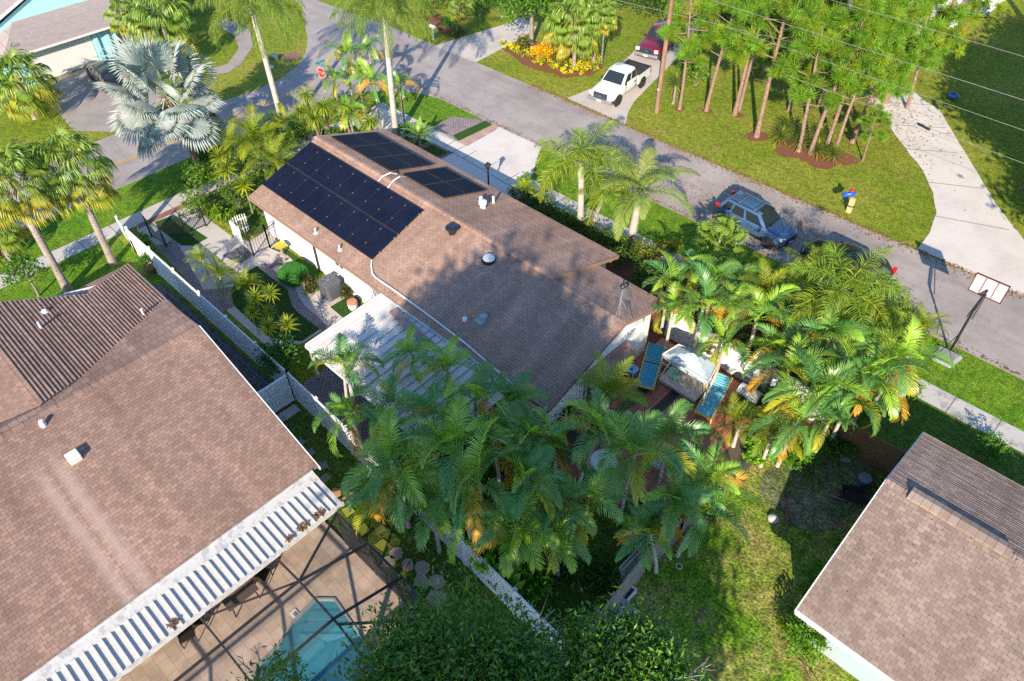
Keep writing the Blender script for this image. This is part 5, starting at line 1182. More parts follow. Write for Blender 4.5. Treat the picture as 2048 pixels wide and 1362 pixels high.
# ================================================================== VEGETATION
rng=np.random.default_rng(11)
LM={}
LM['palm']=leaf_mat('palm_leaf',(.18,.305,.055),.34,.22,.55)
LM['soft']=leaf_mat('soft_leaf',(.15,.235,.035),.5,.28,.35)
LM['silver']=leaf_mat('silver_leaf',(.34,.41,.385),.55,.15,.35)
LM['bush']=leaf_mat('bush_leaf',(.09,.17,.03),.45,.25,.4)
LM['needle']=leaf_mat('needle',(.175,.32,.03),.55,.3,.3)
BK={'grey':bark_mat('palm_bark',(.36,.30,.26),(.22,.18,.155),9,1.2),'brown':bark_mat('brown_bark',(.27,.175,.12),(.16,.10,.07),8,2),'royal':bark_mat('pale_bark',(.50,.45,.40),(.36,.32,.29),2.2,1.2),'pine':bark_mat('pine_bark',(.33,.215,.165),(.17,.105,.08),5,7),'twig':bark_mat('twig_bark',(.30,.26,.23),(.18,.15,.13),4,4),'green':bark_mat('green_shaft',(.34,.40,.22),(.26,.30,.16),2,1)}
class LB:
    def __init__(s): s.v=[];s.q=[];s.c=[];s.n=0
    def add(s,V,Q,C):        # V (n,3) Q (m,4) C (n,3)
        s.v.append(V);s.q.append(Q+s.n);s.c.append(C);s.n+=len(V)
    def build(s,name,mats,parent=None):
        V=np.concatenate(s.v);Q=np.concatenate(s.q);C=np.concatenate(s.c)
        me=bpy.data.meshes.new(name); me.vertices.add(len(V)); me.vertices.foreach_set('co',V.astype(np.float32).ravel())
        me.loops.add(Q.size); me.loops.foreach_set('vertex_index',Q.astype(np.int32).ravel())
        me.polygons.add(len(Q)); me.polygons.foreach_set('loop_start',np.arange(0,Q.size,4,dtype=np.int32)); me.polygons.foreach_set('loop_total',np.full(len(Q),4,np.int32))
        ca=me.attributes.new('tint','FLOAT_COLOR','POINT'); ca.data.foreach_set('color',np.concatenate([C,np.ones((len(C),1))],1).astype(np.float32).ravel())
        me.materials.append(mats); me.update(); me.validate()
        o=bpy.data.objects.new(name,me); COL.objects.link(o)
        if parent: o.parent=parent
        return o
def nz(a): return a/np.maximum(np.linalg.norm(a,axis=-1,keepdims=True),1e-9)
def tintv(n,base,var=.15): return np.clip(np.array(base)*(1+rng.uniform(-var,var,(n,1)))*(1+rng.uniform(-.06,.06,(n,3))),0,9)
def frond(lb,p0,az,e0,L,bend,nl,ll,lw,vang=.5,droop=.6,tint=(1,1,1),plume=False,ang=(1.25,.5),curl=1.0,tip=.5,twist=0):
    K=12; s=np.linspace(0,1,K+1); e=e0-bend*s**1.35
    dirs=np.stack([np.cos(e)*np.cos(az),np.cos(e)*np.sin(az),np.sin(e)],1)
    P=np.array(p0)+np.concatenate([np.zeros((1,3)),np.cumsum((dirs[:-1]+dirs[1:])/2*(L/K),0)])
    side=np.array([-math.sin(az),math.cos(az),0])
    if twist: side=side*math.cos(twist)+np.array([0,0,math.sin(twist)])
    # rachis
    rw=np.linspace(.03,.006,K+1)[:,None]*max(.7,L/2.5)
    nrm=np.cross(dirs,side); nrm*=np.sign(nrm[:,2:3]+1e-6)
    A=P-side*rw;B=P+nrm*rw*.7;C=P+side*rw
    V=np.concatenate([A,B,C]); q=[]
    for i in range(K):
        for a,b in ((0,1),(1,2),(2,0)):
            q.append([a*(K+1)+i,b*(K+1)+i,b*(K+1)+i+1,a*(K+1)+i+1])
    lb.add(V,np.array(q),tintv(len(V),np.array(tint)*np.array([1.5,1.45,1.0]),.05))
    # leaflets
    n=nl*2; si=np.repeat(np.linspace(.14,.995,nl),2)+rng.uniform(-.006,.006,n); sg=np.tile([1,-1],nl)
    si=np.clip(si,0,1)
    f=si*K; i0=np.minimum(f.astype(int),K-1); fr=(f-i0)[:,None]
    b=P[i0]*(1-fr)+P[i0+1]*fr; t=nz(dirs[i0]*(1-fr)+dirs[i0+1]*fr); nn=nz(np.cross(t,np.broadcast_to(side,t.shape))); nn*=np.sign((nn@np.array([0,0,1.]))[:,None]+ (0 if abs(e0)<2 else 0)+1e-6)
    ln=ll*(np.sin(np.pi*(.16+.80*si))**.75)*(1-tip*.3*si)*rng.uniform(.88,1.1,n)
    a=ang[0]+(ang[1]-ang[0])*si+rng.uniform(-.08,.08,n)
    va=(rng.uniform(-1.0,1.4,n) if plume else vang+rng.uniform(-.12,.12,n))
    lat=np.cos(va)[:,None]*side*sg[:,None]+np.sin(va)[:,None]*nn
    d=nz(np.cos(a)[:,None]*t+np.sin(a)[:,None]*lat)
    g=np.array([0,0,-1.])
    d2=nz(d+g*(droop*.6)*rng.uniform(.7,1.3,(n,1))); d3=nz(d2+g*(droop*1.3)*rng.uniform(.7,1.3,(n,1)))
    m1=b+d*(ln*.36)[:,None]; m2=m1+d2*(ln*.34)[:,None]; en=m2+d3*(ln*.30)[:,None]
    w=np.cross(d,nn if not plume else nz(rng.normal(size=(n,3)))); w=nz(w)*lw
    w2=nz(np.cross(d2,np.cross(w,d2)))*lw
    V=np.stack([b-w*.35,b+w*.35,m1-w,m1+w,m2-w2*.8,m2+w2*.8,en-w2*.12,en+w2*.12],1).reshape(-1,3)
    base=np.arange(n)[:,None]*8
    Q=np.concatenate([base+np.array([[0,1,3,2]]),base+np.array([[2,3,5,4]]),base+np.array([[4,5,7,6]])])
    C=np.repeat(tintv(n,tint,.16),8,0)
    # dry tips
    lb.add(V,Q,C)
def fan(lb,p0,az,e0,pl,Rr,ns,spread=2.5,tint=(1,1,1),droop=.3,pleat=.3,fold=.35,tw=0.,cut=.55,wf=.32):
    # petiole then pleated fan blade
    d=np.array([math.cos(e0)*math.cos(az),math.cos(e0)*math.sin(az),math.sin(e0)]); side=np.array([-math.sin(az),math.cos(az),0.]); n=np.cross(d,side); n=n*(1 if n[2]>0 else -1)
    p0=np.array(p0); K=4
    P=[p0+d*pl*k/K+np.array([0,0,-1.])*droop*.35*pl*(k/K)**2 for k in range(K+1)]
    w=.025
    V=np.concatenate([[p-side*w,p+side*w] for p in P]); Q=np.array([[2*i,2*i+1,2*i+3,2*i+2] for i in range(K)])
    lb.add(V,Q,tintv(len(V),np.array(tint)*np.array([1.2,1.25,1.0]),.05))
    h=P[-1]; de=droop*.55; d=nz(d+np.array([0,0,-1.])*de); n=nz(np.cross(d,side)); n=n*(1 if n[2]>-.2 else -1)
    if tw: side=side*math.cos(tw)+n*math.sin(tw); n=np.cross(d,side); n=n*(1 if n[2]>-.2 else -1)
    ph=np.linspace(-spread,spread,ns)+rng.uniform(-.015,.015,ns); dph=2*spread/ns
    ln=Rr*(1-.22*np.abs(ph)/spread)*rng.uniform(.9,1.06,ns)
    dr=lambda p:np.cos(p)[:,None]*d+np.sin(p)[:,None]*side-(fold*(np.abs(p)/spread)**1.5)[:,None]*n*1.0
    L_,C_,R_=nz(dr(ph-dph/2)),nz(dr(ph)),nz(dr(ph+dph/2))
    g=np.array([0,0,-1.])
    o=np.repeat(h[None],ns,0); l1=(ln*cut)[:,None]; 
    mL=o+L_*l1; mR=o+R_*l1; mC=o+C_*l1+n*pleat*dph*(ln*cut)[:,None]
    dt=nz(C_+g*droop*rng.uniform(.6,1.6,(ns,1))); tipd=(ln*(1-cut))[:,None]
    t1=mC*.5+(mL+mR)*.25+dt*tipd*.55; wv=nz(np.cross(dt,n))*(dph*ln*wf)[:,None]
    dt2=nz(dt+g*droop*1.2); te=t1+dt2*tipd*.45
    V=np.stack([o,mL,mC,mR,t1-wv,t1+n*pleat*dph*(ln*.6)[:,None],t1+wv,te-wv*.12,te,te+wv*.12],1).reshape(-1,3)
    b=np.arange(ns)[:,None]*10
    Q=np.concatenate([b+np.array([[0,1,2,2]]),b+np.array([[0,2,3,3]]),b+np.array([[1,4,5,2]]),b+np.array([[2,5,6,3]]),b+np.array([[4,7,8,5]]),b+np.array([[5,8,9,6]])])
    C=np.repeat(tintv(ns,tint,.12),10,0)
    # triangles as quads with a repeated corner are avoided: split point slightly
    Q2=Q.copy(); V2=V
    tri=Q2[:,2]==Q2[:,3]
    lb.add_tri(V2,Q2,tri,C) if hasattr(lb,'add_tri') else lb.add(V2,Q2[~tri],C)
def _add_tri(self,V,Q,tri,C):
    # the two inner facets share the hub: turn each into a thin quad with two hub points
    n0=len(V); hub=[];Qn=[]
    T=Q[tri]; H_=V[T[:,0]]; M_=(V[T[:,1]]+V[T[:,2]])/2
    H2=H_+(V[T[:,2]]-V[T[:,1]])*.02; V=np.concatenate([V,H2]); C=np.concatenate([C,C[T[:,0]]])
    Qn=np.stack([T[:,0],T[:,1],T[:,2],n0+np.arange(len(T))],1)
    self.add(V,np.concatenate([Q[~tri],Qn]),C)
LB.add_tri=_add_tri
GOLD=2.39996
def crown_palm(kind,seed):
    global rng; rng=np.random.default_rng(seed); lb=LB()
    r=rng.uniform
    if kind=='christmas':      # arched recurved fronds, glossy
        n=10
        for i in range(n):
            k=i/(n-1); dead=(i>=n-2 and seed%2==1); yel=(i>=n-3 and seed%2==0)
            q=r(); t=(.75+.3*q,.9+.25*q,1.05) if q<.5 else ((.65,.95,1.35) if q<.68 else (1.4,1.35,.7))
            if i==0: t=(1.6,1.5,.8)
            if yel: t=(2.3,1.35,.5)
            if dead: t=(3.0,1.05,.6)
            frond(lb,(0,0,.1*(1-k)),i*GOLD+r(-.55,.55),1.3-.95*k+r(-.2,.2),2.3+r(-.4,.3),1.9+.8*k+r(-.35,.5),48,.58,.019,vang=.95-.5*r(),droop=.3+.25*r(),tint=t,twist=r(-.5,.5))
    elif kind=='areca':
        n=13
        for i in range(n):
            k=i/(n-1); t=(1.25+.4*r(),1.2,.7) if r()<.75 else (2.1,1.5,.5)
            frond(lb,(r(-.15,.15),r(-.15,.15),0),i*GOLD,1.35-.75*k+r(-.1,.1),1.8+r(-.3,.3),1.3+.7*k,40,.52,.012,vang=.6,droop=.45,tint=t)
    elif kind=='foxtail':
        n=11
        for i in range(n):
            k=i/(n-1); t=(1.15+.3*r(),1.2,.7) if i<n-2 else (1.8,1.4,.6)
            frond(lb,(0,0,0),i*GOLD+r(-.2,.2),1.2-1.0*k,2.3+r(-.25,.25),1.4+.6*k,80,.62,.012,plume=True,droop=.55,tint=t,ang=(1.35,.9))
    elif kind=='queen':
        n=20
        for i in range(n):
            k=i/(n-1); t=(.95+.3*r(),1.05,.9)
            frond(lb,(0,0,0),i*GOLD+r(-.2,.2),1.2-1.2*k,3.9+r(-.3,.3),1.5+.6*k,110,1.0,.010,plume=True,droop=1.5,tint=t,ang=(1.2,.7))
    elif kind=='coconut':
        n=12
        for i in range(n):
            k=i/(n-1); t=(1.45+.4*r(),1.35,1.9)
            frond(lb,(0,0,0),i*GOLD+r(-.2,.2),1.3-1.0*k,2.9+r(-.3,.3),1.3+.6*k,56,.75,.02,vang=.35,droop=.55,tint=t)
    elif kind=='cycad':
        n=24
        for i in range(n):
            k=i/(n-1); frond(lb,(0,0,0),i*GOLD,1.2-1.0*k,1.3+r(-.2,.15),.75,26,.26,.02,vang=.35,droop=.15,tint=(1.2,1.2,.8))
    elif kind=='pony':        # weeping strap leaves
        n=90
        for i in range(n):
            az=i*GOLD; e=r(-.1,1.4); strap(lb,(0,0,0),az,e,1.0+r(-.2,.3),2.4,.03,(1.4+.5*r(),1.35,.6))
    elif kind=='dracaena':
        n=46
        for i in range(n):
            az=i*GOLD; e=1.35-1.5*i/n; t=(1.4+.5*r(),1.3,.6) if i<n*.55 else ((3.3,2.1,.35) if seed%2 else (2.2,1.7,.5))
            strap(lb,(0,0,.25*(1-i/n)),az,e,.62+r(-.1,.1),.85,.035,t)
    elif kind=='yucca':
        n=60
        for i in range(n): strap(lb,(0,0,.2*(1-i/n)),i*GOLD,1.4-1.5*i/n,.85+r(-.1,.1),.9,.032,(.7+.5*r(),.8,.55) if i<54 else (1.8,1.2,.6))
    elif kind=='sabal':
        n=34
        for i in range(n):
            k=i/(n-1); t=(1.05+.3*r(),1.1,.8)
            if k>.72: t=(2.1+.6*r(),1.35,.6) if r()<.5 else (2.4,1.3,1.0)
            fan(lb,(0,0,0),i*GOLD+r(-.2,.2),1.35-2.1*k+r(-.1,.1),1.25+r(-.2,.2),1.2+r(-.1,.15),38,1.9,t,droop=.85+.35*k,pleat=.6,fold=.8,tw=r(-.5,.5),cut=.34,wf=.2)
    elif kind=='bismarck':
        n=27
        for i in range(n):
            k=i/(n-1); fan(lb,(0,0,0),i*GOLD+r(-.25,.25),1.3-2.1*k+r(-.1,.1),1.55+r(-.25,.25),1.5+r(-.15,.15),44,2.1,((1.0+.08*r(),1.0,1.0) if k<.93 else (.9,.62,.4)),droop=.12+.12*k,pleat=.75,fold=.4,tw=r(-.6,.6),cut=.52)
    elif kind=='fanpalm':      # small pale washed fan
        n=15
        for i in range(n):
            k=i/(n-1); fan(lb,(0,0,0),i*GOLD,1.3-1.6*k,.9,.8,24,2.0,(1.3,1.3,1.0),droop=.4,pleat=.5,fold=.5,tw=r(-.4,.4),cut=.5)
    return lb
def strap(lb,p0,az,e0,L,bend,w,tint):
    K=6; s=np.linspace(0,1,K+1); e=e0-bend*s**1.2
    d=np.stack([np.cos(e)*math.cos(az),np.cos(e)*math.sin(az),np.sin(e)],1); P=np.array(p0)+np.concatenate([np.zeros((1,3)),np.cumsum(d[:-1]*L/K,0)])
    side=np.array([-math.sin(az),math.cos(az),0]); ww=(w*np.sin(np.pi*(.2+.79*s)))[:,None]
    V=np.stack([P-side*ww,P+side*ww],1).reshape(-1,3); Q=np.array([[2*i,2*i+1,2*i+3,2*i+2] for i in range(K)])
    lb.add(V,Q,np.repeat(tintv(1,tint,.18),len(V),0))
CROWNS={}
def crown_of(kind,var):
    key=(kind,var)
    if key not in CROWNS:
        o=crown_palm(kind,hash_(kind)*10+var).build('crown',LM['silver'] if kind=='bismarck' else (LM['palm'] if kind in('christmas','sabal','cycad') else LM['soft']))
        CROWNS[key]=o.data; bpy.data.objects.remove(o)
    return CROWNS[key]
def hash_(s): return sum(ord(c)*(i+1) for i,c in enumerate(s))%97
NV={'christmas':6,'areca':4,'foxtail':3,'queen':2,'coconut':2,'sabal':3,'pony':3,'dracaena':4}
CNT={}
PALMCAT={'christmas':('palm_tree','palm'),'areca':('palm_tree','palm'),'foxtail':('palm_tree','palm'),'queen':('palm_tree','palm'),'coconut':('palm_tree','palm'),'sabal':('palm_tree','palm'),'bismarck':('palm_tree','palm'),'fanpalm':('palm_tree','palm'),'cycad':('cycad_plant','cycad'),'pony':('ponytail_plant','shrub'),'dracaena':('dracaena_plant','shrub'),'yucca':('yucca_plant','yucca')}
def palm(kind,label,crown=None,z=None,base=None,sc=1.0,lean=(0,0),r=.11,bark='grey',group=None,rz=None,tilt=0,shaft=True,xy=None):
    # crown: photo pixel of the crown's heart at height z; base: pixel of trunk foot
    if base is not None and z is None:
        B=at(*base); z=zfor(B,crown[1]); C=Vector((*at(*crown,z)[:2],z))
    else:
        C=at(*crown,z) if crown else Vector((*xy,z)); B=at(*base) if base else Vector((C.x-lean[0],C.y-lean[1],0))
    if kind in('christmas','areca') and base is None:
        sc*=random.uniform(.82,1.15)
        z2=z*.8; C=Vector((*at(*crown,z2)[:2],z2)); B=Vector((C.x-lean[0],C.y-lean[1],0)); z=z2
    nm,cat=PALMCAT[kind]; t=thing(nm,label,cat,B,0,group); T=C-B
    v=CNT.get(kind,0); CNT[kind]=v+1
    if z>.35:
        b=MB(); n=7; pts=[]; rs=[]
        for k in range(n):
            u=k/(n-1); pts.append((T.x*u**1.3,T.y*u**1.3,T.z*u)); rs.append(r*(1.25 if k==0 else 1.02-.22*u))
        b.tube(pts,rs,10); b.build('trunk',BK[bark],t,smooth=True)
        if shaft and kind in ('christmas','foxtail','queen','areca'):
            b=MB(); b.tube([(T.x,T.y,T.z-.55*sc),(T.x,T.y,T.z-.3*sc),(T.x,T.y,T.z+.1*sc)],[r*.85,r*1.05,r*.55],10); b.build('crownshaft',BK['green'],t,smooth=True)
        if kind in('sabal','bismarck','coconut'):
            b=MB(); 
            for k in range(22):
                a=k*GOLD; zz=T.z-.75*sc+.03*k*sc; p=Vector((T.x,T.y,zz)); d=Vector((math.cos(a),math.sin(a),.9)); b.bar(p+d*r*.5,p+d*(r*1.1+.16),.10,.03)
            b.build('leaf_bases',BK['brown'] if kind!='coconut' else BK['royal'],t)
    me=crown_of(kind,v%NV.get(kind,1)); c=bpy.data.objects.new('crown',me); COL.objects.link(c); c.parent=t; c.location=T
    tl=tilt or (.3 if kind in('christmas','areca') else .1)
    c.rotation_euler=(tl*random.uniform(-1,1),tl*random.uniform(-1,1),rz if rz is not None else random.uniform(0,6.28)); c.scale=(sc,sc,sc*random.uniform(.92,1.08))
    return t
# ---------------- leafy crowns
def clump_cloud(blobs,n,size,tints,flat=.0,elong=2.0,outw=.6,shell=.55):
    # blobs: (x,y,z,rx,ry,rz); leaf quads gathered in clumps on each blob
    lb=LB(); tot=sum(b[3]*b[4]+b[3]*b[5] for b in blobs)
    for (x,y,z,rx,ry,rz) in blobs:
        m=max(8,int(n*(rx*ry+rx*rz)/tot)); nc=max(4,m//26)
        d=nz(rng.normal(size=(nc,3))); d[:,2]=np.where(d[:,2]<-.35,-d[:,2]*.6,d[:,2]); rad=rng.uniform(shell,1.03,(nc,1))
        cc=d*rad*np.array([rx,ry,rz]); k=rng.integers(0,nc,m); cs=min(rx,ry,rz)*.30
        p=cc[k]+rng.normal(size=(m,3))*cs*np.array([1,1,.7]); p+=np.array([x,y,z])
        od=nz(p-np.array([x,y,z]))
        ax=nz(od*outw+rng.normal(size=(m,3))*.55+np.array([0,0,flat])); nn=nz(np.cross(ax,rng.normal(size=(m,3)))); nn=nn*np.sign((nn*(od+np.array([0,0,.5]))).sum(1,keepdims=True))
        sd=np.cross(ax,nn); s=size*rng.uniform(.65,1.3,(m,1)); w=s/elong
        mid=p+ax*s*.5-nn*s*.04
        V=np.stack([p-ax*s*.5,mid-ax*s*.5+sd*w*.5+nn*w*.1,p+ax*s*.5-nn*s*.18,mid-ax*s*.5-sd*w*.5+nn*w*.1],1).reshape(-1,3)
        b=np.arange(m)[:,None]*4; ti=np.array(tints)[rng.choice(len(tints),nc,p=None)][k]
        C=np.repeat(np.clip(ti*(1+rng.uniform(-.22,.22,(m,1))),0,14),4,0)
        lb.add(V,b+np.array([[0,1,2,3]]),C)
    return lb
def bush(label,px,py,r,h,tints=((1,1,1),),n=900,size=.13,elong=2.0,name='shrub',cat='shrub',mat='bush',zc=None,group=None,blobs=None,stem=True,z0=0):
    c=at(px,py,h*.55 if zc is None else zc); t=thing(name,label,cat,(c.x,c.y,z0),0,group); b=[]
    if blobs is None:
        b=[(0,0,h*.5,r*.8,r*.8,h*.5)]
        for k in range(6):
            a=k*1.05+random.random(); q=r*random.uniform(.4,.7); b.append((q*math.cos(a),q*math.sin(a),h*random.uniform(.35,.75),r*.45,r*.45,h*.32))
    else: b=blobs
    clump_cloud(b,n,size,tints,elong=elong).build('foliage',LM[mat],t)
    if stem:
        m=MB()
        for k in range(5):
            a=k*1.26; m.tube([(.05*math.cos(a),.05*math.sin(a),0),(r*.4*math.cos(a),r*.4*math.sin(a),h*.7)],[.03,.012],5)
        m.build('stems',BK['twig'],t)
    return t
def hedge(label,pts,w,h,tints,n,size=.1,name='hedge',mat='bush',elong=2.):
    P=[at(*p) for p in pts]; o=P[0]; t=thing(name,label,'hedge',o); b=[]
    for a,c in zip(P,P[1:]):
        L=(c-a).length; m=max(1,int(L/(w*.8)))
        for k in range(m):
            p=a.lerp(c,(k+.5)/m)-o; b.append((p.x+random.uniform(-.1,.1),p.y+random.uniform(-.1,.1),h*.5*random.uniform(.85,1.15),w*.62,w*.62,h*.55))
    clump_cloud(b,n,size,tints,elong=elong).build('foliage',LM[mat],t); return t
# ---------------- pines
def pine_mesh(seed,Ht,r0=.16,crown0=.42,nb=26,spread=1.0,dead=8):
    global rng; rng=np.random.default_rng(seed); random.seed(seed)
    lean=rng.uniform(-.7,.7,2); pts=[];K=9
    for k in range(K):
        u=k/(K-1); pts.append(Vector((lean[0]*u**1.5+.12*math.sin(3*u+seed),lean[1]*u**1.5+.1*math.cos(2.6*u+seed)-.1,Ht*u)))
    tr=MB(); tr.tube(pts,[r0*(1.3 if k==0 else 1-.62*k/(K-1)) for k in range(K)],9)
    lb=LB(); tips=[]; br=MB()
    for i in range(nb):
        u=crown0+(1-crown0)*((i+.5)/nb)**.9; f=u*(K-1); j=min(int(f),K-2); p=pts[j].lerp(pts[j+1],f-j); a=i*GOLD+rng.uniform(-.4,.4); L=(1.0+1.6*math.sin(PI*min(1,(u-crown0)/(1-crown0)*.85+.15)))*rng.uniform(.65,1.15)*(Ht/12)*spread
        e=rng.uniform(-.1,.5)+.5*(u-crown0); d=Vector((math.cos(a)*math.cos(e),math.sin(a)*math.cos(e),math.sin(e)))
        m=p+d*L*.55+Vector((0,0,-.06)); q=p+d*L+Vector((0,0,.25)); br.tube([p,m,q],[.05,.032,.016],5,cap=False); tips.append(q); tips.append(m.lerp(q,.5)+Vector(rng.uniform(-.25,.25,3))); tips.append(m.lerp(q,.8)+Vector(rng.uniform(-.35,.35,3)))
        for s in range(3):
            a2=a+rng.uniform(-1.1,1.1); l2=L*rng.uniform(.3,.55); w=m.lerp(q,rng.uniform(0,.8)); q2=w+Vector((math.cos(a2)*l2,math.sin(a2)*l2,rng.uniform(.0,.35))); br.tube([w,q2],[.02,.01],4,cap=False); tips.append(q2)
    for i in range(dead):
        u=rng.uniform(.2,crown0+.1); f=u*(K-1); j=min(int(f),K-2); p=pts[j].lerp(pts[j+1],f-j); a=rng.uniform(0,6.3); L=rng.uniform(.3,1.1); br.tube([p,p+Vector((math.cos(a)*L,math.sin(a)*L,rng.uniform(-.2,.2)))],[.02,.006],4,cap=False)
    tips.append(pts[-1]+Vector((0,0,.2)))
    for q in tips:
        nn=int(rng.integers(110,160)); R0=rng.uniform(.5,.74); up=nz(np.array([q.x-lean[0]*.6,q.y-lean[1]*.6,1.2]))
        d=nz(rng.normal(size=(nn,3))+up*.75); l=R0*rng.uniform(.7,1.1,(nn,1)); c=np.array(q)+rng.normal(size=(nn,3))*.07
        sd=nz(np.cross(d,rng.normal(size=(nn,3))))*.0135
        e=c+d*l; md=c+d*l*.5+np.array([0,0,-.012])
        V=np.stack([c-sd,c+sd,md+sd,md-sd,e+sd*.3,e-sd*.3],1).reshape(-1,3); b=np.arange(nn)[:,None]*6
        t=np.array((1.0,1.05,1.0)) if rng.random()<.75 else np.array((1.5,1.15,.8)); 
        if rng.random()<.012: t=np.array((2.2,1.0,.8))
        lb.add(V,np.concatenate([b+np.array([[0,1,2,3]]),b+np.array([[3,2,4,5]])]),np.repeat(tintv(nn,t*rng.uniform(.75,1.2),.2),6,0))
    return tr,br,lb
PINES={}
def pine(label,px,py,Ht,var,rz):
    Ht*=.86
    p=at(px,py); t=thing('pine_tree',label,'pine tree',p,rz,'pines on the lawn across the street')
    if var not in PINES:
        spec=((12,.18,.38,21),(11,.16,.40,19),(13,.19,.40,24),(9,.14,.36,14),(12.5,.17,.44,20),(12,.22,.36,30,1.75))[var]
        tr,br,lb=pine_mesh(31+var,*spec); a=tr.build('trunk',BK['pine'],smooth=True);c=br.build('branches',BK['pine']);d=lb.build('crown',LM['needle']); PINES[var]=(spec[0],a.data,c.data,d.data)
        for o in (a,c,d): bpy.data.objects.remove(o)
    h,*ms=PINES[var]; s=Ht/h
    for nm,me in zip(('trunk','branches','crown'),ms):
        o=bpy.data.objects.new(nm,me); COL.objects.link(o); o.parent=t; o.scale=(s,s,s)
    return t
# ---------------- broad trees with limbs
def broadtree(label,pos,Ht,blobs,n,size,tints,elong,r0=.2,mat='bush',twigs=0,name='broadleaf_tree',shell=.55):
    t=thing(name,label,'tree',pos); b=MB(); top=Vector((0,0,Ht*.45)); b.tube([(0,0,0),(.05,.03,Ht*.22),top],[r0*1.2,r0,r0*.8],10); b.build('trunk',BK['twig'],t,smooth=True)
    l=MB()
    for x,y,z,rx,ry,rz in blobs:
        q=Vector((x,y,z)); l.tube([top*.9,top.lerp(q,.55)+Vector((0,0,-.2)),q],[r0*.5,r0*.28,.03],6)
        for k in range(5):
            a=random.uniform(0,6.3); l.tube([top.lerp(q,.75),q+Vector((rx*.7*math.cos(a),ry*.7*math.sin(a),rz*.3*random.uniform(-1,1)))],[r0*.2,.015],4)
    for k in range(twigs):
        x,y,z,rx,ry,rz=random.choice(blobs); a=random.uniform(0,6.3); q=Vector((x+rx*.8*math.cos(a),y+ry*.8*math.sin(a),z+rz*random.uniform(-.2,.6))); d=Vector((math.cos(a),math.sin(a),random.uniform(0,.6))); e=q+d*rx*.5
        l.tube([q,e],[.02,.008],4)
        for s in (-1,1): l.tube([q.lerp(e,.5),q.lerp(e,.5)+Vector((d.x-s*d.y*.6,d.y+s*d.x*.6,d.z+.1))*rx*.28],[.01,.004],4)
    l.build('branches',BK['twig'],t)
    clump_cloud(blobs,n,size,tints,elong=elong,shell=shell).build('crown',LM[mat],t); return t
# ================================================================== PLANTING
random.seed(21)
# --- tall palms along the side street
palm('bismarck','large silver blue fan palm in front of the turquoise house driveway',(330,190),None,(407,352),1.22,r=.2,bark='brown')
palm('queen','very tall queen palm with drooping fronds beside the stop sign street, trunk half shaded',(500,8),None,(570,264),1.05,r=.2,bark='royal')
palm('queen','very tall queen palm with a pale straight trunk behind the solar panels',(768,18),None,(793,278),1.0,r=.2,bark='royal')
palm('sabal','tall sabal palm with orange dead fronds, second trunk from the left edge',(5,345),None,(137,582),1.1,r=.2,group='sabal palms by the left sidewalk')
palm('sabal','tall sabal palm with dark green crown over the street, third trunk from the left edge',(132,318),None,(227,528),1.08,r=.19,group='sabal palms by the left sidewalk')
palm('sabal','sabal palm cut by the left edge, only its trunk in clear view',(-45,440),None,(22,520),1.1,r=.18,group='sabal palms by the left sidewalk')
palm('sabal','bushy yellowing sabal palm in front of the turquoise garage door',(28,150),3.2,None,1.25,r=.2)
palm('sabal','shaggy sabal palm with brown skirt beside the turquoise house windows',(318,28),4.0,None,1.35,r=.2)
palm('sabal','short sabal palm behind the shaggy one at the top edge',(250,15),4.0,None,.9,r=.18)
# --- front palms
palm('foxtail','bushy foxtail palm with a pale trunk between the driveway and the sidewalk',(1163,330),None,(1160,462),1.45,r=.2,bark='royal')
palm('foxtail','slender foxtail palm just right of the bushiest one, leaning to the street',(1212,385),None,(1188,445),1.1,r=.13,bark='royal')
palm('coconut','pale green palm with long feather fronds and a fat scaly base by the street',(1282,385),None,(1262,482),1.15,r=.24,bark='royal')
palm('fanpalm','small blue green fan palm at the curb below the pale feather palm',(1440,478),2.2,None,1.0,r=.08)
# --- corner group by the stop sign
for i,(x,y,z,s,l) in enumerate([(690,112,4.6,.8,'curved christmas palm touching the stop sign from the right, highest of the corner group'),(738,100,4.4,.75,'christmas palm between the curved one and the pale tall trunk'),(668,165,3.6,.75,'dark christmas palm directly below the stop sign'),(748,165,3.6,.8,'christmas palm with yellow fronds left of the pale tall trunk'),(716,150,3.9,.75,'christmas palm in the middle of the corner group'),(800,175,3.2,.75,'christmas palm just right of the pale tall trunk'),(700,232,3.0,.7,'young christmas palm in front of the weeping plants')]):
    palm('christmas',l,(x,y),z,None,s,r=.075,group='christmas palms at the street corner')
for i,(x,y,z,s,l) in enumerate([(612,195,2.8,1.05,'weeping strap-leaved plant nearest the yellow road line'),(648,215,2.6,1.1,'weeping plant with orange base, left of the pair behind the solar roof'),(690,212,2.8,1.1,'weeping bright green plant, right of the pair behind the solar roof'),(630,240,2.2,1.0,'short weeping plant in front of the orange based one'),(742,245,2.3,1.0,'weeping plant with yellow leaves beside the pale tall trunk'),(602,225,2.0,.9,'small weeping plant between the half shaded trunk and the pair')]):
    palm('pony',l,(x,y),z,None,s,r=.1,bark='brown',group='weeping plants behind the solar roof')
palm('areca','feathery palm at the garden corner with a long frond over the roof edge',(512,285),2.6,None,1.15,r=.08); palm('areca','lush yellow green areca palm between the silver palm trunk and the roof corner',(470,290),2.4,None,.95,r=.08)
palm('areca','areca palm beside the half shaded tall trunk',(560,255),2.4,None,.9,r=.08); palm('areca','spreading low areca palm with a pale arching frond over the roof corner',(555,330),2.3,None,1.1,r=.08)
palm('areca','small areca palm behind the silver palm trunk',(430,270),2.0,None,.9,r=.07)
palm('cycad','dark cycad by the foot of the pale tall trunk',(838,272),.9,None,1.0,r=.1)
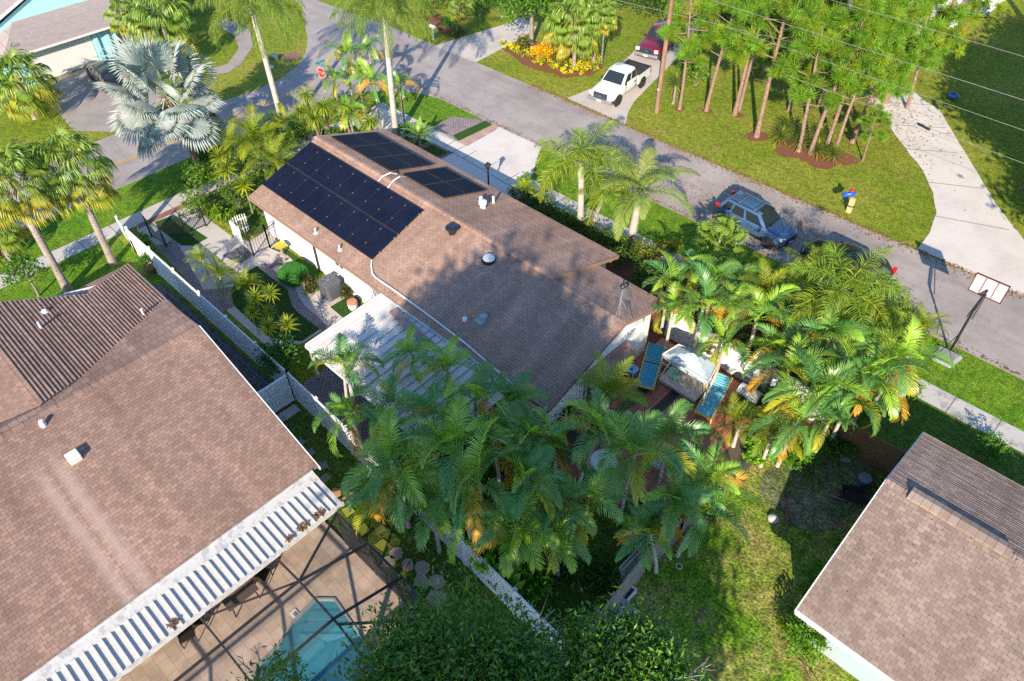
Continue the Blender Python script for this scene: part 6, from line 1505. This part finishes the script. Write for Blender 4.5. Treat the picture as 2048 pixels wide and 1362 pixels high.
for i,(x,y,r,h,n,ti,l) in enumerate([(385,365,.95,2.2,1500,((1.5,1.5,.7),(1.1,1.2,.7)),'bright drooping leafy bush at the end of the pale sidewalk block'),(388,410,.8,1.7,900,((1.3,1.4,.7),),'leafy bush directly behind the black railing'),(430,350,1.0,1.9,1100,((1.3,1.4,.8),(2.0,1.7,.6)),'spiky leafed bush right of the silver palm trunk'),(470,385,1.1,1.8,1300,((.9,1.0,.8),(1.4,1.4,.7)),'dense dark leafy bush behind the picket gate'),(500,340,1.0,2.0,1000,((1.1,1.2,.7),(1.9,1.5,.5)),'leafy bush under the arching frond at the roof corner'),(520,410,.7,1.3,700,((.9,1.1,.7),),'dark bush tucked between the picket gate and the house corner'),(455,440,.55,1.0,700,((2.2,1.9,.6),(1.5,1.5,.6)),'low yellow green hedge along the pale path'),(430,425,.45,.8,600,((1.8,1.8,.5),),'low light green mound between the railing and the pale path'),(540,270,1.0,1.6,900,((1.0,1.15,.7),(1.5,1.4,.8)),'leafy bush under the areca palms near the half shaded trunk'),(600,262,.9,1.3,800,((.9,1.0,.7),(2.4,2.2,1.5)),'bush with pale leaves behind the roof ridge'),(660,265,.8,1.2,700,((.8,1.0,.7),),'dark bush below the pair of weeping plants'),(720,265,.8,1.2,700,((.8,1.0,.7),(1.9,1.8,.6)),'bush just left of the pale tall trunk foot'),(812,262,.7,.9,600,((.8,1.0,.7),),'dark bush in the brick bordered bed right of the pale tall trunk'),(575,285,.9,1.4,700,((1.2,1.3,.7),),'round bush behind the roof corner'),(410,310,.9,1.5,800,((1.1,1.2,.8),),'bush at the foot of the silver palm')]):
    bush(l,x,y,r,h,ti,n,.17 if i in (1,3) else .2,3.0)
palm('dracaena','spiky dracaena between the silver palm trunk and the dense dark bush',(455,345),1.9,None,1.3,r=.05,bark='twig'); palm('dracaena','spiky dracaena left of the picket gate above the hedge',(490,375),1.8,None,1.2,r=.05,bark='twig'); palm('dracaena','spiky dracaena above the black railing end',(440,320),2.0,None,1.2,r=.05,bark='twig')
bush('leafy vine on the low white fence stub',290,487,.45,1.2,((1.5,1.6,.8),),500,.14)
c=POT.location; clump_cloud([(0,0,.8,.5,.5,.45)],500,.13,((.7,.9,.6),),elong=2.).build('foliage',LM['bush'],POT)
broadtree('small round leafed tree beside the second palm trunk on the left lawn',at(78,592),2.6,[(0,0,2.0,.8,.8,.6),(.4,.3,1.6,.5,.5,.5),(-.5,.2,1.7,.5,.5,.5),(.1,-.5,1.7,.5,.5,.4)],1300,.14,((.8,1.0,.6),(1.1,1.25,.6)),1.5,.06)
# --- turf garden plants
for x,y,z,s,l in [(405,520,1.5,.72,'young yellow green palm over the pale paving by the white fence'),(440,555,1.1,.72,'young palm leaning beside the yellow green one'),(490,578,1.2,.75,'feathery young palm at the corner of the garden turf')]:
    palm('areca',l,(x,y),z,None,s,r=.05,bark='royal',group='young palms in the turf garden')
for x,y,z,s,l in [(512,600,1.8,.95,'tall green dracaena on the garden turf, upper left of its cluster'),(543,590,1.9,.9,'tall dracaena with a yellow skirt, upper right of its cluster'),(505,630,1.3,.85,'green dracaena low at the white fence'),(540,625,1.2,.7,'small dracaena between the yellow ones'),(537,660,1.5,.95,'green dracaena in front of the round dark shrub'),(576,655,1.6,1.0,'dracaena with the brightest yellow leaves, next to the patio cover')]:
    palm('dracaena',l,(x,y),z,None,s,r=.025,bark='twig',group='dracaenas on the garden turf')
bush('round dark green shrub on the white fence beside the white double gate',560,716,1.05,2.2,((.7,1.0,.5),(.55,.8,.5)),2200,.15,zc=1.3)
for x,y,l in [(614,560,'dark red leafed plant left of the air conditioner'),(622,578,'dark red leafed plant in front of the air conditioner'),(690,583,'dark red leafed plant right of the air conditioner')]: bush(l,x,y,.4,.7,((1.2,.42,.6),(.5,.5,.5)),330,.26,4.0,group='dark red plants by the air conditioner')
# --- front hedge between house and sidewalk
hedge('dark green hedge along the front of the solar house',[(1032,402),(1100,445),(1180,490),(1260,535)],1.5,1.15,((.6,.75,.5),(.45,.55,.45),(.9,1.0,.5)),6000,.15)
hedge('copper and yellow croton hedge at the end of the sidewalk',[(1215,495),(1290,520),(1350,505)],1.0,.95,((2.4,1.5,.35),(2.2,1.0,.35),(.8,.9,.4)),2600,.14)
hedge('low dark bushes beside the gable roof corner',[(1270,560),(1315,590),(1345,560)],1.3,1.2,((.6,.8,.5),(1.0,1.1,.5)),2200,.16)
bush('young yellow palm-like shrub beside the driveway edge',1048,368,.5,1.3,((1.8,1.9,.7),),400,.3,5.); palm('areca','small arching palm shrub at the driveway edge beside the dark hedge',(1050,380),1.1,None,.55,r=.04); palm('areca','yellowing little palm at the left foot of the bushy foxtail',(1085,388),1.2,None,.6,r=.04)
# --- right jungle
J=[('christmas',1338,575,3.6,.85,'pale arching christmas palm nearest the gable roof corner'),('christmas',1385,545,3.8,.85,'arching christmas palm near the copper hedge'),('christmas',1430,560,3.9,.85,'christmas palm under the small blue green fan palm'),('christmas',1345,625,3.9,.9,'christmas palm brushing the gable roof end'),('christmas',1405,620,4.2,.95,'christmas palm in the middle of the clump by the gable end'),('christmas',1465,610,4.2,.9,'christmas palm in the clump right of the gable end'),('areca',1528,590,4.0,1.05,'yellow green drooping palm below the front of the blue SUV'),('christmas',1515,640,4.0,.95,'christmas palm with orange sheath above the white side fence'),
('foxtail',1688,582,4.4,1.3,'wide foxtail palm with long plumes in front of the black SUV'),('foxtail',1640,635,3.4,.8,'foxtail palm left of the widest one'),('foxtail',1748,615,3.2,.8,'foxtail palm touching the dark box trailer'),('christmas',1660,680,4.2,.9,'christmas palm with an orange frond in the middle of the right grove'),('christmas',1572,745,4.2,1.0,'dark christmas palm above the grill'),('christmas',1620,785,4.4,1.0,'tall christmas palm at the near edge of the right grove'),('christmas',1690,745,4.4,1.0,'christmas palm with pale arching fronds by the red flowers'),('christmas',1795,715,4.6,.95,'leaning christmas palm over the red flowering shrub'),('christmas',1745,765,4.4,1.0,'christmas palm with a pale trunk over the sidewalk'),('christmas',1700,800,4.2,1.05,'christmas palm with long recurved fronds nearest the brown wooden fence'),('christmas',1590,845,3.6,1.0,'christmas palm with a pale stout trunk over the sunny yard edge'),('christmas',1655,850,3.3,.95,'christmas palm hanging over the shaded dirt'),('areca',1545,870,2.6,.85,'light green areca palm at the sunny yard edge'),('areca',1480,850,1.8,.8,'low feathery palm at the right end of the red deck'),('christmas',1470,560,3.4,.8,'christmas palm in shade behind the fan palm'),('areca',1840,660,2.2,.7,'little areca palm by the hoop base')]
J+=[('areca',1608,560,3.2,.95,'feathery palm between the two parked street cars'),('areca',1650,545,3.0,.9,'feathery palm in front of the black SUV bonnet'),('christmas',1448,690,3.0,.75,'small christmas palm by the white side fence'),('christmas',1560,700,3.6,.9,'christmas palm in the gap above the grill'),('areca',1625,705,2.6,.9,'leafy low palm in the middle of the right grove'),('christmas',1600,660,3.4,.8,'christmas palm by the hidden stretch of sidewalk'),('christmas',1730,705,3.6,.8,'christmas palm between the red flowers and the green shrub')]
for k,x,y,z,s,l in J: palm(k,l,(x,y),z,None,s,r=.085,bark='royal',group='palm grove right of the deck')
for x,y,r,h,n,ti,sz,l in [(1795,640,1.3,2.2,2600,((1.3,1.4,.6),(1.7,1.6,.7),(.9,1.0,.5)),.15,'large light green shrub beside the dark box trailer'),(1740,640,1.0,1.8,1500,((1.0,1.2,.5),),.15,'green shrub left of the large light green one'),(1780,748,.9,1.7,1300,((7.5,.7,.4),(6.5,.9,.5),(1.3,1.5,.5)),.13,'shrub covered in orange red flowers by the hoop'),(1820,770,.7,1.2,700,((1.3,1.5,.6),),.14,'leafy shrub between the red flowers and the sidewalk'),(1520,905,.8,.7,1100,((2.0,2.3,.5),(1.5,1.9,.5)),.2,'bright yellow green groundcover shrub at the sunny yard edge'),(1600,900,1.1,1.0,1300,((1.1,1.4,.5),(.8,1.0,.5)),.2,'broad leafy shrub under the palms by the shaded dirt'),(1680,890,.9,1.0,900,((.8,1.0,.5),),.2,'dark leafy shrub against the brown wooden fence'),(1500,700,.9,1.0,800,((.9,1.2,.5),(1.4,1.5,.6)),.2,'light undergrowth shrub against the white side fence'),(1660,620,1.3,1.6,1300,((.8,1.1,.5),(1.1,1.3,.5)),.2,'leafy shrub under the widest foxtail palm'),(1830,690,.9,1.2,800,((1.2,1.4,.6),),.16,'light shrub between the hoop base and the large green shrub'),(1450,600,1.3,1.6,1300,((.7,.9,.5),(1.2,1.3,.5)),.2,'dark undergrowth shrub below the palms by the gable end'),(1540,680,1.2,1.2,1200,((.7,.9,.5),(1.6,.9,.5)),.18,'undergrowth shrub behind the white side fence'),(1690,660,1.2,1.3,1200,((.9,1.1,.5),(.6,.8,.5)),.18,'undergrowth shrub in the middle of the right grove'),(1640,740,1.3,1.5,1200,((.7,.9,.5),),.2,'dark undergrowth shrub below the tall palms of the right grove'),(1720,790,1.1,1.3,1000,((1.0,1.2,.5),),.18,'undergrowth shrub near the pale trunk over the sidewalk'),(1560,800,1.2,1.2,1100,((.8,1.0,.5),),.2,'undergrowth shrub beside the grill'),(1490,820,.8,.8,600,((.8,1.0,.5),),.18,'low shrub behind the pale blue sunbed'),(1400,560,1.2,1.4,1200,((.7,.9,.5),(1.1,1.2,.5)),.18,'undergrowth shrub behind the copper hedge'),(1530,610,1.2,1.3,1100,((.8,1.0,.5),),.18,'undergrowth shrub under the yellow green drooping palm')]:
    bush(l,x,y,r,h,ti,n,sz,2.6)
for x,y,l in ((1591,641,'white flat box lying by the sidewalk in the grove'),(1612,660,'crumpled pale cover lying in the grove undergrowth')):
    p=at(x,y); b=MB(); b.loft([[(.4*math.cos(a)*k,.3*math.sin(a)*k,z) for a in [q*PI/5 for q in range(10)]] for k,z in ((1,0),(1,.35),(.7,.5))]); o=b.build('white_cover',M['vinyl']); o.location=(p.x,p.y,.0); tag(o,l,'cover')
# --- dark clump in front of the house
Cn=[(688,735,3.6,.95,'christmas palm standing by the white double gate with a yellow arching frond','c'),(826,712,4.2,.85,'christmas palm with two upright fronds over the ribbed patio cover','c'),(895,742,4.4,.9,'christmas palm in front of the back gutter of the patio cover','c'),(705,840,4.0,.95,'christmas palm at the white fence beside the gate','c'),(780,820,4.4,.95,'christmas palm in the dark clump below the patio cover edge','c'),(950,805,4.9,1.0,'christmas palm in front of the dark patio cover corner','c'),(1025,805,4.2,.85,'christmas palm touching the lowest corner of the solar house roof','c'),(800,930,4.6,1.05,'christmas palm with an orange frond in the left of the dark clump','c'),(905,905,5.2,1.1,'christmas palm with dry tan fronds in the middle of the dark clump','c'),(1060,880,5.0,1.0,'christmas palm in the upper right of the dark clump','c'),(795,985,3.8,.95,'christmas palm drooping to the orange stepping stones','c'),(960,970,5.4,1.1,'christmas palm with the broadest glossy fronds in the dark clump','c'),(1050,965,5.2,1.05,'christmas palm near the centre of the dark clump','c'),(1030,1060,4.2,1.0,'christmas palm above the yellow green broad leaves','c'),(1100,1080,3.8,.95,'christmas palm over the dark turf behind the white fence','c'),(1195,868,5.6,1.0,'christmas palm with orange dead fronds over the dining table','c'),(1218,795,3.6,1.0,'bright green palm with a big sunlit frond by the sliding door','a'),(1268,912,5.4,1.0,'tall slim christmas palm over the red deck beside the white chair','c'),(1335,880,4.2,.95,'christmas palm with a sunlit yellow green frond in front of the daybed','c'),(1345,1000,4.4,1.0,'christmas palm over the dark pavers at the deck corner','c'),(1420,960,4.4,1.0,'christmas palm with a bright yellow frond on the sunny side','c'),(1390,925,3.2,.8,'christmas palm at the near right corner of the red deck','c'),(1300,1070,3.4,.9,'christmas palm with hanging fronds over the grey wooden fence','c')]
rngx=random.Random(5)
Cn+=[(862,1005,3.8,.95,'christmas palm in the lower left of the dark clump','c'),(988,885,4.4,1.0,'christmas palm in the upper middle of the dark clump','c'),(1105,1030,4.0,.95,'christmas palm left of the slim pale trunks','c'),(868,845,4.2,.95,'christmas palm just below the end of the patio cover','c'),(935,1045,3.6,.9,'low christmas palm beside the bright yellow green leaves','c'),(1110,905,4.4,.95,'christmas palm leaning to the left edge of the red deck','c'),(1175,1010,4.2,.9,'christmas palm on the dark turf between the deck and the fence corner','c'),(1400,1030,3.4,.9,'christmas palm with a drooping crown just outside the grey wooden fence','c')]
for x,y,z,s,l,k in Cn: palm('christmas' if k=='c' else 'areca',l,(x,y),z,None,s,r=.08,bark='royal',lean=(rngx.uniform(-.5,.5),rngx.uniform(-.5,.5)),group='dark palm clump behind the solar house')
bush('big leafed yellow green shrub in the dark palm clump',1010,1100,1.0,2.4,((2.0,2.1,.5),(1.5,1.8,.5)),420,.5,1.8,zc=1.9); bush('yellow green broad leafed climber at the near end of the white fence',1060,1160,.9,1.8,((1.6,1.9,.6),(1.0,1.4,.6)),500,.4,2.2,zc=1.3)
bush('bright yellow green leaves in the middle of the dark clump beside the white fence',965,1050,.7,2.8,((2.1,2.0,.5),),260,.45,1.8,zc=2.4)
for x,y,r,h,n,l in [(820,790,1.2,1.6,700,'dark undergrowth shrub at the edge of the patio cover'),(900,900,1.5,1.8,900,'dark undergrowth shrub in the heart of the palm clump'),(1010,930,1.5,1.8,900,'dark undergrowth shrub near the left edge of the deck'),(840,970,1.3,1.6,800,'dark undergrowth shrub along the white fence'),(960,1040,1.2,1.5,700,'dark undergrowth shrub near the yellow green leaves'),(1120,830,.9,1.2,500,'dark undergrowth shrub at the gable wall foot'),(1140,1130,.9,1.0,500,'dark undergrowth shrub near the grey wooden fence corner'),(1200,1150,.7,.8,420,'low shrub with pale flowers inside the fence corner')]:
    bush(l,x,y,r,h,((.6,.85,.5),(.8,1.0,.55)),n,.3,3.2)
# --- pines
for i,(x,y,h,v,l) in enumerate([(1358,218,9.5,1,'pine beside the agave, next to the utility pole'),(1413,222,10.5,0,'pine with a straight pale trunk, second from the utility pole'),(1468,232,11.5,2,'pine with twin looking trunk, third from the utility pole'),(1478,222,10.5,4,'slim pine standing right behind the third one'),(1516,272,13,2,'tallest pine in the red mulch ring on the open lawn'),(1597,300,9.5,3,'pine at the left of the spiky lily bed'),(1620,308,11,0,'pine rising from the middle of the spiky lily bed'),(1650,290,12,4,'leaning pine just behind the lily bed'),(1668,315,10,1,'pine at the right end of the spiky lily bed'),(1582,222,9,3,'small pine behind the tallest one'),(1705,285,11,0,'dark forked pine beside the curved driveway'),(1722,275,8.5,3,'short pine closest to the curved driveway'),(1640,215,13,2,'pine behind the lily bed in the back row'),(1560,120,13,0,'far pine behind the tallest one near the top edge'),(1470,90,12,2,'far pine above the maroon truck'),(1772,205,13,5,'wide spreading pine leaning over the far end of the curved driveway'),(1722,322,4.2,3,'young bushy pine at the near end of the row by the curved driveway'),(1862,110,13,5,'wide pine crown hanging over the shaded lawn at the top right'),(1830,110,13.5,0,'broad pine crown in the top right over the shaded lawn'),(1900,75,12.5,2,'far pine at the top right edge'),(1810,215,8.5,3,'low bushy pine crown over the far end of the curved driveway'),(1420,60,11,4,'far pine near the top edge left of the wires')]):
    pine(l,x,y,h,v,i*1.3)
for k,(x,y) in enumerate([(1560,278),(1600,290),(1635,303),(1572,258),(1665,312),(1598,262),(1640,275)]):
    palm('yucca',['spiky lily clump at the left end of the red mulch bed','spiky lily clump between the two mulch bed pines','spiky lily clump in the middle of the mulch bed','spiky lily clump at the back left of the mulch bed','spiky lily clump at the right end of the mulch bed','spiky lily clump at the back middle of the mulch bed','spiky lily clump at the back right of the mulch bed'][k],(x,y),.3,None,1.05,r=.08,group='spiky lilies in the red mulch bed')
palm('yucca','agave with broad leaves between the utility pole and the first pine',(1352,170),1.4,None,1.1,r=.1,bark='twig')
palm('yucca','tufted yucca on a leaning trunk behind the yellow flower bed',(1208,60),2.6,None,1.2,r=.08,bark='twig'); palm('yucca','short yucca below the tufted one at the bed edge',(1190,105),1.2,None,.9,r=.08,bark='twig')
# --- across the street
broadtree('dense dark leafy tree at the top edge behind the yellow bed',at(1062,88),6,[(0,0,3.6,2.2,2.2,2.0),(1.4,.5,3.2,1.3,1.3,1.2),(-1.3,.4,3.3,1.4,1.4,1.3),(.2,1.2,4.2,1.4,1.4,1.2),(-.4,-1.2,2.8,1.3,1.3,1.1)],5200,.26,((.75,.95,.5),(1.05,1.25,.5),(1.3,1.5,.6)),2.0,.18)
palm('sabal','pale sabal palm with a slim straight trunk in the yellow flower bed',(1150,35),None,(1148,140),1.15,r=.16,bark='grey'); palm('sabal','slim sabal palm behind the pale one near the top edge',(1195,12),4.5,None,.85,r=.13); palm('sabal','small sabal palm half hidden by the leafy tree',(1120,55),2.6,None,.7,r=.1)
bush('bright yellow orange croton bush in the flower bed',1086,104,.95,1.5,((8,3.0,.2),(8.5,2.3,.2)),1300,.17,2.4); bush('slim yellow croton beside the bright round one',1127,78,.55,2.6,((6.5,3.3,.3),(3.4,2.6,.4)),500,.2,2.4,zc=1.6)
bush('dark red leafed bush in the middle of the flower bed',1120,118,.9,1.0,((1.6,.7,.5),(.9,.8,.4)),700,.2,2.6); bush('dark red bush at the left of the yellow bed',1048,85,.7,1.0,((1.7,.6,.5),(.8,.8,.5)),500,.2,2.6)
lb=[]; P0=at(1110,130)
for (x,y) in ((1012,96),(1030,104),(1050,112),(1070,122),(1092,130),(1112,138),(1135,144),(1158,147),(1178,142),(1190,130),(1185,118),(1100,120),(1130,130),(1150,135),(1165,128)):
    q=at(x,y)-P0; lb.append((q.x,q.y,.25,.75,.55,.3))
o=clump_cloud(lb,3600,.16,((7.5,3.3,.4),(6.0,2.9,.4),(2.5,2.0,.5)),elong=2.4).build('groundcover',LM['bush']); o.location=P0; tag(o,'yellow variegated ground cover filling the flower bed','ground cover',kind='stuff')
hedge('leafy hedge with reddish tips along the top edge behind the far lawn',[(800,5),(850,12),(900,22),(960,18)],2.4,1.8,((1.0,1.2,.5),(1.5,1.4,.6),(1.8,1.0,.6)),4200,.22,name='hedge'); hedge('dark green hedge left of the leafy tree at the top edge',[(965,15),(1010,28)],2.4,2.2,((.7,.95,.5),(1.0,1.2,.5)),2600,.22)
bush('round light green shrub in the far kidney shaped bed',900,45,1.0,1.2,((1.3,1.5,.6),),900,.22,3.); bush('small dark shrub at the tip of the far kidney shaped bed',912,66,.8,.6,((.9,1.0,.5),(1.6,.8,.5)),600,.18,2.6); bush('shrub with red leaves at the far bed by the top edge',850,28,.9,.9,((1.6,.7,.5),(1.0,1.1,.5)),600,.2,2.6)
palm('sabal','little palm with a red crownshaft in the far kidney shaped bed',(922,8),2.8,(914,60),.6,r=.09,bark='royal')
hedge('dark hedge in shade at the top edge beside the far lawn',[(1225,10),(1290,28),(1340,35)],2.6,2.6,((.45,.6,.4),(.7,.8,.4)),3600,.25)
hedge('dark undergrowth behind the pines at the top',[(1430,40),(1520,70),(1600,60)],3.,2.6,((.4,.55,.4),(.65,.8,.4)),4200,.28)
palm('areca','shaggy pale palm behind the maroon truck at the top edge',(1555,55),3.0,None,1.2,r=.1); palm('cycad','dark sword fern clump beside the pine row',(1530,125),.9,None,1.4,r=.1)
bush('yellow green shrub beside the pine row behind the agave',1395,150,1.0,1.4,((1.6,1.6,.5),(1.1,1.2,.5)),800,.24,3.4); bush('shrub with thin stems between the first two pines',1372,135,.9,1.3,((1.3,1.4,.5),),600,.22,3.4)
broadtree('broad tree cut by the right edge over the shaded lawn',at(2080,330),7,[(0,0,4.6,2.0,2.0,1.6),(-1.0,.6,3.8,1.3,1.3,1.1),(.6,-1.0,3.8,1.4,1.4,1.2)],3600,.24,((.9,1.2,.5),(1.3,1.5,.6)),2.0,.16)
broadtree('big dark tree beyond the shaded lawn at the top right corner',at(2060,60),11,[(0,0,7.5,3.2,3.2,2.6),(-2.2,.5,6.2,2.0,2.0,1.7),(1.5,-1.5,6.5,2.4,2.4,1.8),(.3,2,8.2,2.2,2.2,1.6)],7000,.28,((.6,.85,.45),(.9,1.1,.5)),2.0,.25)
for lab,q in (('tall dark tree outside the right edge, nearest the street',(4.3,41,0)),('tall dark tree outside the right edge, middle of the row',(1.9,49.5,0)),('tall dark tree outside the right edge, farthest from the street',(-2.4,58.5,0)),('tall dark tree outside the right edge, second from the street',(.9,44.6,0)),('tall dark tree outside the right edge, directly at the kerb',(6.2,35.6,0)),('tall dark tree outside the right edge, second from the far end',(-.6,53.8,0)),('tall dark tree outside the right edge, closest to the driveway lawn',(-1.3,45.6,0)),('tall dark tree outside the right edge, inner one of the far pair',(-3.4,51.3,0))):
    broadtree(lab,q,11,[(0,0,8,3.0,3.0,2.6),(-1.5,1.4,7,2.2,2.2,2.2),(1.2,-1.6,7,2.4,2.4,2.2),(.5,2.2,6.5,2.2,2.2,2.2)],8000,.45,((.7,.95,.5),),2.0,.25,shell=.2)
# --- right neighbour corner
bush('rounded yellow green shrub at the near corner of the right house',1608,1278,.75,1.3,((1.6,1.8,.6),(1.1,1.3,.5)),1400,.14,2.4); palm('yucca','thin aloe clump beside the corner shrub of the right house',(1568,1250),.3,None,.5,r=.04)
bush('small green shrub on the shaded lawn beyond the right house roof',1990,895,.75,1.1,((.9,1.2,.5),),700,.15,2.4)
# --- fallen needles and leaves on the paving
def litter(label,n,fn,cols,size,name='leaf_litter'):
    lb=LB(); P=np.array([fn() for _ in range(n)]); a=rng.uniform(0,6.28,n); s=size*rng.uniform(.5,1.5,n)
    d=np.stack([np.cos(a),np.sin(a),np.zeros(n)],1)*s[:,None]; e=np.stack([-np.sin(a),np.cos(a),np.zeros(n)],1)*(s*.35)[:,None]; z=np.array([0,0,.012])
    V=np.stack([P-d-e,P+d-e+z,P+d+e,P-d+e+z],1).reshape(-1,3); b=np.arange(n)[:,None]*4
    C=np.repeat(np.array(cols)[rng.integers(0,len(cols),n)]*rng.uniform(.6,1.3,(n,1)),4,0); lb.add(V,b+np.array([[0,1,2,3]]),C)
    o=lb.build(name,LM['litter']); tag(o,label,'leaf litter',kind='stuff')
LM['litter']=leaf_mat('litter',(1,1,1),.9,.05,.1)
g_=random.Random(9)
def f1(): x=g_.uniform(-36,2); return (x,39.15-abs(g_.gauss(0,.35))+.1,.03)
litter('dry brown needles and leaves along the far edge of the street',2600,f1,[(.3,.14,.07),(.22,.1,.05),(.4,.25,.1)],.05)
def f2(): return (g_.gauss(-14,3.2),g_.gauss(35.6,1.3),.03)
litter('orange brown leaves scattered round the blue SUV',1500,f2,[(.42,.17,.08),(.3,.12,.06),(.45,.27,.12)],.05)
def f3(): return (g_.uniform(-42,4),33.0+abs(g_.gauss(0,.18)),.03)
litter('dry leaves along the near edge of the street',1200,f3,[(.25,.13,.07),(.2,.12,.05),(.15,.14,.04)],.045)
def f4():
    p=at(g_.gauss(1720,90),g_.gauss(235,70)); return (p.x,p.y,.035)
litter('fallen pine needles under the pines',2200,f4,[(.34,.17,.08),(.26,.12,.05)],.06)
def f5(): return (g_.uniform(-27,-5.8),g_.uniform(5.9,9),.035)
litter('fallen leaves on the narrow shaded lawn',700,f5,[(.3,.15,.07),(.35,.28,.08),(.2,.1,.05)],.05)
def f6():
    x=g_.uniform(-34.5,-13); y=g_.choice([14.95+abs(g_.gauss(0,.5)),g_.uniform(15,19.6)]); return (x,min(19.6,y),zbk(min(19.6,y))+.035)
litter('dry leaves scattered on the back slope of the solar house roof',420,f6,[(.2,.11,.06),(.14,.09,.05),(.3,.2,.1)],.028)
def f7():
    x=g_.uniform(-1.1,8); y=19.5-abs(g_.gauss(0,2.4)); y=max(14.3,y); return (x,y,2.5+(y-14.2)*.3166+.035)
litter('dry leaves scattered on the near slope of the right house roof',120,f7,[(.2,.11,.06),(.14,.09,.05)],.024)
# --- bottom trees
BT=((.75,1.0,.7),(1.0,1.25,.8),(.6,.85,.65),(2.0,1.7,.6))
def tree_at(px,py,z): q=at(px,py,z); return q
q=tree_at(925,1392,9.5); broadtree('large fine leafed tree top at the bottom edge beside the pool cage',(q.x,q.y,0),12,[(0,0,9.8,1.9,1.7,1.6),(1.2,.6,10.2,1.1,1.1,1.0),(-1.2,-.3,9.4,1.2,1.1,1.0),(.4,1.0,9.6,1.1,1.0,.9),(-.3,-1.4,9.6,1.4,1.3,1.1),(1.4,-.8,9.4,1.2,1.2,1.0)],30000,.15,BT[:3]*6+BT[3:],2.8,.25,twigs=26)
q=tree_at(1228,1392,9.5); broadtree('fine leafed tree top at the bottom edge beside the grey wooden fence end',(q.x,q.y,0),11.5,[(0,0,9.6,1.35,1.3,1.3),(.6,.6,9.9,.9,.9,.8),(-.6,.4,9.4,.9,.9,.8),(.5,-.9,9.3,1.2,1.1,1.0),(-.2,1.1,9.5,.8,.7,.7)],21000,.15,BT[:3]*6+BT[3:],2.8,.22,twigs=26)
q=tree_at(1080,1370,7.5); broadtree('sparse half bare tree between the two bottom tree tops',(q.x,q.y,0),9,[(0,0,7.4,1.0,1.0,.8),(-.7,.5,7.2,.7,.7,.6),(.6,.2,7,.6,.6,.5)],900,.15,BT[:3],3.6,.14,twigs=70)
q=tree_at(540,1375,7.5); broadtree('narrow leaved shrub top at the bottom edge over the pool',(q.x,q.y,0),8.2,[(0,0,7.5,.8,.8,.5),(.9,.5,7.2,.6,.5,.4),(1.6,.9,7.1,.5,.5,.4)],1500,.17,BT,3.6,.12,twigs=10)
# tall trees just outside the picture whose shade falls on the clump, the roof and the lawn
def uv_blobs(L,zo): return [(.839*u,.545*u,v+zo,r,r,r*1.08) for u,v,r in L]
broadtree('tall tree south of the pool cage, outside the frame',(-1.0,-9.4,0),20,uv_blobs([(.7,12.2,3.6),(-2.1,13.3,2.2),(-2.1,10.8,1.6),(3.0,7.2,2.3),(.3,7.8,1.7),(.4,15.4,2.2),(3.0,13.6,2.8),(-1.0,14.8,2.0)],3.75),22000,.5,((.8,1.0,.5),),2.0,.4,shell=.2)
broadtree('tree behind the backyard lawn, outside the frame',(2.2,.2,0),10.5,uv_blobs([(.5,6.9,2.3),(1.1,9.2,1.6),(-1.2,6.0,1.9),(1.3,5.4,1.5),(-1.6,8.6,2.0),(.4,11.0,1.6)],.52),15000,.4,((.8,1.0,.5),),2.0,.3,shell=.2)
